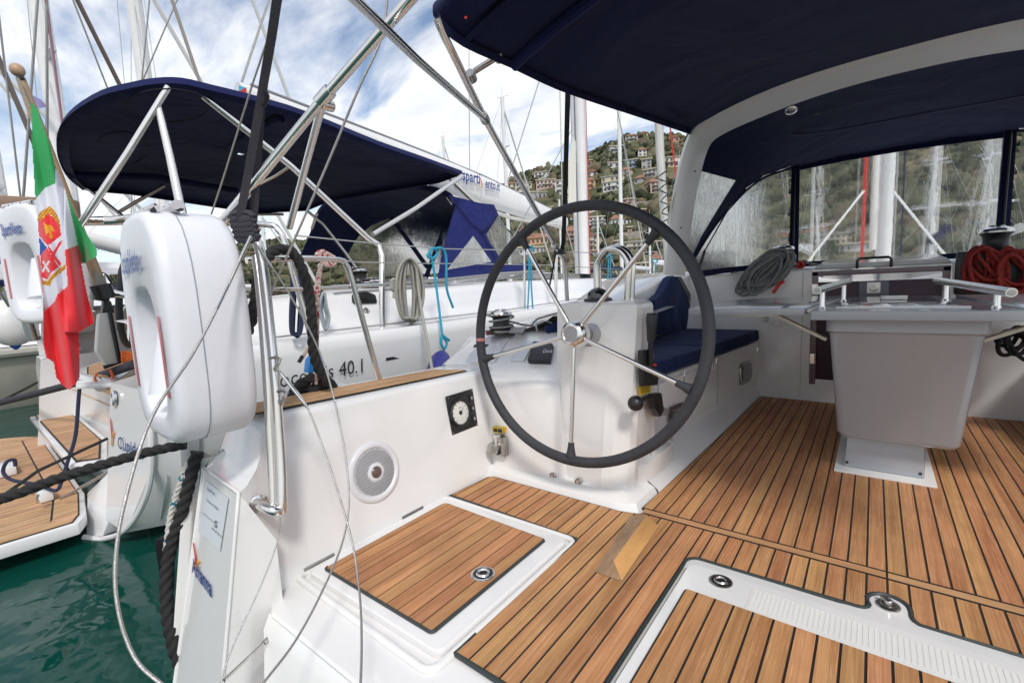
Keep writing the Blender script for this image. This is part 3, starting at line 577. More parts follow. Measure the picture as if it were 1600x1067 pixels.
b = B(); b.prism([P(996, 547, x=-.822), P(1010, 545, x=-.822), P(1022, 590, x=-.822), P(1020, 601, x=-.822), P(998, 603, x=-.822)], (.025, 0, 0)); b.put('base_plate', BLK, eng, bevel=.006)
b = B(); b.tube([P(1016, 580, x=-.79), P(1017, 528, x=-.78)], .013, seg=10); b.put('arm', BLK, eng, recalc=False)
b = B(); b.tube([P(1017, 534, x=-.778), P(1018, 515, x=-.776), P(1018, 500, x=-.775), P(1019, 492, x=-.775), P(1019, 489, x=-.775)], lambda t: .017 + .008 * math.sin(t * 2.6), seg=14); b.put('grip', BLK, eng, recalc=False, ang=70)
b = B(); b.lathe([(.006, 0), (.006, .012), (.004, .014)], P(1021, 570, x=-.775), (1, 0, 0), 12); b.put('button', RED, eng)
kk = T('folding_handle', 'black ball-ended folding lever below the throttle', 'lever', P(1010, 628, x=-.82))
b = B(); c = P(993, 630, x=-.80); b.lathe([(.034 * math.sin(R(a)), -.034 * math.cos(R(a))) for a in range(0, 181, 15)], c, (0, 0, 1), 20); b.put('ball', BLK, kk, ang=80)
b = B(); b.tube([c, P(1008, 622, x=-.80), P(1018, 618, x=-.80)], .010, seg=10); b.prism([P(1012, 615, x=-.81), P(1024, 613, x=-.81), P(1028, 640, x=-.81), P(1022, 650, x=-.81), P(1014, 638, x=-.81)], (.03, 0, 0)); b.put('bracket', BLK, kk)
b = B(); b.prism([P(1018, 628, x=-.826), P(1030, 632, x=-.826), P(1042, 640, x=-.826), P(1042, 648, x=-.826), P(1022, 650, x=-.826), P(1014, 640, x=-.826)], (.012, 0, 0)); b.put('pocket', GEL2, kk, bevel=.003)
st = T('warning_sticker', 'small yellow warning sticker under the throttle', 'sticker', P(1008, 609, x=-.82))
B().prism([P(998, 605, x=-.826), P(1016, 601, x=-.826), P(1017, 612, x=-.826), P(999, 618, x=-.826)], (.0015, 0, 0)).put('sheet', YEL, st)
for k in range(3): B().prism([P(1002, 607 + k * 3, x=-.8235), P(1014, 604 + k * 3, x=-.8235), P(1014, 605 + k * 3, x=-.8235), P(1002, 608 + k * 3, x=-.8235)], (.0008, 0, 0)).put('print_line', INKK, st)
st = T('notice_plate', 'dark notice plate with printed lines low on the port seat front', 'notice plate', P(1057, 645, x=-.9))
xs = -.872; B().prism([P(1048, 636, x=xs), P(1068, 627, x=xs), P(1068, 650, x=xs), P(1049, 666, x=xs)], (.002, 0, 0)).put('plate', pm('dark_plate', (.10, .09, .09), .4), st)
B().prism([P(1050, 678, x=xs), P(1070, 660, x=xs), P(1070, 676, x=xs), P(1051, 694, x=xs)], (.002, 0, 0)).put('label', PAPER, st)
for k in range(4): B().prism([P(1052, 642 + k * 5, x=xs + .004), P(1065, 635 + k * 5 - k * .6, x=xs + .004), P(1065, 637 + k * 5 - k * .6, x=xs + .004), P(1052, 644 + k * 5, x=xs + .004)], (.0008, 0, 0)).put('print_line', GEL2, st)
# service hatch edge line on the tower side
# socket with lift cover, sticker, bolts
sk = T('shore_power_socket', 'metal capped shore power socket on the console face', 'power socket', P(778, 697, y=1.80))
ys = 1.826
b = B(); b.prism([P(768, 680, y=ys), P(786, 684, y=ys), P(789, 714, y=ys), P(773, 711, y=ys)], (0, .035, 0)); b.put('back_plate', STEELD, sk, bevel=.003)
b = B(); b.lathe([(.030, -.01), (.034, .004), (.034, .018), (.030, .024), (.012, .026), (.010, .030), (.002, .031)], P(772, 700, y=ys - .004), (.25, -1, .15), 26); b.put('cap', STEELD, sk, ang=30)
b = B(); b.box(P(776, 682, y=ys - .012), (.032, .024, .022)); b.box(P(775, 690, y=ys - .032), (.014, .008, .045)); b.put('hinge_clip', STEEL, sk, bevel=.003)
b = B(); b.lathe([(.034, -.012), (.036, -.002), (.034, .004)], P(777, 700, y=ys), (.25, -1, .15), 20); b.put('gasket', BLK, sk)
st = T('socket_sticker', 'tiny yellow and black sticker above the shore power socket', 'sticker', P(777, 672, y=1.86))
B().prism([P(769, 667, y=1.845), P(786, 669, y=1.845), P(786, 677, y=1.845), P(769, 675, y=1.845)], (0, .03, 0)).put('sheet', YEL, st)
for u in (0, 7): B().prism([P(771 + u, 669 + u * .1, y=1.8445), P(777 + u, 670 + u * .1, y=1.8445), P(777 + u, 675 + u * .1, y=1.8445), P(771 + u, 674 + u * .1, y=1.8445)], (0, -.0008, 0)).put('print_block', INKK, st)
for (px, py), w in (((864, 743), 'left'), ((904, 752), 'right')):
    t = T('drain_plug', f'round steel plug low on the console face, {w} one of two', 'plug', P(px, py, y=1.86), 'plugs at the console foot')
    B().lathe([(.018, -.01), (.018, .006), (.015, .010), (.011, .010), (.010, .006)], P(px, py, y=1.872), (0, -1, .08), 20).put('flange', STEELD, t, ang=40)
    B().lathe([(.0075, .004), (.0075, .011), (.004, .012)], P(px, py, y=1.872), (0, -1, .08), 14).put('centre_screw', STEEL, t)
# shelf items: three lids, black radio handset box
def slab(name, px, z, th, mat, label, cat, par=None, bev=.004):
    t = T(name, label, cat, P(*px[0], z=z)) if par is None else par
    o = B().prism([P(a, c, z=z) for a, c in px], (0, 0, th)).put('lid', mat, t, bevel=bev); return t
CO = pm('light_grey_lid', (.66, .67, .70), .3, coat=.3)
t = B().prism([SP(a, c) for a, c in [(705, 569), (773, 568), (797, 529), (735, 528)]], SN * .014).put('locker_lid', CO, Y, bevel=.004)
for u in (0, 12): B().prism([SP(739 + u, 543, .0185), SP(748 + u, 542, .0185), SP(752 + u, 538, .0185), SP(742 + u, 538, .0185)], SN * .001).put('emblem', INKK, t)
B().lathe([(.022, 0), (.02, .006), (.01, .008)], SP(779, 538, .0165), SN, 20).put('knob', CO, t)
B().prism([SP(a, c) for a, c in [(798, 565), (819, 566), (836, 535), (816, 534)]], SN * .012).put('small_lid', CO, Y, bevel=.004)
t = T('radio_unit', 'black radio unit with lettering lying beside the helm console', 'radio', P(843, 560, z=.51))
B().prism([SP(826, 569), SP(861, 570), SP(866, 543), SP(836, 539)], SN * .032).put('housing', BLK, t, bevel=.007)
text('lettering', 'Quick', SP(847, 551, .040), (SP(862, 551.5, .04) - SP(847, 551, .04)) / 2.4, (SP(849, 544, .04) - SP(847, 551, .04)) / .9, pm('white_print', (.7, .7, .7), .5), t, shear=.3)
b = B(); b.tube([P(839, 517, x=-1.62), P(838, 506, x=-1.62), P(850, 501, x=-1.6), P(862, 505, x=-1.55), P(866, 510, x=-1.55)], .006, seg=8, sm=3); tag(b.put('fold_cleat', STEEL, None, recalc=False), 'small bent stainless handle behind the radio unit', 'handle')
t = T('seat_cushion', 'sliver of navy cushion seen between port winch and helm console', 'cushion', P(865, 520, z=.66))
B().prism([P(852, 512, x=-1.56), P(875, 500, x=-1.50), P(875, 528, x=-1.50), P(858, 528, x=-1.54)], (-.05, .05, 0)).put('pad', CUSH, t, bevel=.01)
def winch(name, label, base, r, h, parts=True):
    t = T(name, label, 'winch', base)
    B().lathe([(r * 1.25, 0), (r * 1.22, h * .10), (r * 1.05, h * .2), (r * .98, h * .24)], base, (0, 0, 1), 28).put('base', BLK, t)
    B().lathe([(r * .98, h * .22), (r * .80, h * .34), (r * .74, h * .5), (r * .78, h * .68), (r * .98, h * .80)], base, (0, 0, 1), 28).put('drum', BLK, t, ang=60)
    B().lathe([(r * .98, h * .80), (r * 1.0, h * .86), (r * .92, h * .93), (r * .55, h), (r * .5, h * .97), (r * .2, h * .97)], base, (0, 0, 1), 28).put('cap', STEEL, t, ang=35)
    b = B(); b.tube([V(*base) + V(r * .4 * math.cos(a), r * .4 * math.sin(a), h * 1.0) for a in [i * .4 for i in range(12)]], r * .12, seg=6); b.put('self_tailer', STEELD, t)
    return t
w0 = P(784, 521, x=-1.85); winch('sheet_winch', 'port primary winch with grey line wound round it, left of helm', w0, .070, .145)
b = B(); r0 = .072
pts = []
for i in range(40):
    a = i * .42; z = .032 + .0026 * i * .35; rr = r0 * (1.02 if i < 30 else 1.02 + (i - 30) * .05); pts.append(w0 + V(rr * math.cos(a), rr * math.sin(a), z if i < 22 else z + .04 * (i - 22) / 18 + .02))
pts += [w0 + V(.09, .09, .05), w0 + V(.06, .25, .03), P(840, 498, x=-1.75), P(880, 487, x=-1.75)]
b.tube(pts, .0068, seg=8, sm=2); tag(b.put('sheet_line', GROPE, None, recalc=False, ang=70), 'grey line turned round the port winch and led forward', 'rope')
b = B(); b.tube([w0 + V(-.06, -.02, .02), w0 + V(.02, -.08, .018), w0 + V(.08, -.02, .016), w0 + V(.10, .20, .02), P(876, 494, x=-1.62)], .0055, seg=7, sm=4); b.put('tail_line', GROPE2, tag(T('tail_line_run', 'thinner pale line led along the port shelf to winch foot', 'rope', w0)), recalc=False)
B().prism([P(795, 521, x=-1.72), P(800, 514, x=-1.76), P(823, 512, x=-1.72), P(817, 521, x=-1.66)], (0, 0, .008)).put('drain_cover', pm('grey_vent', (.25, .25, .24), .5), Y)
B().prism([P(758, 518, x=-1.92), P(806, 512, x=-1.86), P(808, 516, x=-1.80), P(760, 524, x=-1.86)], (0, 0, .006)).put('winch_pad', pm('dark_red_pad', (.13, .015, .02), .5), Y)
# ------------------------------------------------------------------ speaker and engine panel on the coaming wall
sn = V(.985, 0, .174).normalized(); sc0 = P(584, 737, x=-1.652)
spk = T('loudspeaker', 'round white marine loudspeaker with perforated grille in the coaming wall', 'loudspeaker', sc0)
B().lathe([(.128, -.01), (.128, .006), (.122, .014), (.108, .018), (.100, .013), (.099, .008)], sc0, sn, 48).put('trim_ring', pm('speaker_white', (.74, .75, .77), .35, coat=.3), spk, ang=50)
B().lathe([(.100, .004), (.099, .010), (.06, .014), (.034, .015)], sc0, sn, 40).put('grille', pm('grille_white', (.66, .67, .69), .4), spk, ang=60)
su = sn.cross(V(0, 1, 0)).normalized(); sv = sn.cross(su)
hb = B(); n_h = 0
for i in range(-16, 17):
    for j in range(-18, 19):
        x = (i + .5 * (j % 2)) * .0062; y = j * .0054; r = math.hypot(x, y)
        if .040 < r < .095:
            c = sc0 + su * x + sv * y + sn * (.0155 - .0000 - .11 * max(0, r - .06) ** 1 * .9 + .0005); k = .0022
            hb.add([c + (su * math.cos(a) + sv * math.sin(a)) * k for a in [q * math.pi / 3 for q in range(6)]], [(0, 1, 2, 3, 4, 5)])
tag(hb.put('grille_holes', pm('hole_dark', (.10, .10, .11), .8), spk, recalc=False), kind='stuff')
B().lathe([(.036, .008), (.036, .018), (.029, .020)], sc0, sn, 28).put('tweeter_ring', pm('tw', (.76, .76, .78), .35), spk)
B().lathe([(.026, .018), (.024, .023), (.012, .027), (.001, .028)], sc0, sn, 24).put('tweeter_dome', pm('dome_brown', (.13, .09, .075), .3, coat=.5), spk, ang=70)
bq = sc0 - V(0, 0, .112) + sn * .017; B().prism([bq + V(0, a, c) for a, c in ((-.018, -.006), (.018, -.006), (.018, .006), (-.018, .006))], sn * .004).put('badge', BLK, spk)
text('badge_lettering', 'AUDIO', bq + V(.0, -.015, -.003) + sn * .0045, V(0, .0085, 0), V(-.0015, 0, .0085), pm('white_print2', (.7, .7, .7), .5), spk) if False else None
ep = T('engine_panel', 'black square engine instrument panel with round white gauge', 'instrument panel', P(720, 643, x=-1.67))
ex = -1.668
def eq(u, v, off=0):   # u forward, v up, centred on the panel
    c = P(721, 643, x=-1.672); return c + V(-.12 * v, u, v) + sn * off
B().prism([eq(-.098, -.10, 0), eq(.098, -.10, 0), eq(.098, .10, 0), eq(-.098, .10, 0)], sn * .010).put('plate', BLK, ep, bevel=.004)
gc = eq(-.025, 0, .010)
B().lathe([(.071, 0), (.072, .012), (.066, .016), (.060, .014), (.059, .006)], gc, sn, 36, cap=False).put('gauge_ring', BLK, ep, ang=40)
GA = B().lathe([(.059, .008), (.058, .0085)], gc, sn, 36).put('gauge_dial', pm('dial_white', (.74, .74, .68), .35), ep)
b = B()
for k in range(11):
    a = R(225 - k * 27); d = V(0, math.cos(a), math.sin(a)); d = (d - sn * d.dot(sn)).normalized(); w = sn.cross(d); p = gc + sn * .0090
    b.add([p + d * .046 - w * .0016, p + d * .055 - w * .0016, p + d * .055 + w * .0016, p + d * .046 + w * .0016], [(0, 1, 2, 3)])
b.put('tick_marks', INKK, GA, recalc=False)
B().prism([gc + V(0, a, c) + sn * (.0092 + c * .12 * 0) for a, c in ((-.030, -.046), (.024, -.046), (.028, -.014), (-.032, -.014))], sn * .001).put('lcd', pm('lcd_grey', (.16, .17, .16), .3), GA)
B().lathe([(.011, .009), (.010, .012), (.003, .013)], gc, sn, 16).put('needle_hub', BLK, GA)
d = V(0, .6, .5).normalized(); d = (d - sn * d.dot(sn)).normalized(); w = sn.cross(d); B().prism([gc + sn * .010 - w * .0015, gc + sn * .010 + d * .04, gc + sn * .010 + w * .0015], sn * .001).put('needle', INKK, GA)
text('gauge_marks', 'rpm', gc + sn * .0092 + V(0, -.012, .026), V(0, .013, 0), V(0, 0, .013), INKK, GA)
for k, vv in enumerate((.055, .0, -.055)):
    B().prism([eq(.060, vv - .020, .010), eq(.085, vv - .020, .010), eq(.085, vv + .020, .010), eq(.060, vv + .020, .010)], sn * (.006)).put('rocker_switch', pm('rubber_btn', (.03, .03, .032), .6), ep, bevel=.002)
    B().prism([eq(.069, vv - .006, .017), eq(.077, vv - .006, .017), eq(.077, vv + .006, .017), eq(.069, vv + .006, .017)], sn * (.0006)).put('switch_mark', pm('mark_white', (.5, .5, .5), .5), ep)
for u in (-.088, .088):
    for v in (-.09, .09): B().lathe([(.004, 0), (.0035, .003)], eq(u, v, .010), sn, 8).put('screw', STEELD, ep)
# ------------------------------------------------------------------ wooden wedge on the sole
wd = T('wooden_wedge', 'rough offcut of timber with angled face lying loose on the teak sole', 'wood block', P(970, 860, z=0))
WOODO = pm('fresh_orange_wood', (.70, .37, .13), .65, var=.35, vs=9, stretch=(1, .35, 1), bump=.3, bs=60); WOODG = pm('weathered_wood', (.46, .29, .165), .75, var=.5, vs=10, stretch=(1.5, .4, 1), bump=.5, bs=70)
g0, g1, g2, g3 = P(928, 893, z=.002), P(972, 908, z=.002), P(1030, 822, z=.002), P(985, 805, z=.002)
h0, h2 = P(958, 874, z=.022), P(1010, 803, z=.022)
b = B(); b.add([g0, g1, g2, g3, h0 + V(.0, -.0, 0), h2], [(0, 1, 4), (1, 2, 5, 4), (2, 3, 5), (3, 0, 4, 5), (0, 3, 2, 1)])
me = b.mesh(bevel=.003); me.materials.append(WOODG); me.materials.append(WOODO)
wbl = link('block', me, None, wd)
for f in me.polygons:
    if f.normal.x > .3 and f.area > 1e-3: f.material_index = 1
for a, c in ((.2, .3), (.45, .35), (.62, .4), (.7, .32), (.86, .5)):
    p = g0.lerp(g3, a).lerp(h0.lerp(h2, a), c) ; B().tube([p + V(-.004, -.004, .001), p + V(.006, .005, .002)], .002, seg=5).put('nail_hole', BLK, wd)
# ------------------------------------------------------------------ cockpit table
TB = T('cockpit_table', 'grey fibreglass cockpit table with tapered pedestal, folding leaves and steel rails', 'table', (.09, 3, 0))
b = B(); b.prism([V(-.125, 2.735, 0), V(.262, 2.735, 0), V(.262, 3.55, 0), V(-.125, 3.55, 0)], (0, 0, .012)); b.put('base_plate', GEL, TB, bevel=.005)
b = B(); b.hexa([V(-.088, 2.80, .012), V(.222, 2.80, .012), V(.222, 3.50, .012), V(-.088, 3.50, .012)], [V(-.075, 2.83, .24), V(.215, 2.83, .24), V(.215, 3.48, .24), V(-.075, 3.48, .24)]); fo = b.put('pedestal_foot', GEL2, TB, bevel=.01)
for x in (-.075, .205): B().lathe([(.007, 0), (.006, .004)], V(x, 2.803, .035), (0, -1, 0), 10).put('screw', BLK, fo)
bl, br = P(1307, 682, y=2.74), P(1503, 703, y=2.74); tl, trr = P(1291, 503, y=2.66), P(1552, 505, y=2.66)
zb = .188; xl, xr = bl.x, br.x
def bx4(x0, x1, y0, y1, z): return [V(x0, y0, z), V(x1, y0, z), V(x1, y1, z), V(x0, y1, z)]
def rbx(x0, x1, y0, y1, z, r=.035):
    return [V(x, y, z) for x, y in rc(x0 + r, y0 + r, r, 180, 270, 4) + rc(x1 - r, y0 + r, r, 270, 360, 4) + rc(x1 - r, y1 - r, r, 0, 90, 4) + rc(x0 + r, y1 - r, r, 90, 180, 4)]
b = B(); b.loft([rbx(xl + .03, xr - .03, 2.77, 3.62, zb - .012), rbx(xl + .012, xr - .012, 2.752, 3.64, zb - .004), rbx(xl, xr, 2.74, 3.65, zb + .015), rbx(tl.x + .012, trr.x - .012, 2.675, 3.7, .70), rbx(tl.x + .008, trr.x - .008, 2.67, 3.7, .705), rbx(tl.x - .002, trr.x + .002, 2.655, 3.71, .712), rbx(tl.x - .002, trr.x + .002, 2.655, 3.71, .765)])
b.put('table_box', GEL2, TB, ang=40)
sl0, sr0 = P(1266, 490, y=2.58), P(1602, 500, y=2.58)
def slabp(d, z): return [V(sl0.x + d, 2.58 + d, z), V(sr0.x + .01 - d, 2.58 + d, z), V(.315 - d, 3.87 - d, z), V(-.135 + d, 3.87 - d, z)]
b = B(); b.hexa(slabp(0, .770), slabp(0, .814)); b.put('tabletop', GEL2, TB, bevel=.007, bseg=3)
b = B(); b.prism([V(-.135, 2.72, .8145), V(.32, 2.72, .8145), V(.245, 3.66, .8145), V(-.065, 3.66, .8145)], (0, 0, .006)); ld = b.put('icebox_lid', pm('lid_grey', (.60, .60, .62), .12, coat=1), TB, bevel=.003)
b = B(); b.prism([V(-.14, 2.700, .8145), V(.325, 2.700, .8145), V(.325, 2.715, .8145), V(-.14, 2.715, .8145)], (0, 0, .010)); b.put('lid_edge', GEL, ld, bevel=.003)
for x in (-.0, .19): b = B(); b.box((x, 2.92, .822), (.05, .07, .002)); b.put('recessed_latch', pm('latch_grey', (.22, .22, .23), .4), ld)
b = B(); b.prism([V(x, y, .8205) for x, y in rc(.05, 3.35, .02, 90, 270, 4) + rc(.13, 3.35, .02, -90, 90, 4)], (0, 0, .022)); b.put('lid_handle', GEL, ld, bevel=.004)
for p0, p1 in ((V(-.213, 2.66, .905), V(-.122, 3.55, .928)), (V(.424, 2.62, .880), V(.270, 3.45, .916))):
    b = B(); b.tube([p0, p1], .0185, seg=14); rl = b.put('grab_rail', STEEL, TB, recalc=False)
    d_ = (p1 - p0).normalized(); b = B(); b.tube([p0 - d_ * .002, p0 + d_ * .003], .013, seg=12); b.put('tube_bore', STEELD, rl, recalc=False)
    for k in (.14, .82):
        q = p0.lerp(p1, k); b = B(); b.lathe([(.017, 0), (.015, .006), (.0125, .012), (.0125, q.z - .815)], (q.x, q.y, .813), (0, 0, 1), 14); b.put('rail_post', STEEL, rl, ang=50)
# port leaf raised, with its aft corner cut away
lf = [P(1074, 478, z=.812), P(1254, 487, z=.812)]; lfz = .793
la = V(-.245, 2.62, lfz)
leafp = [V(-.795, 2.60, lfz), V(-.255, 2.585, lfz), V(-.170, 3.80, lfz), V(-.45, 3.84, lfz), V(-.78, 3.40, lfz), V(-.82, 2.9, lfz)]
b = B(); b.prism(leafp, (0, 0, .034)); b.put('port_leaf', GEL2, TB, bevel=.006)
b = B(); b.prism([mir(p) + V(.075, 0, 0) for p in leafp], (0, 0, .026)); b.put('starboard_leaf', GEL2, TB, bevel=.006)
b = B(); b.tube([V(-.240, 2.62, .812), V(-.152, 3.8, .812)], .009, seg=10); b.put('leaf_hinge', STEELD, TB, recalc=False)
STB = pm('aged_steel', (.55, .50, .42), .3, metal=.8, var=.2, vs=20)
for s in (0, 1):
    b = B(); p0, p1 = V(-.175, 2.75, .66), V(-.40, 2.75, .782)
    if s: p0, p1 = mir(p0) + V(.03, 0, 0), mir(p1) + V(.06, 0, 0)
    b.tube([p0, p1], .010, seg=4); b.tube([p1, p1 + V(-.25 if not s else .25, 0, .002)], .011, seg=4); b.tube([p0 + V(0, .03, .004), p1 + V(0, .03, .004)], .006, seg=4); b.put('leaf_bracket', STB, TB, recalc=False)
# ------------------------------------------------------------------ cushions
def cushion(name, label, poly, h, mat=CUSH, bev=.02):
    t = T(name, label, 'cushion', poly[0]); B().prism(poly, h).put('pad', mat, t, bevel=bev, bseg=3); return t
for y0, y1, lb in ((2.37, 3.12, 'aft navy seat cushion on the port bench, nearest the console'), (3.13, 4.16, 'forward navy seat cushion on the port bench, by the bulkhead')):
    t = cushion('seat_cushion', lb, [V(seatx(y0) + .008, y0, .466), V(seatx(y1) + .008, y1, .466), V(-1.33, y1, .466), V(-1.33, y0, .466)], (0, 0, .085))
    b = B(); z = .49; e = .012; b.tube([V(seatx(y0) + .012, y0 + .02, z), V(seatx(y1) + .012, y1 - .02, z)], .004, seg=5); b.put('piping', CUSH, t, recalc=False)
bx_ = -1.27
bk = cushion('back_cushion', 'navy backrest cushion with rising top against the port coaming', [P(a, c, x=bx_) for a, c in ((985, 530), (1088, 516), (1096, 505), (1060, 436), (1054, 430), (1048, 434), (1036, 458), (1026, 467), (1008, 471), (985, 473))], (-.07, 0, 0))
b = B(); b.prism([P(1096, 505, x=bx_), P(1104, 505, x=bx_), P(1064, 432, x=bx_), P(1058, 432, x=bx_)], (-.05, 0, 0)); b.put('strap', BLK, bk)
# ------------------------------------------------------------------ bimini
BM = T('bimini_top', 'dark navy canvas bimini stretched over the cockpit, port bow tube visible', 'bimini', (.07, 2.3, 1.8))
edgep = [P(679, 6, x=-1.17), P(683, 26, x=-1.15), P(724, 62, x=-1.13), P(800, 97, x=-1.11), P(870, 131, x=-1.09), P(935, 155, x=-1.07), P(1000, 177, x=-1.04), P(1088, 208, x=-.985)]
rows = []
for i, e in enumerate(edgep):
    row = []; n = 22; cr = .20 - .04 * i / 7
    if i == 0: cr = .10
    for k in range(n + 1):
        s = k / n; q = abs(2 * s - 1); x = e.x + (2 * CL - 2 * e.x) * s
        row.append(V(x, e.y - (.0 if i else .0) + (.05 * (1 - q ** 2) if i == 7 else 0), e.z + cr * (1 - q ** 2.6)))
    rows.append(row)
r2 = [spline([r[k] for r in rows], 3) for k in range(23)]
rows = [[r2[k][j] for k in range(23)] for j in range(len(r2[0]))]
b = B(); b.sheet(rows)
hem = [[p + V(-.004 if k == 0 else .004, 0, 0) for p in rr] for k, rr in ((0, [r[0] for r in rows]), (1, [r[-1] for r in rows]))]
for hrow in hem: b.sheet([hrow, [p + V(0, 0, -.022) for p in hrow], [p + V(.012 if p.x < 0 else -.012, 0, -.028) for p in hrow], [p + V(.022 if p.x < 0 else -.022, 0, -.008) for p in hrow]])
b.sheet([rows[0], [p + V(0, .015, -.06) for p in rows[0]], [p + V(0, .05, -.085) for p in rows[0]], [p + V(0, .07, -.03) for p in rows[0]]])
b.put('canopy', NAVY, BM, ang=50, thick=.003, recalc=False)
# bow sleeve across the canopy, seams, zip, grab strap
for yy, w in ((1.50, .05), (1.22, .018)):
    src = None
    for j in range(len(rows)):
        if rows[j][0].y > yy: src = rows[j]; break
    q = [p + V(0, 0, -.012) for p in src]; b = B(); b.tube(q, w * .5, seg=10); b.put('bow_sleeve', NAVYM if w > .03 else NAVY, BM, recalc=False)
b = B(); b.tube([P(790, 95, z=1.93)] + [V(-.95 + i * .2, 2.0 - .35 * i * .2, 1.945 + .03 * i) for i in range(4)], .006, seg=5); b.put('seam_cord', NAVY, BM, recalc=False)
b = B(); b.tube([P(903, 58, z=1.93), P(960, 110, z=1.93), P(1080, 196, z=1.93)], .005, seg=5); b.put('seam_cord', NAVY, BM, recalc=False)
b = B(); b.box(P(887, 45, z=1.925), (.050, .035, .012), Matrix.Rotation(R(20), 3, 'Z')); b.put('bow_clip', STEEL, BM, bevel=.002)
b = B(); b.box(P(935, 28, z=1.95), (.10, .05, .02), Matrix.Rotation(R(25), 3, 'Z')); b.put('zip_pocket', NAVY, BM, bevel=.004)
b = B(); b.box(P(728, 28, z=1.84), (.008, .004, .006)); b.put('red_tab', RED, BM)
# frame tubes
def ftube(pts, r, par, name='frame_tube', mat=STEEL, sm=4): B().tube(pts, r, seg=14, sm=sm).put(name, mat, par, recalc=False, ang=70)
ftube([P(683, 28, x=-1.14), P(692, 52, x=-1.15), P(712, 92, x=-1.17), P(760, 190, x=-1.27), P(820, 297, x=-1.37), P(872, 392, x=-1.47), P(882, 412, x=-1.49), P(886, 470, x=-1.5)], .0135, BM)
ftube([ahead(P(545, -10, x=-.98), P(650, 92, x=-1.12), .9), P(545, -10, x=-.98), P(650, 92, x=-1.12), P(762, 190, x=-1.26)], .0125, BM, sm=0)
ftube([P(741, 112, x=-1.20), P(781, 87, x=-1.12)], .011, BM, sm=0, mat=STEELD)
for px, py, xx in ((736, 120, -1.21), (757, 185, -1.255), (866, 385, -1.46), (779, 88, -1.12)): B().lathe([(.018, -.018), (.019, -.01), (.019, .01), (.018, .018)], P(px, py, x=xx), P(760, 190, x=-1.27) - P(712, 92, x=-1.17), 14).put('tube_clamp', STEELD, BM)
fa = [ahead(P(648, -8, x=-1.02), P(507, 152, x=-1.38), 1.0), P(507, 152, x=-1.38), P(344, 352, x=-1.75)]
ftube(fa, .0155, BM, sm=0)
ftube([P(505, 158, x=-1.39), P(480, 250, x=-1.60), P(452, 356, x=-1.83)], .0125, BM, sm=0)
B().lathe([(.021, -.03), (.022, -.02), (.022, .02), (.021, .03)], P(507, 152, x=-1.38), fa[0] - fa[2], 16).put('tube_clamp', STEEL, BM)
B().lathe([(.016, -.02), (.018, 0), (.016, .02)], P(511, 165, x=-1.39), (0, 1, 0), 12).put('tube_clamp', STEEL, BM)
# canvas strap from the bimini to the coaming (black) and the one at the backstay
bs = T('webbing_strap', 'long black webbing strap hanging from the bimini to the rail behind the wheel', 'strap', P(880, 400, x=-1.45))
def ribbon(pts, w, parent, name, mat, side=None, th=.003):
    rows = [[], []]
    for i, p in enumerate(pts):
        a = pts[max(0, i - 1)]; c = pts[min(len(pts) - 1, i + 1)]; t = (c - a).normalized(); v = (p - V(0, 0, 1)).normalized(); s = (side or t.cross(v)).normalized() * w / 2
        rows[0].append(p - s); rows[1].append(p + s)
    return B().sheet(rows).put(name, mat, parent, thick=th, recalc=False)
STRAP = pm('black_webbing', (.018, .018, .022), .8, bump=.5, bs=300)
ribbon(spline([P(888, 50, x=-1.03), P(887, 150, x=-1.13), P(884, 260, x=-1.27), P(880, 380, x=-1.44), P(873, 395, x=-1.47)], 3), .024, bs, 'webbing', STRAP)
B().box(P(874, 394, x=-1.47), (.05, .05, .03)).put('buckle', BLK, bs, bevel=.006)
ribbon([P(868, 398, x=-1.47), P(862, 430, x=-1.48), P(858, 450, x=-1.5)], .010, bs, 'strap_tail', STRAP)
# ------------------------------------------------------------------ sprayhood
SH = T('sprayhood', 'navy sprayhood with clear wrinkled windows forward of the mainsheet arch', 'sprayhood', (.07, 4.2, 1.1))
Wl = [P(1084, 404, y=3.72), P(1104, 372, y=3.85), P(1126, 341, y=4.02), P(1165, 298, y=4.38), P(1196, 276, y=4.58), P(1236, 262, y=4.70), P(1310, 245, y=4.80)]
Wl += [V(CL, 4.86, P(1380, 235, y=4.86).z + .0)]
Al = [V(-1.165, 3.47, 1.13), V(-1.13, 3.45, 1.33), V(-1.085, 3.44, 1.52), V(-1.03, 3.43, 1.74), V(-.985, 3.42, 1.86), V(-.90, 3.42, 1.925), V(-.6, 3.42, 2.0), V(CL, 3.42, 2.055)]
Ll = [P(1081, 402, y=3.66), P(1096, 370, y=3.7), P(1117, 335, y=3.78), P(1150, 282, y=3.95), P(1175, 262, y=4.12), P(1225, 240, y=4.25), Al[6].lerp(Wl[6], .5) + V(0, 0, .04), Al[7].lerp(Wl[7], .5) + V(0, 0, .04)]
full = lambda l: l + [mir(p) for p in l[:-1]][::-1]
b = B(); A_, L_, W_ = full(Al), full(Ll), full(Wl); n = len(A_)
b.sheet([L_, W_]); b.sheet([[p for p in A_[3:n - 3]], [p for p in L_[3:n - 3]]]); b.put('hood_canvas', NAVY, SH, thick=.003, recalc=False, ang=80, weld=.0005)
for s in (0, 1):
    a, l = (A_[:4], L_[:4]) if not s else (A_[n - 4:], L_[n - 4:])
    B().sheet([a, l]).put('flap_window', VINF, SH, recalc=False)
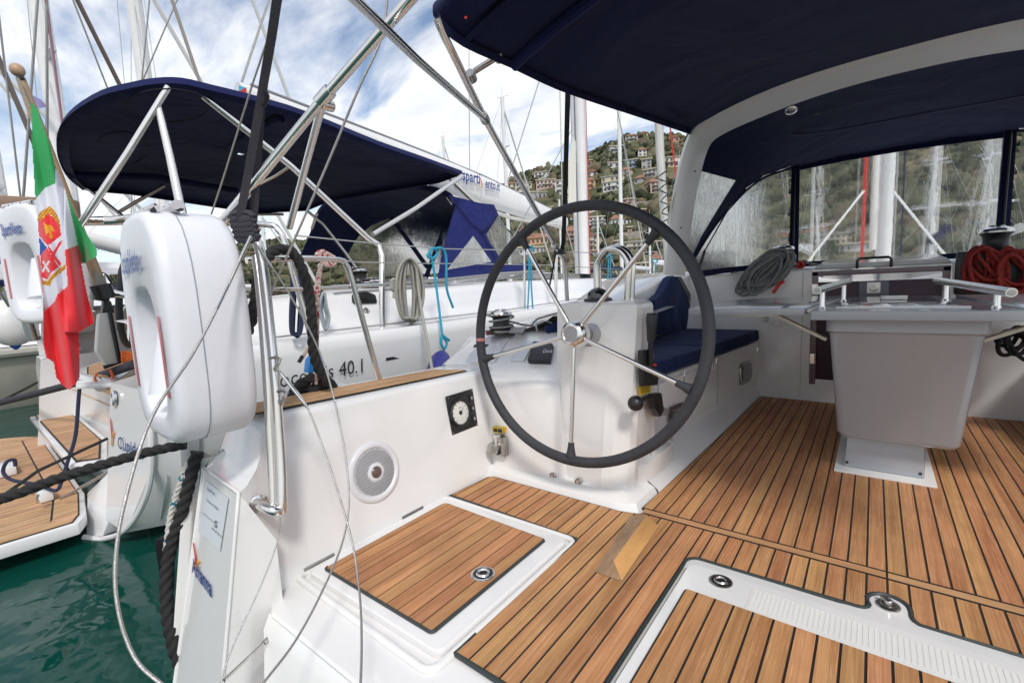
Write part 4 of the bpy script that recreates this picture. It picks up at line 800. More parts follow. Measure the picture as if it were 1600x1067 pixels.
# front panel: strips and windows
def fy(x): q = (x - CL) / .62; return 4.86 - .12 * q * q if abs(q) <= 1 else 4.74 - .10 * (abs(q) - 1) ** 1 - (1.2 * (abs(q) - 1) ** 1.6)
def wsheet(name, cols, mat, n=6, thick=0, off=0, par=SH):
    rows = []
    for j in range(n + 1):
        rows.append([bt.lerp(tp, j / n) + V(0, -off, 0) for bt, tp in cols])
    return B().sheet(rows).put(name, mat, par, recalc=False, thick=thick, ang=80)
zb0 = 1.045
def colx(x, zt): return (V(x, fy(x), zb0 + .025), V(x, fy(x) - .02, zt))
def ztop(x): q = abs(x - CL) / .62; return 1.925 - .045 * q ** 2 if q <= 1 else 0
cw = [colx(x, ztop(x) - .03) for x in [CL - .60 + i * .12 for i in range(11)]]
wsheet('centre_window', cw, VIN)
pw = [(P(1232, 412, y=4.73), P(1232, 262, y=4.73)), (P(1205, 414, y=4.65), P(1205, 272, y=4.63)), (P(1168, 417, y=4.45), P(1168, 294, y=4.43)), (P(1130, 421, y=4.15), P(1130, 336, y=4.11)), (P(1098, 425, y=3.88), P(1098, 382, y=3.86)), (P(1086, 427, y=3.78), P(1086, 402, y=3.76))]
wsheet('side_window', pw, VIN)
wsheet('side_window', [(mir(a), mir(c)) for a, c in pw], VIN)
def strip(name, pts, w, mat=NAVY, th=.012, dirv=V(0, 0, 1)): 
    return B().sheet([[p - dirv * w / 2 for p in pts], [p + dirv * w / 2 for p in pts]]).put(name, mat, SH, thick=th, recalc=False)
xs_ = [CL - .66 + i * .12 for i in range(12)]
strip('bottom_hem', [p for p in [P(1085, 430, y=3.72), P(1130, 423, y=4.12), P(1168, 419, y=4.42), P(1232, 414, y=4.68)]] + [V(x, fy(x) - .01, zb0 + .012) for x in xs_] + [mir(p) for p in [P(1232, 414, y=4.68), P(1168, 419, y=4.42), P(1130, 423, y=4.12), P(1085, 430, y=3.72)]], .045)
strip('top_hem', [V(x, fy(x) - .03, ztop(x) - .012) for x in [CL - .61 + i * .1109 for i in range(12)]], .065)
for s in (-1, 1):
    x = CL + s * .625; B().prism([V(x - .035, fy(x) - .035, zb0), V(x + .035, fy(x) - .035, zb0), V(x + .03, fy(x) - .05, 1.90), V(x - .03, fy(x) - .05, 1.90)], (0, .03, 0)).put('window_mullion', NAVY, SH, bevel=.006)
    B().tube([V(x, fy(x) - .045, zb0), V(x, fy(x) - .06, 1.89)], .008, seg=6).put('zip', BLK, SH, recalc=False)
    hb = [Wl[0], Wl[1], Wl[2], Wl[3], Wl[4], Wl[5]]; hb = hb if s < 0 else [mir(p) for p in hb]
    B().tube([p + V(.0, -.03, .0) for p in hb], .020, seg=8, sm=3).put('bow_sleeve', NAVY, SH, recalc=False)
    B().tube([p + V(.0, -.055, .004) for p in hb[3:6]] if s < 0 else [p + V(0, -.055, .004) for p in hb[3:6]], .011, seg=10, sm=3).put('bow_tube', STEEL, SH, recalc=False)
b = B(); b.tube([P(1236, 200 + 20, y=4.0)] and [P(1190, 196, y=3.9), P(1200, 205, y=3.95), P(1240, 211, y=4.05), P(1310, 203, y=4.1), P(1420, 182, y=4.1), P(1600, 150, y=4.1)], .007, seg=6, sm=4); b.put('seam_cord', pm('seam_navy', (.05, .055, .12), .8), SH, recalc=False)
for px, py, r_ in ((1276, 172, 0), (1185, 265, 30), (1161, 295, 40)): B().box(P(px, py, y=3.75 if r_ == 0 else 4.3), (.028, .012, .055 if r_ == 0 else .075), Matrix.Rotation(R(-r_), 3, 'Y')).put('strap_tab', BLK, SH, bevel=.002)
gs = T('gas_strut', 'thin black support strut beside the port sprayhood window', 'strut', P(1100, 420, y=3.7))
B().tube([P(1085, 442, y=3.7), P(1101, 392, y=3.75)], .011, seg=10).put('cylinder', BLK, gs, recalc=False)
B().tube([P(1101, 392, y=3.75), P(1124, 352, y=3.95), P(1150, 305, y=4.2)], .006, seg=8, sm=3).put('rod', STEEL, gs, recalc=False)
# ------------------------------------------------------------------ winches and rope coils at the bulkhead
wl = V(-.585, 4.36, 1.045); winch('cabin_top_winch', 'black winch under the grey rope coil at the port bulkhead', wl, .078, .165)
wr = V(.615, 4.36, 1.035); winch('cabin_top_winch', 'black winch carrying the red rope coil, starboard of companionway', wr, .085, .19)
def loops(par, name, mat, top, bot, n, wid, r, sd, dep=.05, seg=7):
    rg = random.Random(sd)
    for i in range(n):
        a = V(*top) + V(rg.uniform(-.03, .03), rg.uniform(-.02, .02), rg.uniform(-.02, .02)); c = V(*bot) + V(rg.uniform(-wid, wid) * .5, rg.uniform(-.02, .02), rg.uniform(-.05, .05))
        ax = (c - a); pr = V(ax.z, 0, -ax.x).normalized() * wid * rg.uniform(.45, 1.0) * .5; dp = V(0, -rg.uniform(.01, dep), 0)
        pts = [a + ax * .02 + dp, a + ax * .25 + pr * .9 + dp, a + ax * .65 + pr * 1.1 + dp * 1.3, a + ax * .95 + pr * .6 + dp, a + ax * 1.03 + dp, a + ax * .95 - pr * .6 + dp * .7, a + ax * .6 - pr * 1.1 + dp * .5, a + ax * .2 - pr * .8 + dp * .6]
        B().tube([p + V(rg.uniform(-.01, .01), 0, rg.uniform(-.01, .01)) for p in pts], r, seg=seg, closed=True, sm=4).put(name, mat, par, recalc=False, ang=80)
gcoil = T('rope_coil', 'grey braided rope coil slung over the port cabin-top winch', 'rope coil', P(1205, 430, y=4.15))
loops(gcoil, 'rope_turn', GROPE, P(1236, 396, y=4.22), P(1176, 446, y=4.16), 15, .20, .0105, 3, dep=.09)
loops(gcoil, 'rope_turn', GROPE, P(1222, 398, y=4.2), P(1168, 450, y=4.14), 7, .12, .0105, 5, dep=.12)
B().tube([P(1246, 413, y=4.3), P(1256, 408, y=4.3), P(1266, 412, y=4.3), P(1300, 416, y=4.3)], .011, seg=7, sm=3).put('rope_tail', GROPE, gcoil, recalc=False)
t = T('red_line_end', 'red whipped rope end tucked in the grey coil', 'rope', P(1215, 452, y=4.1)); B().tube([P(1208, 458, y=4.0), P(1218, 444, y=4.02), P(1224, 440, y=4.04)], .013, seg=7, sm=3).put('rope', RED, t, recalc=False)
t = T('red_shackle', 'small red soft shackle beside the sliding hatch rail', 'shackle', P(1250, 415, y=4.3)); B().tube([P(1246, 417, y=4.28), P(1250, 409, y=4.28), P(1256, 416, y=4.28)], .012, seg=7, sm=3, closed=True).put('loop', RED, t, recalc=False)
rcoil = T('rope_coil', 'red and black rope coil hung over the starboard cabin-top winch', 'rope coil', P(1550, 430, y=4.15))
loops(rcoil, 'rope_turn', RROPE, P(1530, 388, y=4.18), P(1540, 442, y=4.12), 10, .16, .0105, 8, dep=.10)
loops(rcoil, 'rope_turn', RROPE, P(1578, 392, y=4.18), P(1578, 448, y=4.12), 10, .16, .0105, 9, dep=.10)
bg_ = T('rope_bag', 'black mesh rope bag behind the red rope coil', 'bag', P(1550, 430, y=4.2)); B().box(P(1560, 425, y=4.21), (.40, .05, .28)).put('pouch', BLK, bg_, bevel=.02)
t = T('rope_coil', 'small black rope coil hanging below the starboard table leaf', 'rope coil', P(1590, 540, y=4.1)); loops(t, 'rope_turn', BROPE, P(1592, 515, y=4.1), P(1585, 550, y=4.08), 6, .14, .012, 12)
t = T('red_line_loop', 'red line loop dropping beneath the raised table leaf', 'rope', P(1155, 500, y=3.4)); B().tube([P(1146, 484, x=-1.22), P(1148, 496, x=-1.2), P(1155, 505, x=-1.18), P(1163, 500, x=-1.18), P(1168, 508, x=-1.15), P(1158, 511, x=-1.15), P(1152, 503, x=-1.18)], .012, seg=7, sm=3).put('rope', RED, t, recalc=False)
# ------------------------------------------------------------------ pushpit, handrails, straps
PP = T('pushpit_rail', 'polished stainless pushpit and stern handrail around the port quarter', 'guard rail', P(405, 785, x=-1.6))
ftube([P(400, 786, x=-1.585), P(425, 797, x=-1.50), P(437, 798, x=-1.50), P(441, 785, x=-1.50), P(438, 700, x=-1.53), P(428, 580, x=-1.56), P(418, 480, x=-1.60), P(408, 400, x=-1.63), P(398, 372, x=-1.66), P(388, 352, x=-1.70)], .0165, PP, 'handrail', sm=4)
ftube([P(428, 796, x=-1.52), P(424, 700, x=-1.55), P(415, 560, x=-1.58), P(406, 450, x=-1.63), P(400, 400, x=-1.66)], .014, PP, 'handrail', sm=3)
B().lathe([(.030, 0), (.030, .005), (.018, .012)], P(404, 786, x=-1.592), (1, -.15, 0), 20).put('foot_flange', STEEL, PP)
ftube([P(385, 407, x=-1.93), P(450, 404, x=-1.93), P(528, 406, x=-1.93), P(541, 415, x=-1.93), P(549, 435, x=-1.93), P(575, 530, x=-1.93), P(596, 604, x=-1.93)], .0135, PP, 'top_rail')
ftube([P(215, 352, x=-2.2), P(300, 348, x=-2.2), P(415, 351, x=-2.15), P(435, 360, x=-2.12), P(446, 380, x=-2.1), P(462, 440, x=-2.08), P(495, 560, x=-2.05)], .0135, PP, 'top_rail')
ftube([P(370, 452, x=-1.95), P(470, 452, x=-1.95), P(600, 445, x=-1.95)], .0085, PP, 'mid_rail', sm=0)
for px, py, x in ((430, 568, -1.55), (440, 620, -1.53), (398, 365, -1.66)):
    B().tube([P(px, py, x=x) + V(.02 * math.cos(a), .01 * math.sin(2 * a), .022 * math.sin(a)) for a in [i * .7 for i in range(9)]], .006, seg=7, closed=True).put('shackle', STEELD, PP, recalc=False)
B().tube([P(596, 780, x=-1.6)] and [P(427, 772, x=-1.585) + V(.002, .014 * math.cos(a), .014 * math.sin(a)) for a in [i * math.pi / 6 for i in range(12)]], .004, seg=6, closed=True).put('ring_eye', STEEL, PP, recalc=False)
gp = T('boarding_gate_wire', 'loose stainless guard wires looping down the port quarter', 'wire', P(400, 380, x=-1.6))
def wire(pts, r=.0032, sm=6, name='wire_strand', par=None, mat=None): B().tube(pts, r, seg=7, sm=sm).put(name, mat or WIRE, par or gp, recalc=False, ang=80)
wire([P(390, 372, x=-1.50), P(345, 470, x=-1.42), P(300, 555, x=-1.34), P(238, 650, x=-1.25), P(196, 780, x=-1.18), P(180, 880, x=-1.15), P(186, 960, x=-1.12), P(212, 1030, x=-1.08), P(256, 1072, x=-1.02)], .0036)
wire([P(392, 370, x=-1.50), P(366, 425, x=-1.46), P(338, 483, x=-1.41)], .0052, sm=0, name='swage_fitting', mat=STEEL)
wire([P(398, 378, x=-1.60), P(440, 440, x=-1.60), P(478, 505, x=-1.58), P(505, 565, x=-1.56), P(526, 640, x=-1.5), P(541, 720, x=-1.42), P(545, 790, x=-1.35), P(534, 850, x=-1.28), P(505, 920, x=-1.2), P(462, 1000, x=-1.12), P(405, 1075, x=-1.05)])
wire([P(398, 378, x=-1.598), P(425, 418, x=-1.60)], .0050, sm=0, name='swage_fitting', mat=STEEL)
wire([P(432, 575, x=-1.52), P(452, 598, x=-1.50), P(478, 632, x=-1.45), P(505, 700, x=-1.38), P(530, 775, x=-1.30), P(551, 850, x=-1.22), P(562, 930, x=-1.10), P(565, 1000, x=-.96), P(563, 1085, x=-.82)])
wire([P(436, 580, x=-1.52), P(480, 636, x=-1.45)], .0052, sm=0, name='swage_fitting', mat=STEEL)
wire([P(438, 808, x=-1.50), P(432, 850, x=-1.49), P(405, 920, x=-1.45), P(372, 990, x=-1.42), P(352, 1040, x=-1.40), P(345, 1072, x=-1.38)], .0026)
tb = T('turnbuckle', 'steel turnbuckle and shackle fixed to the quarter wall low down', 'turnbuckle', P(450, 968, x=-1.55))
B().tube([P(350, 1062, x=-1.42), P(412, 1004, x=-1.47)], .0045, seg=8).put('rod', STEELD, tb, recalc=False); B().tube([P(412, 1004, x=-1.47), P(424, 992, x=-1.48)], .0075, seg=8).put('sleeve', STEELD, tb, recalc=False)
for a, c, w in ((424, 992, .012), (436, 980, .012)): B().tube([P(a, c, x=-1.49).lerp(P(a + 14, c - 12, x=-1.51), t_) + V(0, 0, s_ * w) for t_, s_ in ((0, 0), (.15, .8), (.5, 1), (.85, .8), (1, 0), (.85, -.8), (.5, -1), (.15, -.8))], .004, seg=6, closed=True).put('shackle', STEELD, tb, recalc=False)
B().lathe([(.016, 0), (.016, .006), (.008, .01)], P(448, 968, x=-1.56), (1, -.2, 0), 14).put('eye_plate', STEELD, tb)
# straps at the backstay
bst = T('backstay_strap', 'wide dark elastic straps knotted onto the pushpit corner', 'strap', P(385, 350, x=-1.66))
STR2 = pm('charcoal_webbing', (.050, .050, .062), .8, bump=.5, bs=320)
ribbon([ahead(P(434, -8, x=-1.30), P(424, 60, x=-1.37), 2.5), P(434, -8, x=-1.30)], .024, bst, 'webbing', STR2)
ribbon(spline([P(434, -8, x=-1.30), P(424, 60, x=-1.37), P(412, 130, x=-1.45), P(400, 200, x=-1.52), P(386, 280, x=-1.60), P(374, 345, x=-1.66)], 3), .024, bst, 'webbing', STR2)
ribbon(spline([P(412, 130, x=-1.46), P(408, 170, x=-1.5), P(402, 250, x=-1.58), P(396, 345, x=-1.66)], 3), .024, bst, 'webbing', STR2)
B().tube([P(413, 140, x=-1.46), P(418, 150, x=-1.46), P(416, 160, x=-1.47), P(411, 165, x=-1.48)], .006, seg=6, sm=2).put('ring', BLK, bst, recalc=False)
for k in range(5): B().tube([P(378 + 3 * k * .7, 338 + k * 8, x=-1.66) + V(.03 * math.cos(a), .035 * math.cos(a) * .6, .012 * math.sin(a) + .01 * k * 0) for a in [i * .63 for i in range(10)]], .012, seg=6, closed=True).put('strap_turn', STR2, bst, recalc=False)
ws = T('thin_stay', 'thin slack stay wire crossing in front of the bimini tubes', 'wire', P(480, 330, x=-1.6)); wire([ahead(P(606, -6, x=-1.2), P(596, 60, x=-1.24), 3), P(606, -6, x=-1.2)], .004, par=ws, sm=0); wire([P(606, -6, x=-1.2), P(596, 60, x=-1.24), P(560, 140, x=-1.32), P(510, 260, x=-1.45), P(462, 370, x=-1.58), P(424, 455, x=-1.7)], .004, par=ws)
ws = T('thin_stay', 'pale cord running from top edge down to the ring buoy rail', 'cord', P(350, 280, x=-1.9)); wire([ahead(P(441, -4, x=-1.4), P(395, 130, x=-1.6), 3), P(441, -4, x=-1.4)], .003, par=ws, sm=0, mat=GROPE2); wire([P(441, -4, x=-1.4), P(395, 130, x=-1.6), P(350, 275, x=-1.8), P(330, 335, x=-1.9)], .003, par=ws, sm=2, mat=GROPE2)
# ------------------------------------------------------------------ ropes at the quarter
def rope3(name, label, pts, r, mat, sm=8, cat='mooring rope', parts='rope'):
    t = T(name, label, cat, pts[0]); B().tube(pts, r, seg=18, sm=int(sm * 3.6), lobes=3, twist=1.05 / r).put(parts, mat, t, recalc=False, ang=80); return t
rope3('mooring_rope', 'thick black three-strand mooring rope running from the quarter off left', [P(-30, 790, x=-2.3), P(40, 766, x=-2.25), P(100, 744, x=-2.2), P(180, 720, x=-2.12), P(240, 704, x=-2.06), P(290, 694, x=-2.0)], .0175, BROPE, sm=18)
rope3('hanging_rope', 'thick black twisted rope hanging down the edge of the quarter', [P(308, 706, x=-1.97), P(298, 745, x=-1.98), P(284, 800, x=-2.0), P(268, 850, x=-2.02), P(260, 900, x=-2.02), P(262, 960, x=-2.0), P(272, 1010, x=-1.98), P(282, 1040, x=-1.97)], .021, BROPE, sm=14)
rope3('hanging_rope', 'white rope with teal flecks beside the black one on the quarter', [P(360, 706, x=-1.9), P(330, 708, x=-1.96), P(296, 722, x=-2.03), P(280, 760, x=-2.06), P(268, 800, x=-2.07), P(263, 835, x=-2.06), P(260, 860, x=-2.05)], .0115, WROPE, sm=14)
rope3('loop_rope', 'heavy black rope looped over the pushpit top rail', [P(385, 520, x=-1.75), P(398, 480, x=-1.78), P(404, 440, x=-1.80), P(416, 405, x=-1.84), P(436, 390, x=-1.88), P(458, 396, x=-1.88), P(474, 425, x=-1.86), P(484, 465, x=-1.84), P(488, 510, x=-1.83), P(490, 550, x=-1.84), P(500, 580, x=-1.85), P(513, 600, x=-1.86)], .0205, BROPE, sm=10)
kn = T('rope_pile', 'pile of heavy black rope heaped on the side deck', 'rope', P(480, 615, x=-1.95))
for pts in ([(448, 632), (470, 600), (500, 590), (520, 604), (518, 618)], [(450, 640), (480, 618), (505, 598), (515, 620), (500, 630)], [(455, 615), (480, 606), (490, 620), (470, 640), (440, 646)], [(460, 628), (490, 612), (512, 612), (522, 622)]):
    B().tube([P(a, c, x=-2.0 + .03 * (i % 3)) for i, (a, c) in enumerate(pts)], .0215, seg=18, sm=34, lobes=3, twist=50).put('rope', BROPE, kn, recalc=False, ang=80)
fp = T('fender_step', 'pale folded fender board corner behind the black rope pile', 'fender', P(510, 600, x=-2.1)); B().prism([P(430, 650, x=-2.08), P(505, 582, x=-2.15), P(552, 606, x=-2.15), P(500, 640, x=-2.08)], (0, 0, -.02)).put('board', GELB, fp, bevel=.006)
bc = T('rope_cover', 'bright blue plastic cap on the deck edge', 'cap', P(494, 570, x=-2.2)); B().prism([P(482, 583, x=-2.25), P(484, 563, x=-2.25), P(492, 553, x=-2.25), P(502, 556, x=-2.25), P(510, 578, x=-2.25)], (-.05, 0, 0)).put('cap', pm('blue_plastic', (.01, .22, .60), .35), bc, bevel=.006)
pr = T('flecked_line', 'white line with red flecks tied to the top rail', 'rope', P(505, 400, x=-1.93))
for i in range(4): B().tube([P(504 + i * 3, 401 + i, x=-1.93) + V(.0, .028 * math.cos(a) * (1 + .1 * i), .024 * math.sin(a) - .003 * i) for a in [k * .7 for k in range(9)]], .009, seg=8, closed=True).put('knot_turn', PROPE, pr, recalc=False)
B().tube([P(502, 412, x=-1.90), P(498, 450, x=-1.90), P(496, 520, x=-1.9), P(494, 600, x=-1.93)], .0075, seg=8, sm=5).put('rope', PROPE, pr, recalc=False)
B().tube([P(500, 412, x=-1.91), P(492, 460, x=-1.91), P(486, 530, x=-1.92), P(480, 545, x=-1.92), P(472, 560, x=-1.92)], .0075, seg=8, sm=5).put('rope', PROPE, pr, recalc=False)
B().tube([P(473, 556, x=-1.92), P(467, 566, x=-1.92)], .0085, seg=8).put('whipped_end', BLK, pr, recalc=False)
# ------------------------------------------------------------------ ring buoy case on the pushpit
RBC = pm('buoy_white_plastic', (.80, .81, .85), .38, coat=.15, var=.07, vs=4, bump=.10, bs=6)
def buoy(label, o, F_, U_, S_, sc=1.0, txt=True):
    "horseshoe buoy case: F_ = normal of its open face, U_ = up, S_ = across the face"
    t = T('horseshoe_buoy', label, 'life buoy', o)
    hw, hh, th = .235 * sc, .345 * sc, .215 * sc
    def out(k, hw_, hh_):   # rounded outline, straight bottom sides
        pts = []
        for i in range(28):
            a = 2 * math.pi * i / 28; c, s = math.cos(a), math.sin(a); e = .62 if s > 0 else .5
            pts.append((math.copysign(abs(c) ** e, c) * hw_, math.copysign(abs(s) ** (.75 if s > 0 else .5), s) * hh_))
        return pts
    def ring3(k, hw_, hh_): return [o + S_ * x + U_ * y + F_ * k for x, y in out(0, hw_, hh_)]
    dn_ = U_ * (-hh * .20)
    def ring4(k, a_, c_): return [p + dn_ for p in ring3(k, a_, c_)]
    b = B(); b.loft([ring3(-th * .5, hw * .84, hh * .90), ring3(-th * .49, hw * .92, hh * .95), ring3(-th * .43, hw * .98, hh * .985), ring3(-th * .34, hw, hh), ring3(th * .36, hw, hh), ring3(th * .45, hw * .98, hh * .985), ring3(th * .49, hw * .94, hh * .96), ring3(th * .5, hw * .88, hh * .92), ring4(th * .5, hw * .58, hh * .58), ring4(th * .46, hw * .54, hh * .55), ring4(-th * .05, hw * .48, hh * .50), ring4(-th * .1, hw * .3, hh * .3)])
    b.put('case', RBC, t, ang=55)
    b = B(); b.tube([o + S_ * x + U_ * y + F_ * (th * .14) for x, y in out(0, hw * 1.002, hh * 1.002)], .0018 * sc, seg=5, closed=True); b.put('case_seam', pm('seam_grey', (.35, .37, .42), .5), t, recalc=False)
    b = B(); b.tube([o + U_ * (hh + .006) + S_ * x + F_ * (th * .1) for x in (-hw * .75, -hw * .4, hw * .1, hw * .6)], .017 * sc, seg=10); b.tube([o + U_ * (hh - .002) + S_ * x + F_ * (th * .34) for x in (-hw * .7, 0, hw * .5)], .013 * sc, seg=10); b.put('rope_roll', flecked('roll_white', (.70, .70, .72), (.05, .05, .06), 40, lo=.64, hi=.66), t, recalc=False)
    b = B(); b.tube([o + S_ * (hw * .10) + U_ * (hh * .1) + F_ * th * .2, o + S_ * (hw * .22) + U_ * (-hh * .55) + F_ * th * .2], lambda q: (.03 + .06 * q) * sc, seg=10); b.put('inner_float', RBC, t, recalc=False)
    for s in (-1, 1): b = B(); b.loft([[o + S_ * (s * hw * .74) + U_ * (hh * y) + F_ * (th * .50 + .004), o + S_ * (s * hw * .66) + U_ * (hh * y) + F_ * (th * .50 + .004)] for y in (-.55, -.3, -.1, .12)], closed=False); b.put('red_stripe', pm('faded_red', (.62, .16, .18), .4), t, recalc=False)
    if txt:
        e = F_ * (th * .5 + .006)
        text('lettering', 'SpartiVento', o + e + S_ * (-hw * .60) + U_ * (hh * .50), S_ * (.043 * sc), U_ * (.095 * sc), pm('lettering_blue', (.06, .12, .34), .5), t, off=.02)
        text('small_lettering', 'charter', o + e + S_ * (.0) + U_ * (hh * .48), S_ * (.03 * sc), U_ * (.035 * sc), pm('lettering_grey', (.35, .4, .5), .5), t)
    return t
bo = V(-1.725, .545, P(335, 512, x=-1.49).z)
bu = V(.0, .0, 1); bF = V(-.04, -1, 0).normalized(); bS = V(1, -.04, 0).normalized()
buoy('large white horseshoe buoy case strapped to our port pushpit corner', bo, bF, bu, bS, 1.0)
# ------------------------------------------------------------------ prints on our transom
def tq(px, py): return onface(px, py, .004)
nm = T('boat_name', 'dark blue name Arianna under a red and yellow wing on our transom', 'lettering', tq(310, 900))
def vlogo(par, f, s=1.0):
    def q(pts, nm, m): B().add([f(a, c) for a, c in pts], [tuple(range(len(pts)))]).put(nm, m, par, recalc=False)
    q([(0, 0), (.10, .14), (.18, .42), (.20, .70), (.12, .80), (.10, .5), (.04, .2)], 'red_wing', INKR)
    q([(.38, .42), (.30, .52), (.20, .72), (.16, .95), (.05, .98), (.09, .78), (.20, .55), (.30, .45)], 'yellow_wing', INKO)
def aff(o, u, v): return lambda a, c: o + u * a + v * c
o_, u_, v_ = tq(302, 842), tq(337, 888) - tq(302, 842), tq(303, 893) - tq(302, 842)
vlogo(nm, aff(o_, u_ * 1.1, v_ * .82))
text('lettering', 'Arianna', tq(303, 892), (tq(338, 938) - tq(303, 892)) / 3.55, (tq(303, 866) - tq(303, 892)) / .75, INKB, nm, off=.025)
stk = T('charter_sticker', 'pale printed charter sticker sheet near the top of our transom', 'sticker', tq(335, 800))
c4 = [tq(324, 750), tq(359, 778), tq(346, 861), tq(312, 829)]
B().add(c4, [(0, 1, 2, 3)]).put('sheet', PAPER, stk, recalc=False)
def sq(u, v): return c4[0].lerp(c4[1], u).lerp(c4[3].lerp(c4[2], u), v) + (V(0, 0, 1) - c4[0]).normalized() * .002
def stext(s, u, v, w, h, m): text('lettering', s, sq(u, v), (sq(u + w, v) - sq(u, v)) / (.55 * len(s)), (sq(u, v - h) - sq(u, v)) / .8, m, stk)
stext('SpartiVento', .12, .14, .45, .07, INKB); stext('Concessionario Ufficiale', .15, .34, .75, .06, INKB); stext('LAGOON', .05, .62, .45, .04, INKG); stext('S', .62, .66, .18, .14, INKK); stext('BENETEAU', .55, .74, .42, .035, INKK)

# mould joints and small fittings on the white mouldings
JM = pm('sealant_joint', (.34, .33, .30), .7)
def joint(pts, r=.0016): B().tube(pts, r, seg=5).put('sealant_joint', JM, Y, recalc=False)
joint([V(-1.606, y, .012) for y in (.80, 1.2, 1.6, 1.78)], .0018)
joint([P(1014, 640, x=-.842), P(1016, 700, x=-.842), P(1020, 735, x=-.842)], .0016)
joint([V(-1.35, 4.214, .47), V(-1.35, 4.214, .99)], .0014); joint([V(-.43, 4.214, .02), V(-.43, 4.214, .99)], .0014); joint([V(.47, 4.214, .02), V(.47, 4.214, .99)], .0014)
joint([V(seatx(y) + .005, y, .36) for y in (2.24, 2.45)], .0014); joint([V(seatx(3.3) + .004, 3.3, .13), V(seatx(3.3) + .004, 3.3, .44)], .0014)
joint([V(-1.0, .606, -.016), V(1.2, .606, -.016)], .0015)
B().lathe([(.030, 0), (.030, .004), (.022, .006), (.021, .002)], V(-.60, 4.214, .60), (0, -1, 0), 18).put('deck_plate', GEL, Y)
B().prism([P(1193, 489, y=4.213), P(1199, 489, y=4.213), P(1199, 503, y=4.213), P(1193, 503, y=4.213)], (0, -.004, 0)).put('catch_plate', STEELD, Y)
B().lathe([(.014, 0), (.014, .004), (.008, .006)], P(350, 765, x=-1.60), (1, -.2, 0), 12) and None
# ------------------------------------------------------------------ the yacht moored alongside
NB = T('sailing_yacht', 'white yacht moored alongside with lowered teak bathing platform, boom and lettered hull side', 'sailing yacht', (-4.9, 6, -.45))
def nx(w): return -4.9 + w
b = B(); rows = []
for y, w, dz in ((.80, 1.88, 0), (1.2, 1.90, 0), (2.5, 1.95, .0), (4.5, 1.97, .02), (7, 1.80, .05), (9.5, 1.35, .10), (11.5, .75, .17), (13.2, .03, .24)):
    sec = [(w * .985, .705 + dz), (w, .66 + dz), (w * 1.0, .60 + dz), (w * .985, .3 + dz), (w * .93, 0), (w * .80, -.32), (w * .62, -.50), (w * .3, -.62)]
    rows.append([V(nx(a), y, z) for a, z in sec] + [V(nx(-a), y, z) for a, z in sec[::-1]])
b.loft(rows, closed=False); b.put('hull', GELB, NB, ang=50)
# deck, coaming and cabin side
b = B(); dr = []
for y, w, dz, c in ((.80, 1.88, 0, .5), (1.6, 1.90, .0, .85), (2.2, 1.93, .0, 1.0), (4.5, 1.97, .02, 1.0), (7, 1.80, .05, .9), (9.5, 1.35, .10, .5), (11.5, .75, .17, .2), (13.2, .03, .24, 0)):
    h = .28 * c
    dr.append([V(nx(w * .985), y, .705 + dz), V(nx(w * .96), y, .715 + dz), V(nx(w * .955), y, .70 + dz), V(nx(w - .28), y, .715 + dz), V(nx(w - .33), y, .74 + dz), V(nx(w - .44), y, .74 + dz + h * .85), V(nx(w - .50), y, .74 + dz + h), V(nx(w - .75 if w > .8 else 0), y, .75 + dz + h)])
b.loft(dr, closed=False); b.put('deck_and_coaming', GELB, NB, ang=40)
b = B(); b.loft([[V(-4.9 - (p.x + 4.9), p.y, p.z) for p in r] for r in dr], closed=False); b.put('deck_and_coaming', GELB, NB, ang=40)
B().loft([[V(-6.3, 4.3, 1.05), V(-3.6, 4.3, 1.05)], [V(-6.2, 5.2, 1.15), V(-3.7, 5.2, 1.15)], [V(-5.8, 9, 1.1), V(-4.0, 9, 1.1)], [V(-5, 12, .95), V(-4.8, 12, .95)]], closed=False).put('coachroof', GELB, NB)
B().add([V(-6.4, .9, .2), V(-3.4, .9, .2), V(-3.4, 4.4, .25), V(-6.4, 4.4, .25)], [(0, 1, 2, 3)]).put('cockpit_sole', TEAKL, NB)
# transom quarters
for s in (1, -1):
    q = B(); m_ = lambda p: p if s > 0 else V(-9.8 - p.x, p.y, p.z)
    inb = [P(173, 598, x=-3.7), P(171, 650, x=-3.7), P(168, 740, x=-3.7), P(165, 812, x=-3.7)]
    oub = [P(216, 608, x=-3.25), P(235, 650, x=-3.1), P(236, 735, x=-3.15), P(196, 832, x=-3.5)]
    q.loft([[m_(p) for p in inb], [m_(a.lerp(c, .5)) for a, c in zip(inb, oub)], [m_(p) for p in oub], [m_(p + V(.10, .10, .0)) for p in oub[:2]] + [m_(oub[2] + V(.08, .12, 0)), m_(oub[3] + V(.12, .3, -.02))], [m_(V(-3.015, .95, .66)), m_(V(-3.02, .95, .3)), m_(V(-3.13, .95, -.05)), m_(V(-3.6, .95, -.48))]], closed=False)
    q.loft([[m_(p) for p in inb], [m_(p + V(-.02, .5, .02)) for p in inb]], closed=False)
    q.loft([[m_(inb[0]), m_(oub[0]), m_(oub[0] + V(.1, .1, 0)), m_(V(-3.015, .95, .66))], [m_(inb[0] + V(0, .3, .06)), m_(oub[0] + V(0, .3, .06)), m_(V(-3.1, .95, .70)), m_(V(-3.02, .96, .70))]], closed=False)
    q.put('transom_quarter', GELB, NB, ang=45)
ctr = B(); ctr.loft([[V(-6.2, .9, .3), V(-3.65, .9, .3)], [V(-6.2, .93, -.05), V(-3.65, .93, -.05)], [V(-6.1, .80, -.30), V(-3.7, .80, -.30)], [V(-6.0, .85, -.6), V(-3.8, .85, -.6)]], closed=False); ctr.put('transom_well', GELB, NB)
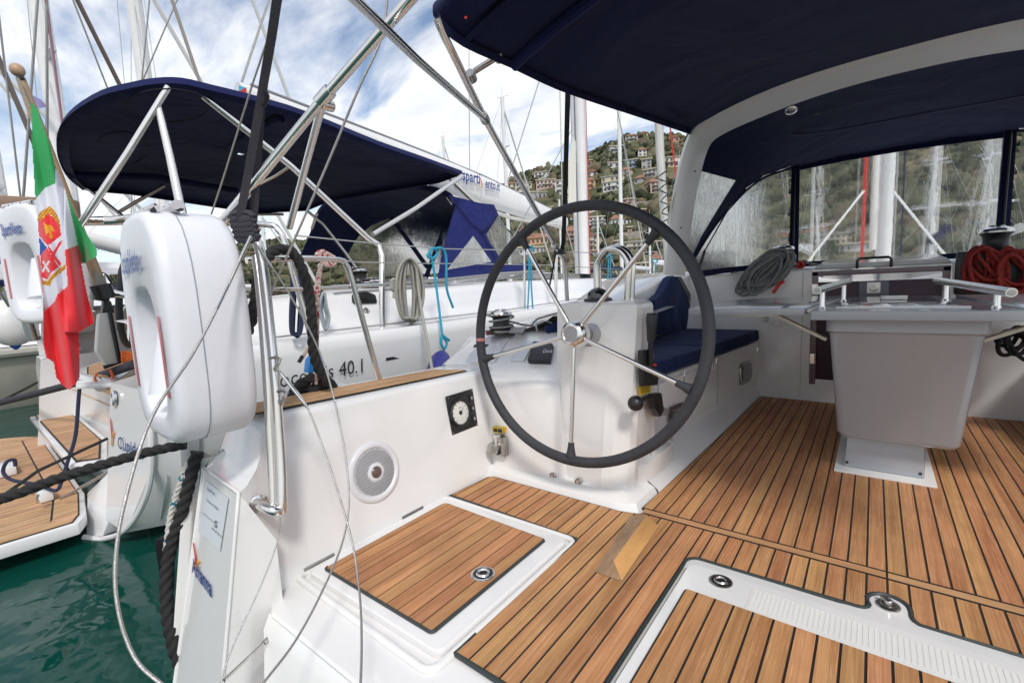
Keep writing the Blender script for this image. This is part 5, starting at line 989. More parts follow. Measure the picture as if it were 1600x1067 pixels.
# rounded lip under the quarter
lip = [P(133, 838, x=-3.86), P(160, 841, x=-3.74), P(190, 832, x=-3.54), P(214, 808, x=-3.35), P(231, 772, x=-3.2), P(238, 735, x=-3.13), P(238, 690, x=-3.09), P(236, 652, x=-3.09)]
B().tube([p + V(0, -.005, 0) for p in lip], .016, seg=8, sm=3).put('rubbing_lip', GELB, NB, recalc=False)
B().hexa([P(136, 770, x=-4.1), P(172, 735, x=-3.74), P(170, 812, x=-3.72), P(160, 838, x=-3.75), P(134, 838, x=-3.88)], [p + V(-.05, .35, 0) for p in (P(136, 770, x=-4.1), P(172, 735, x=-3.74), P(170, 812, x=-3.72), P(160, 838, x=-3.75), P(134, 838, x=-3.88))]).put('corner_moulding', GELB, NB, bevel=.01)
# teak step pad and lowered platform
pad = [P(46, 650, z=-.05), P(112, 639, z=-.05), P(167, 684, z=-.05), P(167, 716, z=-.05), P(108, 724, z=-.05)]
pad2 = [(p.x, p.y) for p in pad]
B().prism([V(x, y, -.10) for x, y in pad2], (0, 0, .042)).put('step_moulding', GELB, NB, bevel=.01)
sp2 = B().prism([V(x, y, -.058) for x, y in shrink(pad2, .035)], (0, 0, .008)).put('step_caulking', CAULK, NB)
planks(NB, shrink(pad2, .045), -6.5, .075, -.046, TEAKL, gap=.009)
plat = [P(-60, 690, z=-.28), P(38, 681, z=-.28), P(68, 680, z=-.28), P(132, 768, z=-.28), P(134, 800, z=-.28), P(122, 815, z=-.28), P(0, 852, z=-.28), P(-80, 880, z=-.28)]
pl2 = [(p.x, p.y) for p in plat]
B().prism([V(x, y, -.36) for x, y in pl2], (0, 0, .072)).put('bathing_platform', GELB, NB, bevel=.012)
B().prism([V(x, y, -.288) for x, y in shrink(pl2, .03)], (0, 0, .006)).put('platform_caulking', CAULK, NB)
inn_ = shrink(pl2, .16); B_o = shrink(pl2, .035)
planks(NB, inn_, -6.9, .055, -.279, TEAKL, gap=.009)
n = len(pl2); oo, ii = shrink(pl2, .035), shrink(pl2, .150)
for i in range(n):
    a, c, d_, e_ = oo[i], oo[(i + 1) % n], ii[(i + 1) % n], ii[i]
    cx, cy = (a[0] + c[0] + d_[0] + e_[0]) / 4, (a[1] + c[1] + d_[1] + e_[1]) / 4
    B().prism([V(x + (cx - x) * .02, y + (cy - y) * .02, -.285) for x, y in (a, c, d_, e_)], (0, 0, .007)).put('margin_plank', TEAKL, NB)
for px, py, w in ((70, 778, .22), (8, 738, .34)):
    c = P(px, py, z=-.27); b = B(); b.box(c + V(0, 0, .03), (w * .8, w * .32, .07)); b.put('platform_fitting', GELB, NB, bevel=.015)
c = P(70, 776, z=-.2); B().lathe([(.03, 0), (.028, .006), (.01, .008)], c + V(0, -.03, 0), (.1, -1, .3), 14).put('platform_catch', STEEL, NB)
for p0, p1 in (((95, 779), (168, 738)),): B().tube([P(*p0, x=-4.1), P(*p1, x=-3.85)], .009, seg=6).put('platform_strut', STEELD, NB)
B().lathe([(.05, 0), (.05, .012), (.035, .02), (.02, .012)], P(181, 622, x=-3.6), (-.1, -1, .1), 20).put('water_inlet', STEEL, NB)
B().lathe([(.07, 0), (.07, .012), (.045, .02)], P(178, 592, x=-3.75), (-.1, -1, .1), 20) and None
b = B(); b.prism([P(a, c, z=.50) for a, c in ((118, 577), (210, 546), (214, 572), (174, 598), (118, 601))], (0, 0, -.03)); b.put('cockpit_bench', GELB, NB, bevel=.008)
bp2 = [(p.x, p.y) for p in [P(a, c, z=.50) for a, c in ((136, 574), (208, 550), (210, 566), (176, 589), (136, 592))]]
B().prism([V(x, y, .5) for x, y in bp2], (0, 0, .004)).put('bench_caulking', CAULK, NB)
planks(NB, shrink(bp2, .01), -6, .07, .510, TEAKL, gap=.008)
# lettering and stripe on the hull side
hx = -2.985
def hq(px, py): return P(px, py, x=hx + .012)
ho, h4 = hq(556, 588), hq(580, 583)
hu = (hq(583, 581) - hq(540, 586)) ; 
text('lettering', 'oceanis 40.1', hq(436, 606), (hq(588, 577) - hq(436, 606)) / 5.75, (hq(541, 562) - hq(541, 587)) / .78, INKK, NB)
B().prism([hq(603, 559), hq(720, 541), hq(720, 545), hq(603, 563.5)], (.004, 0, 0)).put('hull_stripe', INKK, NB)
tn = (inb[3] - inb[0]).cross(oub[1] - inb[1]).normalized()
def cq(px, py):
    d = P(px, py, d=1) - V(0, 0, 1); t = (inb[1] - V(0, 0, 1)).dot(tn) / d.dot(tn); q = V(0, 0, 1) + d * t; return q + (V(0, 0, 1) - q).normalized() * .02
nm2 = T('boat_name', 'dark blue name Cupido under a red and yellow wing on the neighbouring transom', 'lettering', cq(200, 690))
vlogo(nm2, aff(cq(171, 650), (cq(186, 655) - cq(171, 650)) * 1.35, (cq(172, 697) - cq(171, 650)) * 1.0))
text('lettering', 'Cupido', cq(184, 699), (cq(222, 714) - cq(184, 699)) / 3.15, (cq(184, 678) - cq(184, 699)) / .8, INKB, nm2, off=.01)
# boom, mast, rig
bo0, bo1 = P(372, 148, x=-4.9), P(880, 348, x=-4.9)
b = B(); rings = []
for k in range(9):
    t = k / 8; c = bo0.lerp(bo1, t); hh = .11 + .14 * math.sin(min(1, t * 1.25) * math.pi * .5) ** 1 - (.12 * max(0, t - .55) / .45); ww = .09 + .02 * t
    rings.append([c + V(math.cos(a) * ww, 0, math.copysign(abs(math.sin(a)) ** .7, math.sin(a)) * hh) for a in [2 * math.pi * q / 16 for q in range(16)]])
b.loft(rings); b.put('boom_with_sail_cover', MASTM, NB, ang=50)
B().tube([bo0.lerp(bo1, t) + V(.02, 0, .13 + .12 * math.sin(min(1, t * 1.25) * math.pi * .5) - (.12 * max(0, t - .55) / .45) + .0) for t in (0.02, .2, .4, .6, .8, .98)], .015, seg=6).put('cover_seam', pm('boom_grey', (.25, .25, .27), .6), NB, recalc=False)
e0 = P(372, 143, x=-4.80); B().prism([P(373, 134, x=-4.79), P(385, 138, x=-4.79), P(385, 155, x=-4.79), P(373, 152, x=-4.79)], (.004, 0, 0)).put('boom_badge', pm('badge_blue', (.05, .42, .62), .4), NB)
B().prism([P(374, 143, x=-4.785), P(384, 137, x=-4.785), P(386, 155, x=-4.785), P(376, 153, x=-4.785)], (.004, 0, 0)).put('boom_badge_red', INKR, NB)
bx = -4.74; o_ = P(700, 278, x=bx); 
text('web_lettering', 'www.sparti', P(690, 274, x=bx), (P(752, 288, x=bx) - P(690, 274, x=bx)) / 4.75, (P(722, 266, x=bx) - P(722, 285, x=bx)) / .75, INKB, NB, off=.02)
text('web_lettering', 'ento.it', P(758, 293, x=bx), (P(783, 299, x=bx) - P(758, 293, x=bx)) / 2.9, (P(758, 277, x=bx) - P(758, 293, x=bx)) / .78, INKB, NB, off=.02)
vlogo(NB, aff(P(750, 277, x=bx), (P(759, 279, x=bx) - P(750, 277, x=bx)) * 1.6, P(752, 295, x=bx) - P(751, 277, x=bx)))
mx_, my_ = -4.9, 8.9
B().lathe([(.105, 0), (.105, 15)], (mx_ + .03, my_, 1.0), (.0, 0, 1), 20).put('mast', MASTM, NB)
B().tube([V(mx_ - .13, my_ - .02, 1.1), V(mx_ - .13, my_ - .02, 15)], .055, seg=8).put('mast_track', ALU, NB, recalc=False)
B().tube([V(mx_ + .19, my_ - .05, .8), V(mx_ + .19, my_ - .05, 15)], .009, seg=6).put('red_halyard', RED, NB, recalc=False)
B().tube([V(mx_ - .30, my_ - .3, 1.1), V(mx_ - .24, my_ - .1, 15)], .014, seg=6).put('halyard', WIRE, NB, recalc=False)
sail = [P(895, 215, x=-4.85), P(899, 222, x=-4.85), P(900, 340, x=-4.85), P(888, 318, x=-4.85), P(888, 255, x=-4.85)]
B().prism(sail, (.01, 0, 0)).put('sail_edge', pm('sail_cream', (.75, .74, .66), .8), NB)
fg = [P(1040, 188, x=-4.6), P(1037, 260, x=-4.6), P(1040, 340, x=-4.6), P(1046, 400, x=-4.6), P(1050, 440, x=-4.6)]
f0 = P(1030, 180, x=-4.9); f1 = P(1055, 440, x=-4.9)
B().tube([ahead(P(1028, 150, y=12.6), P(1047, 435, y=12.9), 8), P(1028, 150, y=12.6), P(1031, 230, y=12.7), P(1037, 330, y=12.8), P(1047, 435, y=12.9)], lambda t: .125 - .03 * t, seg=10).put('furled_genoa', pm('genoa_cloth', (.66, .66, .62), .7, var=.15, vs=3), NB, recalc=False)
b = B(); b.tube([P(1033 + 1.6 * math.cos(k * 1.3) + k * .5, 268 + k * 4.6, y=12.55) + V(.13 * math.cos(k * 1.6), 0, 0) for k in range(26)], .018, seg=5); b.put('furler_binding', BLK, NB, recalc=False)
def stay(par, p0, p1, r=.010, mat=WIRE, name='stay'): B().tube([p0, p1], r, seg=5).put(name, mat, par, recalc=False)
stay(NB, ahead(P(1041, 150, y=12.5), P(1063, 330, y=12.5), 8), P(1063, 330, y=12.5), .018, RED, 'red_halyard'); stay(NB, ahead(P(848, 110, x=-4.9), P(793, 285, x=-4.9), 6), P(793, 285, x=-4.9), .012); 
stay(NB, P(378, 128, x=-4.9), ahead(P(424, -10, x=-4.9), P(378, 128, x=-4.9), 7), .012, STEELD, 'topping_lift'); stay(NB, ahead(P(733, 40, x=-4.9), P(734, 300, x=-4.9), 6), P(734, 300, x=-4.9), .010)
stay(NB, ahead(P(960, 150, x=-4.4), P(1010, 395, x=-4.4), 6), P(1010, 395, x=-4.4), .010); stay(NB, P(770, 430, x=-3.6), P(895, 200, x=-4.6), .008)
for s in (0, 1): B().tube([P(710, 285 + 3 * s, x=-4.8), P(740, 312 + 3 * s, x=-4.7), P(800, 340 + 2 * s, x=-4.7), P(878, 352, x=-4.7)], .018, seg=6, sm=3).put('slack_sheet', pm('sheet_white', (.62, .6, .56), .8), NB, recalc=False)
B().tube([P(697, 275, x=-4.6), P(735, 312, x=-4.3), P(800, 365, x=-3.7)], .012, seg=6).put('black_line', BLK, NB, recalc=False)
# sprayhood of the neighbour
NH = T('sprayhood', "neighbouring yacht's navy sprayhood with bright side panel and triangular clear windows", 'sprayhood', (-4.9, 4.5, 1.1))
aft = [P(472, 402, y=3.9), P(488, 365, y=3.95), P(500, 330, y=4.0), P(525, 308, y=4.0), P(560, 296, y=4.0), P(600, 290, y=4.0), P(640, 291, y=4.0), P(680, 297, y=4.0), P(702, 306, y=4.0), P(712, 320, y=4.0)]
fwd = [P(540, 402, y=4.9), P(552, 380, y=5.0), P(562, 366, y=5.1), P(580, 352, y=5.2), P(600, 343, y=5.2), P(625, 335, y=5.2), P(650, 330, y=5.2), P(685, 326, y=5.1), P(706, 323, y=4.7), P(714, 322, y=4.3)]
b = B(); b.sheet([aft, [a.lerp(c, .5) + V(0, 0, .03) for a, c in zip(aft, fwd)], fwd]); b.put('hood_canvas', NAVY, NH, thick=.01, recalc=False, ang=80)
B().tube(aft, .035, seg=8, sm=3).put('bow_sleeve', NAVY, NH, recalc=False)
for i, j in ((1, 2), (5, 6), (8, 9)): B().tube([aft[i].lerp(aft[j], .2) + V(0, -.04, 0), aft[i].lerp(aft[j], .9) + V(0, -.04, 0)], .022, seg=8).put('bow_tube', STEEL, NH, recalc=False)
bot = [P(545, 440, y=5.2), P(555, 438, y=5.3), P(566, 436, y=5.4), P(585, 434, y=5.5), P(605, 432, y=5.5), P(630, 430, y=5.5), P(655, 428, y=5.4), P(688, 427, y=5.2), P(700, 427, y=4.8), P(705, 430, y=4.4)]
B().sheet([fwd, bot]).put('front_window', VINN, NH, recalc=False)
for (a, c) in (((612, 340), (668, 418)), ((706, 325), (665, 435)), ((520, 385), (560, 425))): 
    pa, pc = P(*a, y=5.0), P(*c, y=5.1); B().tube([pa, pc], .035, seg=4).put('window_strap', NAVY, NH, recalc=False)
# side panel, starboard side: x about -3.6
def sd(px, py, o=0): return P(px, py, x=-3.62 + .0012 * (px - 740) * 0 + o)
side = [(702, 305), (748, 317), (772, 320), (779, 336), (760, 366), (764, 376), (782, 404), (790, 414), (769, 409), (740, 368), (715, 400), (698, 422), (684, 440), (690, 405), (700, 365), (712, 322)]
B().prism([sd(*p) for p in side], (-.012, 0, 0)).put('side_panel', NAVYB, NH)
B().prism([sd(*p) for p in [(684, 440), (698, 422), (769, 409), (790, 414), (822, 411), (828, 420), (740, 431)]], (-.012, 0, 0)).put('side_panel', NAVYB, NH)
for tri in ([(740, 368), (752, 385), (769, 409), (762, 412), (735, 416), (698, 422), (715, 400)], [(779, 336), (760, 366), (764, 375), (778, 404), (798, 412), (822, 412), (808, 385), (795, 362)]):
    B().add([sd(*p, -.004) for p in tri], [tuple(range(len(tri)))]).put('side_window', VINF, NH, recalc=False)
B().tube([sd(712, 318, .02), sd(733, 345, .02), sd(752, 362, .02), sd(775, 405, .02)], .006, seg=5).put('panel_seam', NAVY, NH, recalc=False)
B().tube([sd(776, 338, .02), sd(768, 350, .02), sd(752, 362, .02)], .008, seg=5, sm=3).put('panel_seam', NAVY, NH, recalc=False)
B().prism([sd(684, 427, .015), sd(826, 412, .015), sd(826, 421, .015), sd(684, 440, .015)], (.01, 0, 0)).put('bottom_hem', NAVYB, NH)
# bimini of the neighbour
NM = T('bimini_top', "neighbouring yacht's broad navy bimini with rounded aft corners on steel tubes", 'bimini', (-5.2, 2.6, 2.2))
outl = [P(245, 131, z=2.32), P(205, 138, z=2.30), P(160, 150, z=2.28), P(118, 175, z=2.24), P(97, 200, z=2.2), P(93, 225, z=2.18), P(97, 252, z=2.15), P(110, 277, z=2.15), P(132, 296, z=2.15), P(200, 302, z=2.15), P(300, 317, z=2.17), P(400, 332, z=2.2), P(480, 328, z=2.22), P(520, 312, z=2.22), P(600, 298, z=2.22), P(690, 284, z=2.24), P(722, 272, z=2.26), P(660, 250, z=2.27), P(590, 226, z=2.28), P(480, 182, z=2.30), P(400, 158, z=2.31), P(330, 141, z=2.32), P(285, 131, z=2.32)]
ctr_ = sum(outl, V(0, 0, 0)) / len(outl)
b = B(); R_ = []
for f, dz in ((1.0, 0), (.995, .02), (.93, .045), (.75, .06), (.5, .07), (.25, .075), (.02, .075)): R_.append([ctr_.lerp(p, f) + V(0, 0, dz * .9) for p in outl])
R_ = [[p + V(0, 0, -.02) + (ctr_ - p).normalized() * .05 for p in outl]] + R_
b.loft(R_, cap=False); b.put('canopy', NAVY, NM, ang=60, recalc=False, thick=.006)
k1 = [outl[i] + V(0, 0, -.012) + (outl[i] - ctr_).normalized() * .013 for i in (16, 17, 18, 19, 20, 21, 22, 0, 1, 2, 3, 4, 5, 6, 7, 8)]
k1 = spline(k1, 3)
b = B(); b.sheet([k1, [p + V(0, 0, .045) - (p - ctr_).normalized() * .02 for p in k1]]); b.put('canopy_lit_band', NAVYM, NM, thick=.006, recalc=False, ang=80)  # light falling on the canopy skirt, put in as a lighter navy
def pt(p, z): return P(p[0], p[1], z=z)
b = B(); b.tube([P(105, 273, z=2.14), P(240, 276, z=2.2), P(370, 298, z=2.2)], .035, seg=6); b.put('bow_sleeve', NAVY, NM, recalc=False)
b = B(); b.tube([P(245, 272, z=2.28), P(330, 240, z=2.33), P(440, 185, z=2.30)], .03, seg=6, sm=3); b.put('bow_sleeve', NAVY, NM, recalc=False)
for a in (((170, 175), (320, 195)), ((150, 205), (215, 245))): pass
for cx, cy, rx, ry, zz in ((262, 165, 66, 26, 2.27), (190, 232, 42, 26, 2.24)): B().tube([P(cx + rx * math.cos(q), cy + ry * math.sin(q), z=zz) for q in [i * .3 for i in range(21)]], .004, seg=4, closed=True).put('patch_seam', pm('seam_black', (.003, .003, .008), .9), NM, recalc=False)

def np_(pts, r, xs, name='frame_tube', sm=0, mat=STEEL): B().tube([P(p[0], p[1], x=x) for p, x in zip(pts, xs)], r, seg=12, sm=sm).put(name, mat, NM, recalc=False, ang=70)
np_([(263, 136), (200, 238), (130, 345), (105, 380)], .0185, [-3.45, -3.55, -3.7, -3.8]); np_([(247, 165), (266, 245), (286, 340)], .024, [-3.5, -3.4, -3.3])
np_([(318, 150), (455, 260), (575, 372), (592, 383), (597, 400), (597, 512)], .024, [-3.5, -3.4, -3.28, -3.25, -3.2, -3.15]); np_([(722, 275), (650, 325), (582, 366)], .022, [-3.5, -3.4, -3.3])
np_([(456, 258), (430, 275), (380, 300)], .014, [-3.5, -3.7, -3.9]); np_([(480, 330), (505, 350), (540, 395), (566, 432)], .014, [-4.4, -4.3, -4.2, -4.1], mat=STEELD)
for a, c in (((185, 332), (257, 290)), ((125, 285), (195, 341)), ((400, 335), (443, 335))): np_([a, c], .018, [-6.2, -6.0], mat=STEELD)
np_([(132, 346), (180, 345), (210, 342)], .030, [-4.2, -4.0, -3.9], name='pushpit_tube')
np_([(135, 345), (200, 345), (330, 350)], .026, [-4.1, -4.0, -3.9], name='pushpit_tube')
np_([(155, 455), (175, 457), (205, 462), (300, 470)], .028, [-4.3, -4.2, -4.1, -4.0], name='pushpit_tube')
np_([(150, 428), (163, 430), (170, 440), (180, 462)], .016, [-4.3, -4.3, -4.25, -4.2], name='pushpit_tube', sm=3)
np_([(126, 590), (150, 597), (158, 604)], .035, [-4.2, -4.1, -4.0], name='folded_leg')
np_([(8, 400), (30, 460), (52, 532)], .045, [-6.3, -6.3, -6.35], name='pushpit_tube'); np_([(-5, 372), (20, 398), (35, 372)], .03, [-6.2, -6.2, -6.2], name='pushpit_tube'); np_([(22, 400), (44, 470), (58, 530)], .03, [-6.5, -6.5, -6.55], name='pushpit_tube')
np_([(5, 455), (20, 478)], .035, [-6.2, -6.2], name='tube_end', mat=STEELD); np_([(15, 440), (32, 470)], .035, [-6.2, -6.2], name='tube_end', mat=STEELD)
# helm wheel of the neighbour
c_ = P(196, 472, x=-4.7) ; ax_ = V(.0, -.99, .12).normalized(); u_ = V(1, 0, 0)
hw = []
for i in range(40):
    a = 2 * math.pi * i / 40; hw.append(P(202 + 16 * math.cos(a), 472 + 68 * math.sin(a), x=-4.55 - .25 * math.cos(a)))
nw = B().tube(hw, .022, seg=10, closed=True).put('steering_wheel', LEATH, NB, recalc=False)
for a in (.3, 1.6, 2.8, 4.1, 5.3): B().tube([P(202, 472, x=-4.55), P(202 + 16 * math.cos(a), 472 + 68 * math.sin(a), x=-4.55 - .25 * math.cos(a))], .012, seg=6).put('spoke', STEEL, nw, recalc=False)
# buoy on its far quarter
bo2 = P(72, 414, d=5.4); buoy('smaller white horseshoe buoy case half behind the Italian flag', bo2, V(.30, -.95, 0).normalized(), V(0, 0, 1), V(.95, .30, 0).normalized(), 1.36)
# white bag on the rail
bgn = T('rail_bag', 'white folded canvas bag with black edging hanging on the neighbouring stern rail', 'bag', P(160, 535, x=-4.1))
B().prism([P(150, 490, x=-4.1), P(172, 488, x=-4.1), P(186, 566, x=-4.1), P(162, 572, x=-4.1), P(146, 548, x=-4.1)], (.09, 0, 0)).put('bag_body', pm('bag_white', (.66, .67, .62), .6, bump=.3, bs=12), bgn, bevel=.015)
B().tube([P(172, 488, x=-4.0), P(187, 567, x=-4.0), P(162, 574, x=-4.0)], .014, seg=6).put('edging', BLK, bgn, recalc=False)
B().prism([P(158, 470, x=-4.1), P(170, 470, x=-4.1), P(176, 489, x=-4.1), P(156, 490, x=-4.1)], (.06, 0, 0)).put('flap', BLK, bgn, bevel=.01)
B().prism([P(140, 455, x=-4.2), P(168, 458, x=-4.2), P(166, 472, x=-4.2), P(140, 468, x=-4.2)], (.09, 0, 0)).put('clamp_block', BLK, bgn, bevel=.01)
ol = T('orange_line_coil', 'bright orange thin line coiled at the neighbouring stern seat', 'line', P(195, 560, x=-4))
for i in range(5): B().tube([P(198 + 7 * math.cos(q + i), 558 + (5 + i) * math.sin(q), x=-3.95) for q in [k * .7 for k in range(9)]], .010, seg=6, closed=True).put('line', ORANGE, ol, recalc=False)
B().tube([P(152, 583, x=-4.0), P(148, 592, x=-4.0), P(156, 600, x=-4.0), P(170, 598, x=-4.0), P(176, 588, x=-4.0), P(172, 577, x=-4.0)], .008, seg=6, sm=4).put('line', ORANGE, ol, recalc=False)
# stanchions, lifelines and hanging lines along its side
LL = T('lifelines', 'steel stanchions and guard wires along the neighbouring side deck', 'guard rail', (-3.1, 4, .7))
for px, py0, py1, x in ((820, 372, 494, -3.05), (870, 398, 470, -3.05), (1022, 408, 445, -3.2), (868, 400, 560, -3.05)):
    B().tube([P(px, py0, x=x), P(px - 1, py1, x=x)], .014, seg=8).put('stanchion', STEEL, LL, recalc=False)
lx = -3.05
for pts in ([(460, 368), (580, 380), (700, 389), (850, 392), (1040, 400)], [(520, 405), (560, 410), (700, 412), (850, 414), (1040, 425)], [(430, 527), (560, 512), (700, 495), (800, 483), (1040, 445)]):
    B().tube([P(a, c, x=lx) for a, c in pts], .0055, seg=6).put('guard_wire', WIRE, LL, recalc=False)
for (a, c) in (((560, 440), (1040, 425)),):
    B().tube([P(520, 448, x=-3.4), P(640, 441, x=-3.4), P(720, 435, x=-3.4), P(780, 428, x=-3.4), P(850, 424, x=-3.4)], .018, seg=8).put('genoa_track', STEELD, LL, recalc=False)
def hank(name, label, mat, top, bot, w, n, r, x, sd, knot=True, cat='rope'):
    t = T(name, label, cat, P(*top, x=x)); rg = random.Random(sd)
    for i in range(n):
        a = rg.uniform(.12, 1); o = rg.uniform(-.05, .05); 
        pts = [P(top[0] + 3 * a, top[1] + 2, x=x + o), P(top[0] + w * a * .9, top[1] + 25, x=x + o), P(bot[0] + w * a, (top[1] + bot[1]) / 2 + 10, x=x + o), P(bot[0] + w * .6 * a, bot[1] - 8 * a, x=x + o), P(bot[0], bot[1] - rg.uniform(0, 9), x=x + o), P(bot[0] - w * .6 * a, bot[1] - 10, x=x + o), P(top[0] - w * a * .9, (top[1] + bot[1]) / 2, x=x + o), P(top[0] - w * .6 * a, top[1] + 14, x=x + o)]
        B().tube(pts, r, seg=7, closed=True, sm=4).put('rope_turn', mat, t, recalc=False, ang=80)
    if knot:
        for i in range(4): B().tube([P(top[0] + w * .75 * math.cos(q), top[1] + 6 + i * 5 + 2 * math.sin(q), x=x + .04 * math.sin(q)) for q in [k * .7 for k in range(9)]], r * 1.1, seg=7, closed=True).put('whipping_turn', mat, t, recalc=False, ang=80)
    return t
t = hank('rope_hank', 'thick pale grey rope hank hanging from the guard wire amidships', GROPE2, (638, 402), (640, 504), 23, 13, .0125, -3.0, 4, knot=False)
for i in range(3): B().tube([P(616 + 5 * math.cos(q), 440 + 5 * i + 3 * math.sin(q), x=-2.98) for q in [k * .7 for k in range(9)]], .016, seg=7, closed=True).put('knot_turn', GROPE2, t, recalc=False)
B().tube([P(617, 455, x=-2.98), P(616, 466, x=-2.98)], .016, seg=7).put('rope_end', GROPE2, t, recalc=False)
B().tube([P(650, 415, x=-2.98), P(656, 470, x=-2.9), P(674, 570, x=-2.5), P(676, 584, x=-2.3)], .012, seg=8, sm=4).put('falling_line', GROPE2, t, recalc=False)
t = hank('rope_hank', 'thin navy line hank hanging behind the heavy black loop', NROPE, (465, 438), (462, 528), 15, 6, .009, -2.95, 6, knot=False)
for i in range(6): B().tube([P(466 + 11 * math.cos(q), 436 + i * 4 + 3 * math.sin(q), x=-2.93) for q in [k * .7 for k in range(9)]], .014, seg=7, closed=True).put('wrap_turn', NROPE, t, recalc=False)
hank('rope_hank', 'light blue-grey line bundle hung on the neighbouring coaming', pm('bluegrey_rope', (.36, .42, .44), .8, bump=.5, bs=200), (505, 455), (508, 515), 13, 6, .009, -3.1, 7, knot=False)
t = T('blue_fender_line', 'bright blue line knotted at the guard wire, dropping to a fender', 'rope', P(685, 395, x=-2.98))
B().tube([P(672, 393, x=-2.98), P(668, 400, x=-2.98), P(676, 404, x=-2.98), P(683, 396, x=-2.98), P(678, 388, x=-2.98), P(672, 394, x=-2.98), P(676, 410, x=-2.98), P(682, 450, x=-2.95), P(691, 522, x=-2.8)], .011, seg=8, sm=5).put('rope', BLUER if 0 else CYANR, t, recalc=False)
B().tube([P(678, 389, x=-2.97), P(690, 388, x=-2.97), P(697, 402, x=-2.97), P(698, 450, x=-2.97), P(708, 481, x=-2.97)], .011, seg=8, sm=5).put('rope', CYANR, t, recalc=False)
B().tube([P(691, 522, x=-2.8), P(689, 535, x=-2.8), P(694, 545, x=-2.8), P(698, 535, x=-2.8), P(691, 524, x=-2.8), P(702, 532, x=-2.8)], .011, seg=8, sm=4).put('knot', CYANR, t, recalc=False)
fn = T('fender', 'dark blue fender top hanging between the two hulls', 'fender', P(695, 560, x=-2.7))
c = P(693, 548, x=-2.75); dn = (P(683, 585, x=-2.6) - c).normalized(); B().lathe([(.012, 0), (.02, .02), (.035, .04), (.065, .09), (.085, .15), (.09, .3), (.085, .5)], c, dn, 20).put('body', pm('fender_blue', (.03, .03, .20), .45, bump=.3, bs=8), fn, ang=60)
for (px, p0, p1, x) in ((828, 388, 500, -3.0), (952, 402, 450, -3.1), (1023, 408, 440, -3.2)):
    t = T('cyan_tie_line', {828: 'cyan tie line on the stanchion left of the console', 952: 'cyan tie line seen through the grab hoop', 1023: 'cyan tie line on the stanchion nearest the arch'}[px], 'rope', P(px, p0, x=x))
    B().tube([P(px - 4, p0, x=x), P(px, p0 - 3, x=x), P(px + 5, p0, x=x), P(px, p0 + 3, x=x)], .012, seg=6, closed=True, sm=3).put('knot', CYANR, t, recalc=False)
    for d_ in (-1.5, 2): B().tube([P(px + d_, p0 + 3, x=x), P(px + d_, (p0 + p1) / 2, x=x), P(px + d_ * 3, p1, x=x)], .009, seg=6, sm=2).put('rope', CYANR, t, recalc=False)
# fittings on the neighbour's coaming
nwn = P(742, 440, x=-3.5)
for px, py, x, lb in ((560, 440, -3.9, 'black winch on the neighbouring coaming under the sprayhood'), (583, 458, -3.6, 'grey-topped winch on the neighbouring coaming near the rail foot')):
    c = P(px, py, x=x); winch('sheet_winch', lb, c - V(0, 0, .05), .10, .18)
B().prism([P(695, 408, x=-3.55), P(707, 405, x=-3.55), P(708, 440, x=-3.55), P(697, 443, x=-3.55)], (-.08, 0, 0)) and None
for px, py in ((596, 500), (572, 488)): B().lathe([(.035, 0), (.03, .012), (.01, .02)], P(px if py == 488 else 574, 487, x=-3.35), (1, 0, 0), 14).put('deck_eye', STEEL, LL) if py == 488 else None
for nm_, lb_, pp, m_, x in (('canvas_roll', 'black rolled canvas lying on the neighbouring coaming near the winch', [(553, 474), (556, 460), (574, 455), (588, 460), (591, 474)], BLK, -3.35), ('grey_bag', 'dark grey bag with red piping beside the navy hank', [(478, 472), (480, 452), (505, 450), (512, 470)], pm('bag_grey', (.06, .05, .06), .7), -3.4), ('cockpit_table', 'folded grey cockpit table of the neighbouring yacht behind the rope hank', [(600, 462), (604, 436), (668, 432), (672, 458)], GEL2, -4.4)):
    tt = T(nm_, lb_, nm_.split('_')[-1], P(*pp[0], x=x)); B().prism([P(a_, c_, x=x) for a_, c_ in pp], (-.12, 0, 0)).put('body', m_, tt, bevel=.02)
t = T('nav_display', 'grey tilted instrument pods at the neighbouring helm', 'instrument', P(430, 500, x=-3.6))
for pp in ([(424, 492), (441, 500), (430, 512), (416, 505)], [(420, 510), (438, 515), (428, 525), (415, 520)]): B().prism([P(a, c, x=-3.6) for a, c in pp], (-.04, 0, 0)).put('pod', pm('pod_grey', (.16, .17, .18), .4), t, bevel=.006)
# ------------------------------------------------------------------ mooring lines of the neighbour
rope3('mooring_rope', 'dark twisted mooring rope from the neighbouring quarter past the flag tip', [P(-30, 636, x=-6.6), P(40, 619, x=-5.9), P(120, 598, x=-5.0), P(170, 583, x=-4.2), P(212, 568, x=-3.7)], .028, pm('charcoal_rope', (.035, .033, .042), .75, bump=.6, bs=200), sm=16)
t = T('thin_line', 'thin dark line slanting across the bathing platform', 'line', P(100, 700, x=-4)); B().tube([P(-20, 792, x=-3.6), P(60, 735, x=-3.7), P(168, 685, x=-3.8)], .009, seg=6).put('line', BROPE, t, recalc=False)
t = T('hanging_line', 'dark blue line hanging from the stern leg down to the platform cleat', 'line', P(115, 650, x=-4.1)); B().tube([P(126, 592, x=-4.2), P(123, 620, x=-4.2), P(118, 680, x=-4.2), P(106, 720, x=-4.2), P(98, 745, x=-4.2), P(88, 766, x=-4.2), P(60, 757, x=-4.3), P(20, 750, x=-4.5), P(5, 738, x=-4.6), P(10, 722, x=-4.6), P(22, 718, x=-4.6), P(24, 728, x=-4.6)], .011, seg=7, sm=5).put('line', NROPE, t, recalc=False)
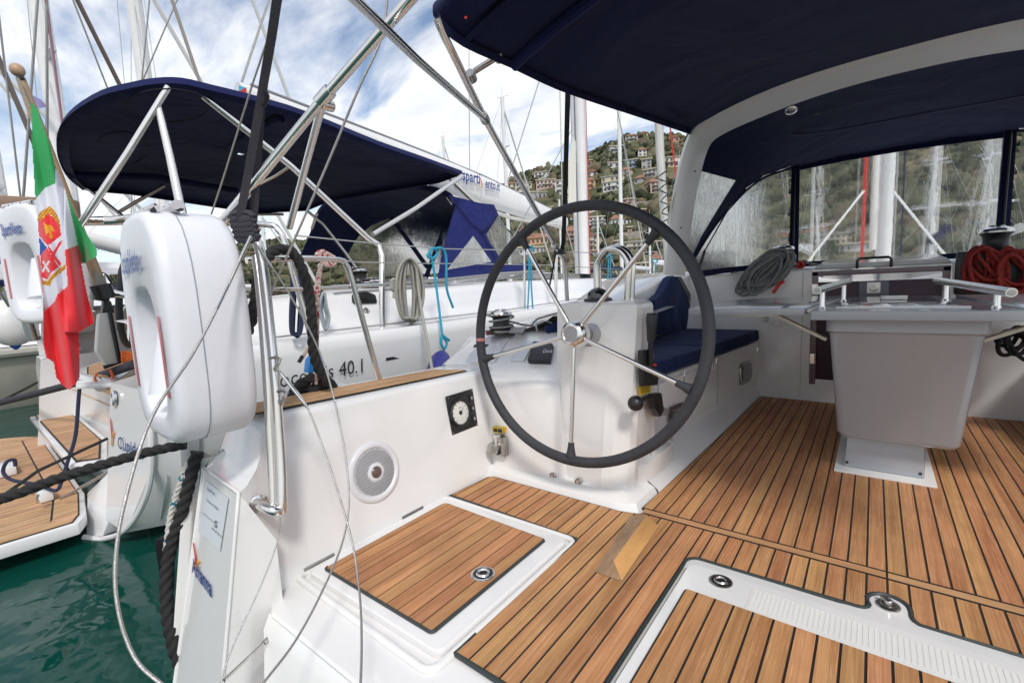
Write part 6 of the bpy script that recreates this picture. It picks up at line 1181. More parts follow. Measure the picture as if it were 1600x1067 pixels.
t = T('thin_line', 'thin dark line from the far quarter cleat to the left edge', 'line', P(40, 600, x=-6.5)); B().tube([P(-10, 632, x=-6.8), P(40, 607, x=-6.6), P(78, 587, x=-6.4)], .012, seg=6).put('line', BROPE, t, recalc=False)
# ------------------------------------------------------------------ flag and flagstaff
fs = T('flagstaff', 'varnished wooden flagstaff with round knob leaning over the neighbouring stern', 'flagstaff', P(160, 455, x=-3.95))
WOODS = pm('pale_varnished_wood', (.50, .33, .20), .45, var=.25, vs=6, stretch=(4, 4, .6))
B().tube([P(32, 122, x=-3.95), P(48, 165, x=-3.95), P(100, 300, x=-3.95), P(145, 415, x=-3.95), P(163, 460, x=-3.95)], lambda t: .022 + .012 * t, seg=12).put('pole', WOODS, fs, recalc=False)
k0 = P(27, 110, x=-3.95); B().lathe([(.035 * math.sin(R(a)), -.038 * math.cos(R(a)) + .0) for a in range(0, 181, 15)], k0, (-.35, 0, 1), 18).put('knob', WOODS, fs, ang=80)
B().tube([P(26, 121, x=-3.93), P(38, 123, x=-3.93)], .012, seg=6).put('halyard_cleat', BLK, fs, recalc=False)
B().tube([P(28, 122, x=-3.90), P(47, 168, x=-3.90)], .006, seg=5).put('halyard', GROPE2, fs, recalc=False)
B().tube([P(156, 445, x=-3.93), P(165, 466, x=-3.93)], .055, seg=14).put('socket', BLK, fs, recalc=False)
for i in range(7): B().tube([P(150 + i * 2, 424 + i, x=-3.90), P(152 + i * 2.2, 448, x=-3.90), P(158 + i, 455, x=-3.90)], .007, seg=5, sm=2).put('lashing', GROPE2, fs, recalc=False)
def inside(p, poly):
    r = False; j = len(poly) - 1
    for i in range(len(poly)):
        if (poly[i][1] > p[1]) != (poly[j][1] > p[1]) and p[0] < (poly[j][0] - poly[i][0]) * (p[1] - poly[i][1]) / (poly[j][1] - poly[i][1]) + poly[i][0]: r = not r
        j = i
    return r
FO = [(49, 160), (58, 170), (66, 195), (78, 225), (86, 258), (93, 275), (105, 305), (118, 335), (135, 365), (151, 390), (152, 400), (133, 411), (127, 412), (136, 460), (147, 500), (146, 505), (123, 520), (124, 545), (124, 590), (120, 597), (109, 609), (100, 604), (88, 590), (84, 566), (72, 558), (68, 540), (68, 494), (67, 450), (63, 400), (60, 360), (57, 330), (55, 308), (50, 220)]
WHI = [(55, 312), (70, 294), (86, 287), (86, 264), (92, 266), (100, 290), (110, 330), (122, 383), (101, 391), (103, 410), (106, 447), (90, 460), (86, 470), (70, 486), (67, 450), (60, 360)]
REDP = [(122, 383), (101, 391), (103, 410), (106, 447), (88, 460), (86, 470), (67, 486), (60, 560), (90, 615), (115, 615), (155, 510), (150, 490), (128, 412), (126, 395)]
SH_ = {'yellow': [(58, 343), (62, 332), (78, 322), (86, 330), (93, 345), (95, 358), (90, 350), (78, 334), (60, 347)], 'red1': [(58, 348), (77, 334), (93, 352), (96, 368), (75, 384), (60, 368)], 'blue': [(59, 368), (73, 387), (62, 400), (60, 399)], 'whiteq': [(74, 386), (96, 369), (102, 405), (92, 417), (80, 400)], 'red2': [(62, 400), (73, 387), (92, 417), (80, 426), (74, 437), (64, 432)], 'rope2': [(64, 436), (74, 440), (80, 430), (102, 413), (103, 420), (90, 430), (82, 437), (78, 447), (66, 444)]}
C1 = [(93, 378), (98, 376), (82, 406), (78, 401)]; C2 = [(76, 384), (90, 404), (98, 414), (94, 417), (82, 402), (74, 388)]
X1 = [(66, 409), (68, 407), (78, 424), (76, 427)]; X2 = [(76, 407), (78, 409), (67, 426), (65, 423)]
LI = [(67, 346), (72, 352), (80, 352), (86, 362), (80, 360), (83, 372), (78, 374), (76, 362), (72, 368), (69, 356)]
FM = [pm('flag_green', (.015, .33, .085), .7, sheen=.3), pm('flag_white', (.70, .71, .78), .7, sheen=.3), pm('flag_red', (.74, .012, .022), .6, sheen=.3), pm('flag_gold', (.72, .34, .02), .7), pm('flag_blue', (.01, .08, .36), .7), pm('flag_dark', (.05, .02, .04), .7)]
def fcol(p):
    for k, m in (('red1', 2), ('blue', 4), ('whiteq', 1), ('red2', 2)):
        if inside(p, SH_[k]):
            if k == 'red1' and inside(p, LI): return 3
            if k == 'whiteq' and (inside(p, C1) or inside(p, C2)): return 2
            if k == 'red2' and (inside(p, X1) or inside(p, X2)): return 1
            return m
    for k in ('yellow', 'rope2'):
        if inside(p, SH_[k]): return 5 if (p[0] + p[1] * .8) % 5.5 < 1.1 else 3
    if inside(p, WHI): return 1
    if inside(p, REDP): return 2
    return 0
def fdep(x, y):
    "real folds of the hanging cloth (metres along Y)"
    t = (y - 160) / 450; c = 55 + 60 * t; u = (x - c) / 45
    e = .030 * math.sin(u * 4.2 + .8) + .020 * math.sin(u * 9 - t * 5) + .010 * math.sin(u * 3 + t * 16)
    if x > 101 and y > 260 + (x - 86) * 2.0 - 30 and y < 520: e += .055 + .02 * math.sin((x - 101) * .16)
    return -3.72 + e * 1.3 * min(1, .25 + t * 2)
FL = T('italian_flag', 'Italian ensign with naval crest hanging in folds from the leaning flagstaff', 'flag', P(90, 380, x=-3.93))
step = 1.35; vid = {}; vs, fs_, ms = [], [], []
nx_, ny_ = int(112 / step), int(460 / step)
def fv(i, j):
    if (i, j) not in vid:
        x, y = 46 + i * step, 156 + j * step; vid[(i, j)] = len(vs); vs.append(tuple(P(x, y, x=fdep(x, y))))
    return vid[(i, j)]
for i in range(nx_):
    for j in range(ny_):
        c = (46 + (i + .5) * step, 156 + (j + .5) * step)
        if inside(c, FO): fs_.append((fv(i, j), fv(i + 1, j), fv(i + 1, j + 1), fv(i, j + 1))); ms.append(fcol(c))
me = bpy.data.meshes.new('flag'); me.from_pydata(vs, [], fs_)
for m in FM: me.materials.append(m)
for f, m in zip(me.polygons, ms): f.material_index = m; f.use_smooth = True
link('cloth', me, None, FL)
pn = T('small_pennant', 'faded lilac pennant fluttering behind the flagstaff top', 'flag', P(62, 158, y=2))
B().sheet([[P(48, 147, y=2), P(49, 160, y=2.02)], [P(56, 152, y=2.05), P(55, 170, y=2)], [P(64, 156, y=1.98), P(62, 170, y=2.0)], [P(74, 168, y=2.04), P(68, 168, y=2)]]).put('cloth', pm('lilac_cloth', (.28, .24, .46), .8), pn, recalc=False, thick=.002)
# ------------------------------------------------------------------ boats beyond
def mast_boat(label, px, py_top, dist, r, lean=0, L_=11, heading=0, hullc=None, boom=True, sp=(.45, .75), furl=True, dx=0, name='moored_yacht', cabin=True):
    a, c, f_ = px - 800, -(430 - 533.5), -731.0236
    base = P(px, 440, d=dist); base.z = -.45
    t = T(name, label, 'sailing yacht', base, 'sailing yachts moored in the marina')
    top = P(px + lean, py_top, d=dist); H = (P(px, py_top, d=1) - V(0, 0, 1)); k = math.hypot(base.x, base.y) / math.hypot(H.x, H.y); zt = 1 + H.z * k
    h = R(heading); fx, fy_ = V(math.sin(h), math.cos(h), 0), V(math.cos(h), -math.sin(h), 0)
    def q(l, w, z): return V(base.x, base.y, z - .0) + fx * l + fy_ * w
    b = B(); rows = []
    for l, w, z in ((-L_ * .55, 1.35, .65), (-L_ * .3, 1.75, .62), (0, 1.8, .68), (L_ * .25, 1.2, .8), (L_ * .42, .4, .92), (L_ * .46, .03, .95)):
        rows.append([q(l, w, z), q(l, w * .95, 0), q(l, w * .6, -.6), q(l, -w * .6, -.6), q(l, -w * .95, 0), q(l, -w, z)])
    b.loft(rows); b.put('hull', hullc or GELB, t, ang=40)
    if cabin:
        b = B(); b.hexa([q(-L_ * .2, .95, .66), q(L_ * .22, .6, .76), q(L_ * .22, -.6, .76), q(-L_ * .2, -.95, .66)], [q(-L_ * .2, .75, 1.12), q(L_ * .12, .5, 1.1), q(L_ * .12, -.5, 1.1), q(-L_ * .2, -.75, 1.12)]); b.put('cabin', GELB, t, bevel=.03)
        for s in (-1, 1): B().prism([q(-L_ * .16, .93 * s, .82), q(L_ * .1, .74 * s, .85), q(L_ * .1, .70 * s, .97), q(-L_ * .16, .88 * s, .97)], fy_ * .02 * s).put('cabin_window', BLK, t)
    B().tube([V(base.x, base.y, .6), V(base.x, base.y, zt)], r, seg=10).put('mast', MASTM, t, recalc=False)
    if zt < 40:
        for s in sp:
            z = .8 + (zt - .8) * s; B().tube([q(0, -.9 * (1.1 - s), z), q(0, .9 * (1.1 - s), z)], r * .35, seg=5).put('spreader', ALU, t, recalc=False)
        mh = B(); mh.tube([V(base.x, base.y, zt), V(base.x, base.y, zt + .5)], .012, seg=4); mh.tube([V(base.x, base.y, zt) - V(.3, .1, 0), V(base.x, base.y, zt) + V(.35, .1, .05)], .012, seg=4); mh.put('masthead_gear', ALU, t, recalc=False)
    w = B()
    for s in (-1, 1):
        z2 = .8 + (zt - .8) * sp[-1]
        w.tube([V(base.x, base.y, zt), q(0, .9 * (1.1 - sp[-1]) * s, z2), q(-.2, 1.6 * s, .7)], .008, seg=4); w.tube([V(base.x, base.y, .8 + (zt - .8) * sp[0]), q(-.5, 1.5 * s, .7)], .007, seg=4)
    w.tube([V(base.x, base.y, zt), q(-L_ * .53, 0, .7)], .008, seg=4); w.put('standing_rigging', WIRE, t, recalc=False)
    B().tube([V(base.x, base.y, zt - .4), q(L_ * .44, 0, .95)], .045 if furl else .01, seg=6).put('furled_genoa', pm('genoa2', (.6, .6, .58), .8) if furl else WIRE, t, recalc=False)
    if boom: B().tube([q(-.1, 0, 1.75), q(-L_ * .36, 0, 1.85)], .13, seg=8).put('boom_with_cover', rnd.choice([MASTM, NAVY, GELB]), t, recalc=False)
    return t
mast_boat('far white yacht with tall bare mast just right of the boom lettering', 798, 152, 26, .10)
mast_boat('far yacht whose short mast stands behind the bimini end', 706, 214, 42, .11, L_=10)
mast_boat('yacht with single slim mast standing in front of the hillside houses', 972, 172, 34, .13, sp=(.42, .8))
mast_boat('small far yacht seen between wheel rim and grab hoop', 936, 338, 40, .08, L_=9)
mast_boat('small far yacht with low mast left of the main mast', 878, 312, 46, .09, L_=9)
mast_boat('far yacht with thin mast in front of the red-roofed houses', 1016, 338, 38, .08, L_=9)
mast_boat('yacht with mast close to the mainsheet arch foot', 1062, 250, 30, .08)
mast_boat('low-rigged far yacht below the Cupido boom', 760, 320, 50, .09, L_=9)
mast_boat('yacht seen through the centre sprayhood window, left part', 1266, 262, 24, .07)
mast_boat('yacht with pale mast right of our own mast through the window', 1455, 200, 20, .10)
mast_boat('yacht with mast near the right edge of the centre window', 1542, 190, 22, .11)
mast_boat('yacht with mast seen in the port side window', 1150, 300, 28, .06, boom=False)
mast_boat('left-hand yacht whose tall mast rises beside the flagstaff', 8, 46 - 30, 16, .13, heading=-15) if False else None
# the tall masts on the left lean with the wide lens; all are plumb in the place
mast_boat('yacht with short mast carrying a wind vane above the flagstaff knob', 22, 55, 15, .13, L_=10, cabin=True)
mast_boat('yacht with tall white mast behind the left of the bimini', 128, -400, 13, .15, L_=12)
mast_boat('yacht with tall white mast behind the middle of the bimini', 268, -700, 14, .15, L_=12)
mast_boat('yacht with mast at the far left edge', 18, 130 - 60, 20, .16, L_=10)
mast_boat('far yacht seen under the bimini between the poles', 222, 300, 30, .1, L_=9)
mast_boat('far yacht under the bimini beyond the pushpit rail', 420, 330, 40, .1, L_=9)
for (a, c, r, m, lb, d_) in (((59, -5), (40, 260), .016, WIRE, 'dark shroud wire left of the tall white mast', 9), ((73, -5), (74, 210), .016, WIRE, 'dark vertical shroud behind the flag', 9), ((71, -5), (97, 190), .016, pm('pink_line', (.45, .25, .32), .7), 'faded pink halyard slanting behind the flag', 9), ((112, -5), (168, 138), .012, WIRE, 'pair of thin stays above the left bimini edge', 9), ((118, -5), (187, 133), .026, pm('brown_stay', (.16, .12, .10), .5), 'thick brown stay ending behind the bimini', 8), ((279, -5), (222, 128), .010, WIRE, 'thin stay crossing the middle mast', 9), ((267, -5), (316, 140), .022, pm('cream_line', (.5, .46, .4), .7), 'cream coloured line falling to the bimini top', 8), ((234, -5), (222, 120), .010, WIRE, 'faint shroud left of the middle mast', 9), ((-5, 85), (60, 240), .03, pm('tan_stay', (.2, .17, .15), .5), 'tan stay crossing the left masts', 9), ((0, 40), (25, 250), .012, WIRE, 'thin wire at the left edge', 9)):
    t = T('rigging_wire', lb, 'wire', P(*c, d=d_)); B().tube([ahead(P(*a, d=d_), P(*c, d=d_), 7), P(*c, d=d_), ahead(P(*c, d=d_), P(*a, d=d_), .6 if c[1] > 200 else .25)], r, seg=6).put('wire', m, t, recalc=False)
# vessels close on the left
lb = T('motor_boat', 'beige-hulled boat lying beyond the neighbouring stern at the left edge', 'motor boat', (-11.5, 1, -.45))
BEI = pm('beige_hull', (.52, .49, .42), .5, var=.3, vs=2); BEI2 = pm('beige_trim', (.42, .40, .35), .5, var=.2, vs=2)
b = B(); b.loft([[V(-13.5, -5, .25), V(-9.6, -5, .25)], [V(-13.5, -5, .25), V(-9.6, -5, .25)]], closed=False)
b = B(); rows = []
for y, w in ((-5, 2.0), (0, 2.0), (3, 1.7), (6, .8), (7.3, .05)): rows.append([V(-11.5 + w, y, .42), V(-11.5 + w * .97, y, 0), V(-11.5 + w * .8, y, -.55), V(-11.5 - w * .8, y, -.55), V(-11.5 - w, y, .42)])
b.loft(rows); b.put('hull', BEI, lb, ang=40)
B().tube([r[0] + V(.02, 0, -.05) for r in rows], .06, seg=8).put('rubbing_strake', BEI2, lb, recalc=False)
B().hexa([V(-13.2, -4, .42), V(-9.9, -4, .42), V(-10.2, 3, .42), V(-12.8, 3, .42)], [V(-12.8, -3.5, 1.0), V(-10.3, -3.5, 1.0), V(-10.6, 2, .9), V(-12.4, 2, .9)]).put('cabin', GELB, lb, bevel=.08)
bb = T('covered_boom', 'brown sail cover with lettering BAVARIA on a boom at the left edge', 'boom', P(20, 320, d=8)); 
BRC = pm('brown_cover', (.30, .20, .14), .8, bump=.3, bs=6); c0_, c1_ = P(-80, 304, d=8.2), P(120, 332, d=8.2)
B().prism([P(-80, 300, d=8.2), P(110, 310, d=8.2), P(110, 342, d=8.2), P(-80, 326, d=8.2)], (-.1, .12, 0)).put('cover', BRC, bb, bevel=.04)
text('lettering', 'BAVARIA', P(16, 324, d=8.0), (P(44, 326, d=8.0) - P(16, 324, d=8.0)) / 2.1, (P(16, 313, d=8.0) - P(16, 324, d=8.0)) / .75, INKG, bb)
pt_ = T('lettered_tube', 'white tubular boom lettered docbo porcana running behind the flag and buoys', 'boom', P(100, 360, d=7))
t0, t1 = P(-60, 322, x=-7.3), P(330, 424, x=-7.3); B().tube([t0, t1], .085, seg=14).put('tube', MASTM, pt_, recalc=False, ang=60)
LG = pm('letter_grey', (.22, .22, .26), .5); dx_ = (t1 - t0)
for s, a, w in (('docbo', (2, 347), (30, 353)), ('porcana', (152, 389), (192, 400))):
    o_ = P(*a, x=-7.2); text('lettering', s, o_, (P(*w, x=-7.2) - o_) / (.60 * len(s)), (P(a[0], a[1] - 9, x=-7.2) - o_) / .75, LG, pt_)
dm = T('radar_dome', 'grey-white domed radar pod on a dark base at the far left', 'radar', P(8, 385, d=6)); c = P(8, 372, d=6)
B().lathe([(.20, -.09), (.21, -.03), (.19, .06), (.13, .13), (.05, .16), (.001, .165)], c, (0, 0, 1), 24).put('dome', pm('dome_grey', (.58, .60, .60), .35, coat=.3), dm, ang=70)
B().lathe([(.12, -.22), (.20, -.16), (.21, -.09)], c, (0, 0, 1), 20).put('base', BLK, dm)
fd = T('ball_fender', 'white ball fender with blue ends low at the left edge', 'fender', P(20, 505, d=7)); c = P(18, 504, d=7)
B().lathe([(.20 * math.sin(R(a)), -.24 * math.cos(R(a))) for a in range(0, 181, 12)], c, (0, 0, 1), 20).put('ball', GELB, fd, ang=80)
for s in (-1, 1): B().lathe([(.07, .19 * 1), (.03, .26), (.01, .28)], c, (0, 0, s), 12).put('end_cap', pm('fender_end_blue', (.03, .10, .42), .5), fd)
# ------------------------------------------------------------------ water
wm = bpy.data.materials.new('harbour_water'); wm.use_nodes = True; t = wm.node_tree; b_ = t.nodes['Principled BSDF']
b_.inputs['Base Color'].default_value = (.002, .050, .037, 1); b_.inputs['Roughness'].default_value = .04; b_.inputs['IOR'].default_value = 1.33
tc_ = nd(t, 'ShaderNodeTexCoord'); na = nd(t, 'ShaderNodeTexNoise', _Scale=1.1, _Detail=3.0, _Distortion=.8); nb_ = nd(t, 'ShaderNodeTexNoise', _Scale=5.0, _Detail=2.0, _Distortion=.4)
t.links.new(tc_.outputs['Object'], na.inputs[0]); t.links.new(tc_.outputs['Object'], nb_.inputs[0])
b1_ = nd(t, 'ShaderNodeBump'); b1_.inputs['Strength'].default_value = .28; b1_.inputs['Distance'].default_value = .09; t.links.new(na.outputs[0], b1_.inputs['Height'])
b2_ = nd(t, 'ShaderNodeBump'); b2_.inputs['Strength'].default_value = .25; b2_.inputs['Distance'].default_value = .03; t.links.new(nb_.outputs[0], b2_.inputs['Height']); t.links.new(b1_.outputs[0], b2_.inputs['Normal']); t.links.new(b2_.outputs[0], b_.inputs['Normal'])
tag(B().add([V(-4000, -4000, -.45), V(4000, -4000, -.45), V(4000, 4000, -.45), V(-4000, 4000, -.45)], [(0, 1, 2, 3)]).put('water', wm, None, recalc=False), kind='structure')
# ------------------------------------------------------------------ hills
RIDGE = [(-200, 462), (0, 455), (120, 445), (240, 420), (300, 404), (360, 392), (410, 384), (440, 377), (480, 380), (520, 372), (560, 358), (610, 345), (660, 332), (720, 318), (760, 304), (790, 292), (820, 277), (845, 268), (874, 262), (900, 252), (935, 236), (965, 222), (1000, 212), (1030, 210), (1060, 214), (1085, 216), (1140, 205), (1220, 190), (1320, 178), (1450, 170), (1600, 168), (1800, 190)]
RIDGE = [(a, c + 5 if a > 700 else c) for a, c in RIDGE]
def interp(x, tab):
    for (a, c), (d_, e) in zip(tab, tab[1:]):
        if x <= d_: return c + (e - c) * max(0, x - a) / (d_ - a)
    return tab[-1][1]
def azpx(px): d_ = P(px, 430, d=1) - V(0, 0, 1); return math.atan2(d_.x, d_.y)
NA = 170; px_l = [-200 + 2000 * i / (NA - 1) for i in range(NA)]
def rdist(px): return 620 - 260 * min(1, max(0, (px - 500) / 300)) if px < 800 else 360
def hp(px, s):
    "point of the hillside: s = 0 at the shore, 1 at the ridge, beyond 1 behind it"
    rd = rdist(px); d0 = rd * .36; D = d0 + (rd - d0) * s
    u = P(px, interp(px, RIDGE), d=1) - V(0, 0, 1); k = rd / math.hypot(u.x, u.y); H = 1 + u.z * k
    a = azpx(px); x, y = math.sin(a) * D, math.cos(a) * D
    z = -.6 + (H + .6) * (1 - (1 - min(s, 1)) ** 1.25) * (1 if s <= 1 else 1)
    z += (H * .05) * (noise.noise(V(x * .012, y * .012, 3)) + .5 * noise.noise(V(x * .04, y * .04, 8))) * min(1, s * 3) * (1 - .8 * min(1, s) ** 6)
    if s > 1: z -= (s - 1) * H * .7
    return V(x, y, z)
rows = [[hp(px, s) for px in px_l] for s in [i / 40 for i in range(41)] + [1.1, 1.3, 1.7]]
ht = bpy.data.materials.new('hillside'); ht.use_nodes = True; t = ht.node_tree; b_ = t.nodes['Principled BSDF']; b_.inputs['Roughness'].default_value = .95; b_.inputs['Specular IOR Level'].default_value = .1
tc_ = nd(t, 'ShaderNodeTexCoord'); na = nd(t, 'ShaderNodeTexNoise', _Scale=.045, _Detail=10.0, _Roughness=.7); t.links.new(tc_.outputs['Object'], na.inputs[0])
rr = ramp(t, [(.32, (.055, .060, .032)), (.48, (.11, .115, .06)), (.58, (.19, .165, .10)), (.70, (.30, .26, .18))]); t.links.new(na.outputs[0], rr.inputs[0]); t.links.new(rr.outputs[0], b_.inputs['Base Color'])
nb_ = nd(t, 'ShaderNodeTexNoise', _Scale=.5, _Detail=6.0); t.links.new(tc_.outputs['Object'], nb_.inputs[0]); bb_ = nd(t, 'ShaderNodeBump'); bb_.inputs['Strength'].default_value = 1; bb_.inputs['Distance'].default_value = 2; t.links.new(nb_.outputs[0], bb_.inputs['Height']); t.links.new(bb_.outputs[0], b_.inputs['Normal'])
tag(B().sheet(rows).put('hills', ht, None, recalc=False, ang=80), kind='structure')
# terrace walls and the quay along the shore
WALLM = pm('terrace_stone', (.40, .36, .30), .9, var=.45, vs=.8)
# woodland: thousands of small leafy clumps, one mass
HS = [(850, 280, 20, 10, 'white', 'flat', 2, 'small white flat-roofed house high on the left shoulder of the hill'), (824, 300, 26, 14, 'cream', 'flat', 2, 'cream terraced house on the left slope below the white one'), (858, 296, 30, 14, 'pink', 'flat', 2, 'pink long house beside the cream terraced one'), (836, 312, 46, 12, 'grey', 'flat', 1, 'long low grey building with blue awning front'), (880, 305, 16, 22, 'white', 'flat', 3, 'tall pale block just left of the main mast'), (806, 300, 16, 12, 'cream', 'hip', 2, 'little hipped-roof house at the left foot of the slope'), (922, 296, 22, 14, 'orange', 'hip', 2, 'orange house immediately right of the main mast'), (922, 262, 14, 10, 'terracotta', 'flat', 1, 'small terracotta house high on the slope right of the mast'), (958, 300, 26, 14, 'white', 'flat', 2, 'white modern house in the centre of the slope'), (988, 264, 18, 12, 'blue', 'flat', 2, 'pale blue house with terrace on the upper slope'), (1012, 262, 14, 13, 'grey', 'flat', 3, 'grey balconied block right of the pale blue house'), (966, 238, 18, 9, 'grey', 'flat', 2, 'grey concrete house just below the summit'), (990, 222, 18, 9, 'grey', 'hip', 2, 'dark roofed house on the summit left'), (1008, 214, 12, 6, 'yellow', 'gable', 1, 'tiny yellow house on the summit'), (1055, 222, 14, 7, 'terracotta', 'gable', 1, 'terracotta house on the summit near the arch'), (1054, 262, 26, 14, 'cream', 'flat', 2, 'cream villa with long balcony near the arch'), (1026, 302, 16, 16, 'pink', 'hip', 3, 'narrow pink house above the furled sail'), (960, 285, 34, 8, 'cream', 'flat', 1, 'low cream retaining building across mid slope'), (936, 352, 28, 16, 'white', 'flat', 3, 'white apartment block low behind the wheel rim'), (972, 352, 30, 10, 'white', 'hip', 1, 'white hall with terracotta roof low on the slope'), (922, 388, 26, 24, 'cream', 'gable', 3, 'tall cream gabled house with terracotta roof inside the wheel'), (896, 382, 18, 20, 'terracotta', 'hip', 3, 'terracotta house next to the tall cream gabled house'), (842, 384, 34, 10, 'orange', 'hip', 1, 'low house with bright orange roof behind the wheel spoke'), (832, 400, 40, 10, 'white', 'flat', 1, 'long white waterfront building at the foot of the hill'), (992, 392, 34, 14, 'cream', 'flat', 2, 'cream waterfront house right part of the wheel'), (1010, 330, 26, 4, 'orange', 'flat', 1, 'narrow ochre terrace wall building on the slope'), (1030, 385, 20, 12, 'pink', 'flat', 2, 'pinkish low house by the right wheel spoke'), (770, 392, 28, 10, 'cream', 'flat', 1, 'cream house behind the neighbouring sprayhood'), (1136, 345, 30, 12, 'white', 'flat', 1, 'white house in the port side window'), (1290, 380, 44, 14, 'cream', 'flat', 2, 'cream building low in the centre sprayhood window'), (1330, 396, 40, 10, 'white', 'flat', 1, 'white building beside our mast in the window'), (1265, 370, 24, 9, 'white', 'hip', 1, 'small white house left in the centre window'), (500, 395, 16, 7, 'white', 'flat', 1, 'tiny white house on the far left hills'), (640, 330, 16, 10, 'pink', 'flat', 2, 'pink house seen through the neighbouring windows')]
_r = random.Random(21); _seen = set()
_cols = ['white', 'white', 'cream', 'pink', 'grey']
def _zone(px, py):
    hx = 'left of the main mast' if px < 893 else 'just right of the main mast' if px < 945 else 'left of the slim centre mast' if px < 975 else 'right of the slim centre mast' if px < 1030 else 'beside the arch'
    top = interp(px, RIDGE); f = (py - top) / (425 - top)
    vz = 'near the ridge' if f < .25 else 'on the upper slope' if f < .45 else 'on the middle slope' if f < .65 else 'on the lower slope' if f < .85 else 'at the waterfront'
    return vz + ' ' + hx
for _ in range(900):
    if len(HS) > 66: break
    px = _r.uniform(800, 1078); py = interp(px, RIDGE) + (425 - interp(px, RIDGE)) * _r.uniform(.12, .97)
    w, h = _r.uniform(9, 19), _r.uniform(6, 12)
    if any(abs(px - q[0]) < (w + q[2]) * .5 + 1 and abs((py - h / 2) - (q[1] - q[3] / 2)) < (h + q[3]) * .5 for q in HS): continue
    col = _r.choice(_cols); rf = _r.choice(['flat', 'hip', 'gable', 'hip']); st = 1 if h < 8 else 2
    lb_ = f"{'low' if st == 1 else 'tall'} {col} {dict(flat='flat', hip='hip', gable='gable')[rf]}-roofed house {_zone(px, py)}"
    if lb_ in _seen: continue
    _seen.add(lb_); HS.append((px, py, w, h, col, rf, st, lb_))
def proj(p):
    d_ = Vector(p) - V(0, 0, 1); c = [CM[i][0] * d_.x + CM[i][1] * d_.y + CM[i][2] * d_.z for i in range(3)]
    return 800 - 731.0236 * c[0] / c[2], 533.5 + 731.0236 * c[1] / c[2]
rg = random.Random(5); FOL = [pm('foliage_dark', (.050, .062, .034), .9, var=.5, vs=.5, spec=.1), pm('foliage_olive', (.13, .135, .08), .9, var=.4, vs=.5, spec=.1), pm('foliage_brown', (.20, .165, .11), .9, var=.4, vs=.5, spec=.1), pm('foliage_light', (.18, .185, .105), .9, var=.4, vs=.5, spec=.1)]
bmi = bmesh.new(); bmesh.ops.create_icosphere(bmi, subdivisions=2, radius=1); iv = np.array([v.co for v in bmi.verts]); ifc = np.array([[v.index for v in f.verts] for f in bmi.faces]); bmi.free()
nr = np.random.RandomState(4); VV, FF, MM = [], [], []; k = 0
for i in range(18000):
    px = rg.uniform(370, 1700) if i % 6 else rg.uniform(-150, 700); s = rg.random() ** .7
    if i % 9 == 0: s = rg.uniform(.94, 1.02)
    p = hp(px, s); 
    if noise.noise(V(p.x * .02, p.y * .02, 1)) < -.12 and rg.random() < .75: continue
    r = rg.uniform(.65, 1.9) * (1.7 if rg.random() < .10 else 1)
    qx, qy = proj((p.x, p.y, p.z + r)); 
    if any(abs(qx - h_[0]) < h_[2] * .5 + 1.5 and h_[1] - h_[3] - 2 < qy < h_[1] + 3.5 for h_ in HS): continue
    v = iv * (1 + nr.uniform(-.45, .40, (len(iv), 1))) * np.array([r, r, r * rg.uniform(.75, 1.25)]) + np.array([p.x, p.y, p.z + r * .55])
    VV.append(v); FF.append(ifc + k); k += len(iv); m = 0 if rg.random() < .36 else (1 if rg.random() < .6 else (2 if rg.random() < .5 else 3)); MM += [m] * len(ifc)
me = bpy.data.meshes.new('wood'); VV = np.concatenate(VV); FF = np.concatenate(FF)
me.vertices.add(len(VV)); me.vertices.foreach_set('co', VV.ravel()); me.loops.add(len(FF) * 3); me.loops.foreach_set('vertex_index', FF.ravel()); me.polygons.add(len(FF)); me.polygons.foreach_set('loop_start', np.arange(0, len(FF) * 3, 3)); me.polygons.foreach_set('material_index', MM); me.update(calc_edges=True)
tag(link('hillside_wood', me, FOL, None), 'mixed scrub and trees covering the hill above the marina', None, None, 'stuff')
# ------------------------------------------------------------------ houses on the hill
TILE = pm('terracotta_roof', (.34, .17, .11), .85, var=.3, vs=1.5); GREYR = pm('grey_roof', (.25, .25, .26), .8, var=.2, vs=1)
WC = {'white': (.70, .69, .66), 'cream': (.64, .58, .45), 'pink': (.60, .44, .37), 'orange': (.60, .38, .22), 'yellow': (.66, .52, .22), 'blue': (.42, .54, .66), 'grey': (.42, .41, .40), 'terracotta': (.50, .30, .21)}
WM = {k_: pm('wall_' + k_, v_, .85, var=.15, vs=.8) for k_, v_ in WC.items()}; PANE = pm('window_dark', (.05, .055, .07), .2); SHUT = pm('shutter_green', (.06, .12, .09), .6)
def hillpt(px, py):
    best = None
    for i in range(61):
        s = i / 60; p = hp(px, s); d_ = p - V(0, 0, 1)
        yp = 533.5 - 731.0236 * (CM[1][0] * d_.x + CM[1][1] * d_.y + CM[1][2] * d_.z) / -(CM[2][0] * d_.x + CM[2][1] * d_.y + CM[2][2] * d_.z)
        if best is None or abs(yp - py) < best[0]: best = (abs(yp - py), p)
    return best[1]
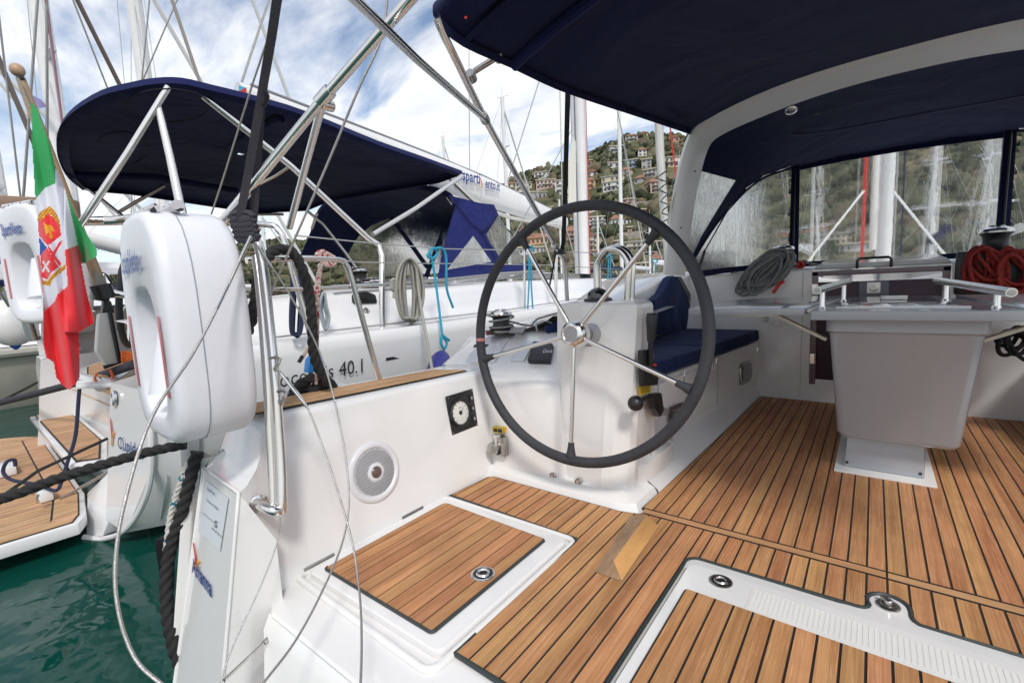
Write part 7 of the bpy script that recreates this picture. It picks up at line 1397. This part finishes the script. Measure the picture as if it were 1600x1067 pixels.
def house(px, py, w, h, col, label, roof='flat', storeys=2, cols=4, deep=8):
    p = hillpt(px, py); dist = p.length; m = dist / 731 / .95; W_, H_ = w * m, h * m
    t = T('hillside_house', label, 'house', p, 'houses on the hillside'); f = V(-p.x, -p.y, 0).normalized(); s = V(-f.y, f.x, 0)
    if s.dot(V(CM[0][0], CM[0][1], 0)) < 0: s = -s
    rt = Matrix.Rotation(rnd.uniform(-.35, .35), 3, 'Z'); f = rt @ f; s = rt @ s
    def q(a, c, z): return p + s * a + f * c + V(0, 0, z)
    B().hexa([q(-W_ / 2, 0, -4), q(W_ / 2, 0, -4), q(W_ / 2, -deep, -4), q(-W_ / 2, -deep, -4)], [q(-W_ / 2, 0, H_), q(W_ / 2, 0, H_), q(W_ / 2, -deep, H_), q(-W_ / 2, -deep, H_)]).put('wall', WM[col], t)
    o = .5
    if roof == 'flat': B().hexa([q(-W_ / 2 - o, o, H_), q(W_ / 2 + o, o, H_), q(W_ / 2 + o, -deep - o, H_), q(-W_ / 2 - o, -deep - o, H_)], [q(-W_ / 2 - o, o, H_ + .35), q(W_ / 2 + o, o, H_ + .35), q(W_ / 2 + o, -deep - o, H_ + .35), q(-W_ / 2 - o, -deep - o, H_ + .35)]).put('roof', WM['cream'] if col != 'cream' else WM['grey'], t)
    elif roof == 'hip': B().hexa([q(-W_ / 2 - o, o, H_), q(W_ / 2 + o, o, H_), q(W_ / 2 + o, -deep - o, H_), q(-W_ / 2 - o, -deep - o, H_)], [q(-W_ * .22, -deep * .42, H_ + 1.9), q(W_ * .22, -deep * .42, H_ + 1.9), q(W_ * .22, -deep * .58, H_ + 1.9), q(-W_ * .22, -deep * .58, H_ + 1.9)]).put('roof', TILE, t)
    else: B().hexa([q(-W_ / 2 - o, o, H_), q(0, o, H_ + W_ * .22), q(W_ / 2 + o, o, H_), q(0, o, H_ - .2)], [q(-W_ / 2 - o, -deep, H_), q(0, -deep, H_ + W_ * .22), q(W_ / 2 + o, -deep, H_), q(0, -deep, H_ - .2)]).put('roof', TILE, t)
    sh = H_ / storeys; ww = min(1.2, W_ / cols * .45); wmesh = B().box((0, 0, 0), (ww, .12, sh * .5)).mesh()
    wmesh.materials.append(PANE); ang = math.atan2(s.y, s.x)
    for i in range(storeys):
        for j in range(cols):
            if rnd.random() < .12: continue
            o_ = bpy.data.objects.new('window', wmesh); COL.objects.link(o_); o_.parent = t; o_.location = q(-W_ / 2 + W_ * (j + .5) / cols, .08, sh * (i + .52)) - p; o_.rotation_euler = (0, 0, ang)
        if i and w > 14: B().box(q(0, .5, sh * i), (W_ * .7, 1.0, .18), Matrix.Rotation(ang, 3, 'Z')).put('balcony', WM['grey'] if col != 'grey' else WM['white'], t)
for px, py, w, h, col, rf, st_, lb_ in HS: house(px, py, w * .9, h * .88, col, lb_, rf, st_, max(2, int(w / 6)))
for i, (a, c, py) in enumerate(((910, 1060, 325), (930, 1075, 372), (780, 900, 330), (1120, 1230, 392), (1250, 1360, 365))):
    t = T('terrace_wall', ['long stone terrace wall across the middle slope', 'long stone terrace wall behind the wheel rim', 'stone terrace wall left of the main mast', 'stone terrace wall seen in the port side window', 'stone terrace wall seen in the centre window'][i], 'wall', hillpt((a + c) / 2, py))
    pts = [hillpt(a + (c - a) * k_ / 8, py) for k_ in range(9)]
    B().loft([[p - V(0, 0, 3), p + V(0, 0, 2.2), p * 1.01 + V(0, 0, 2.2), p * 1.01 - V(0, 0, 3)] for p in pts]).put('stonework', WALLM, t)
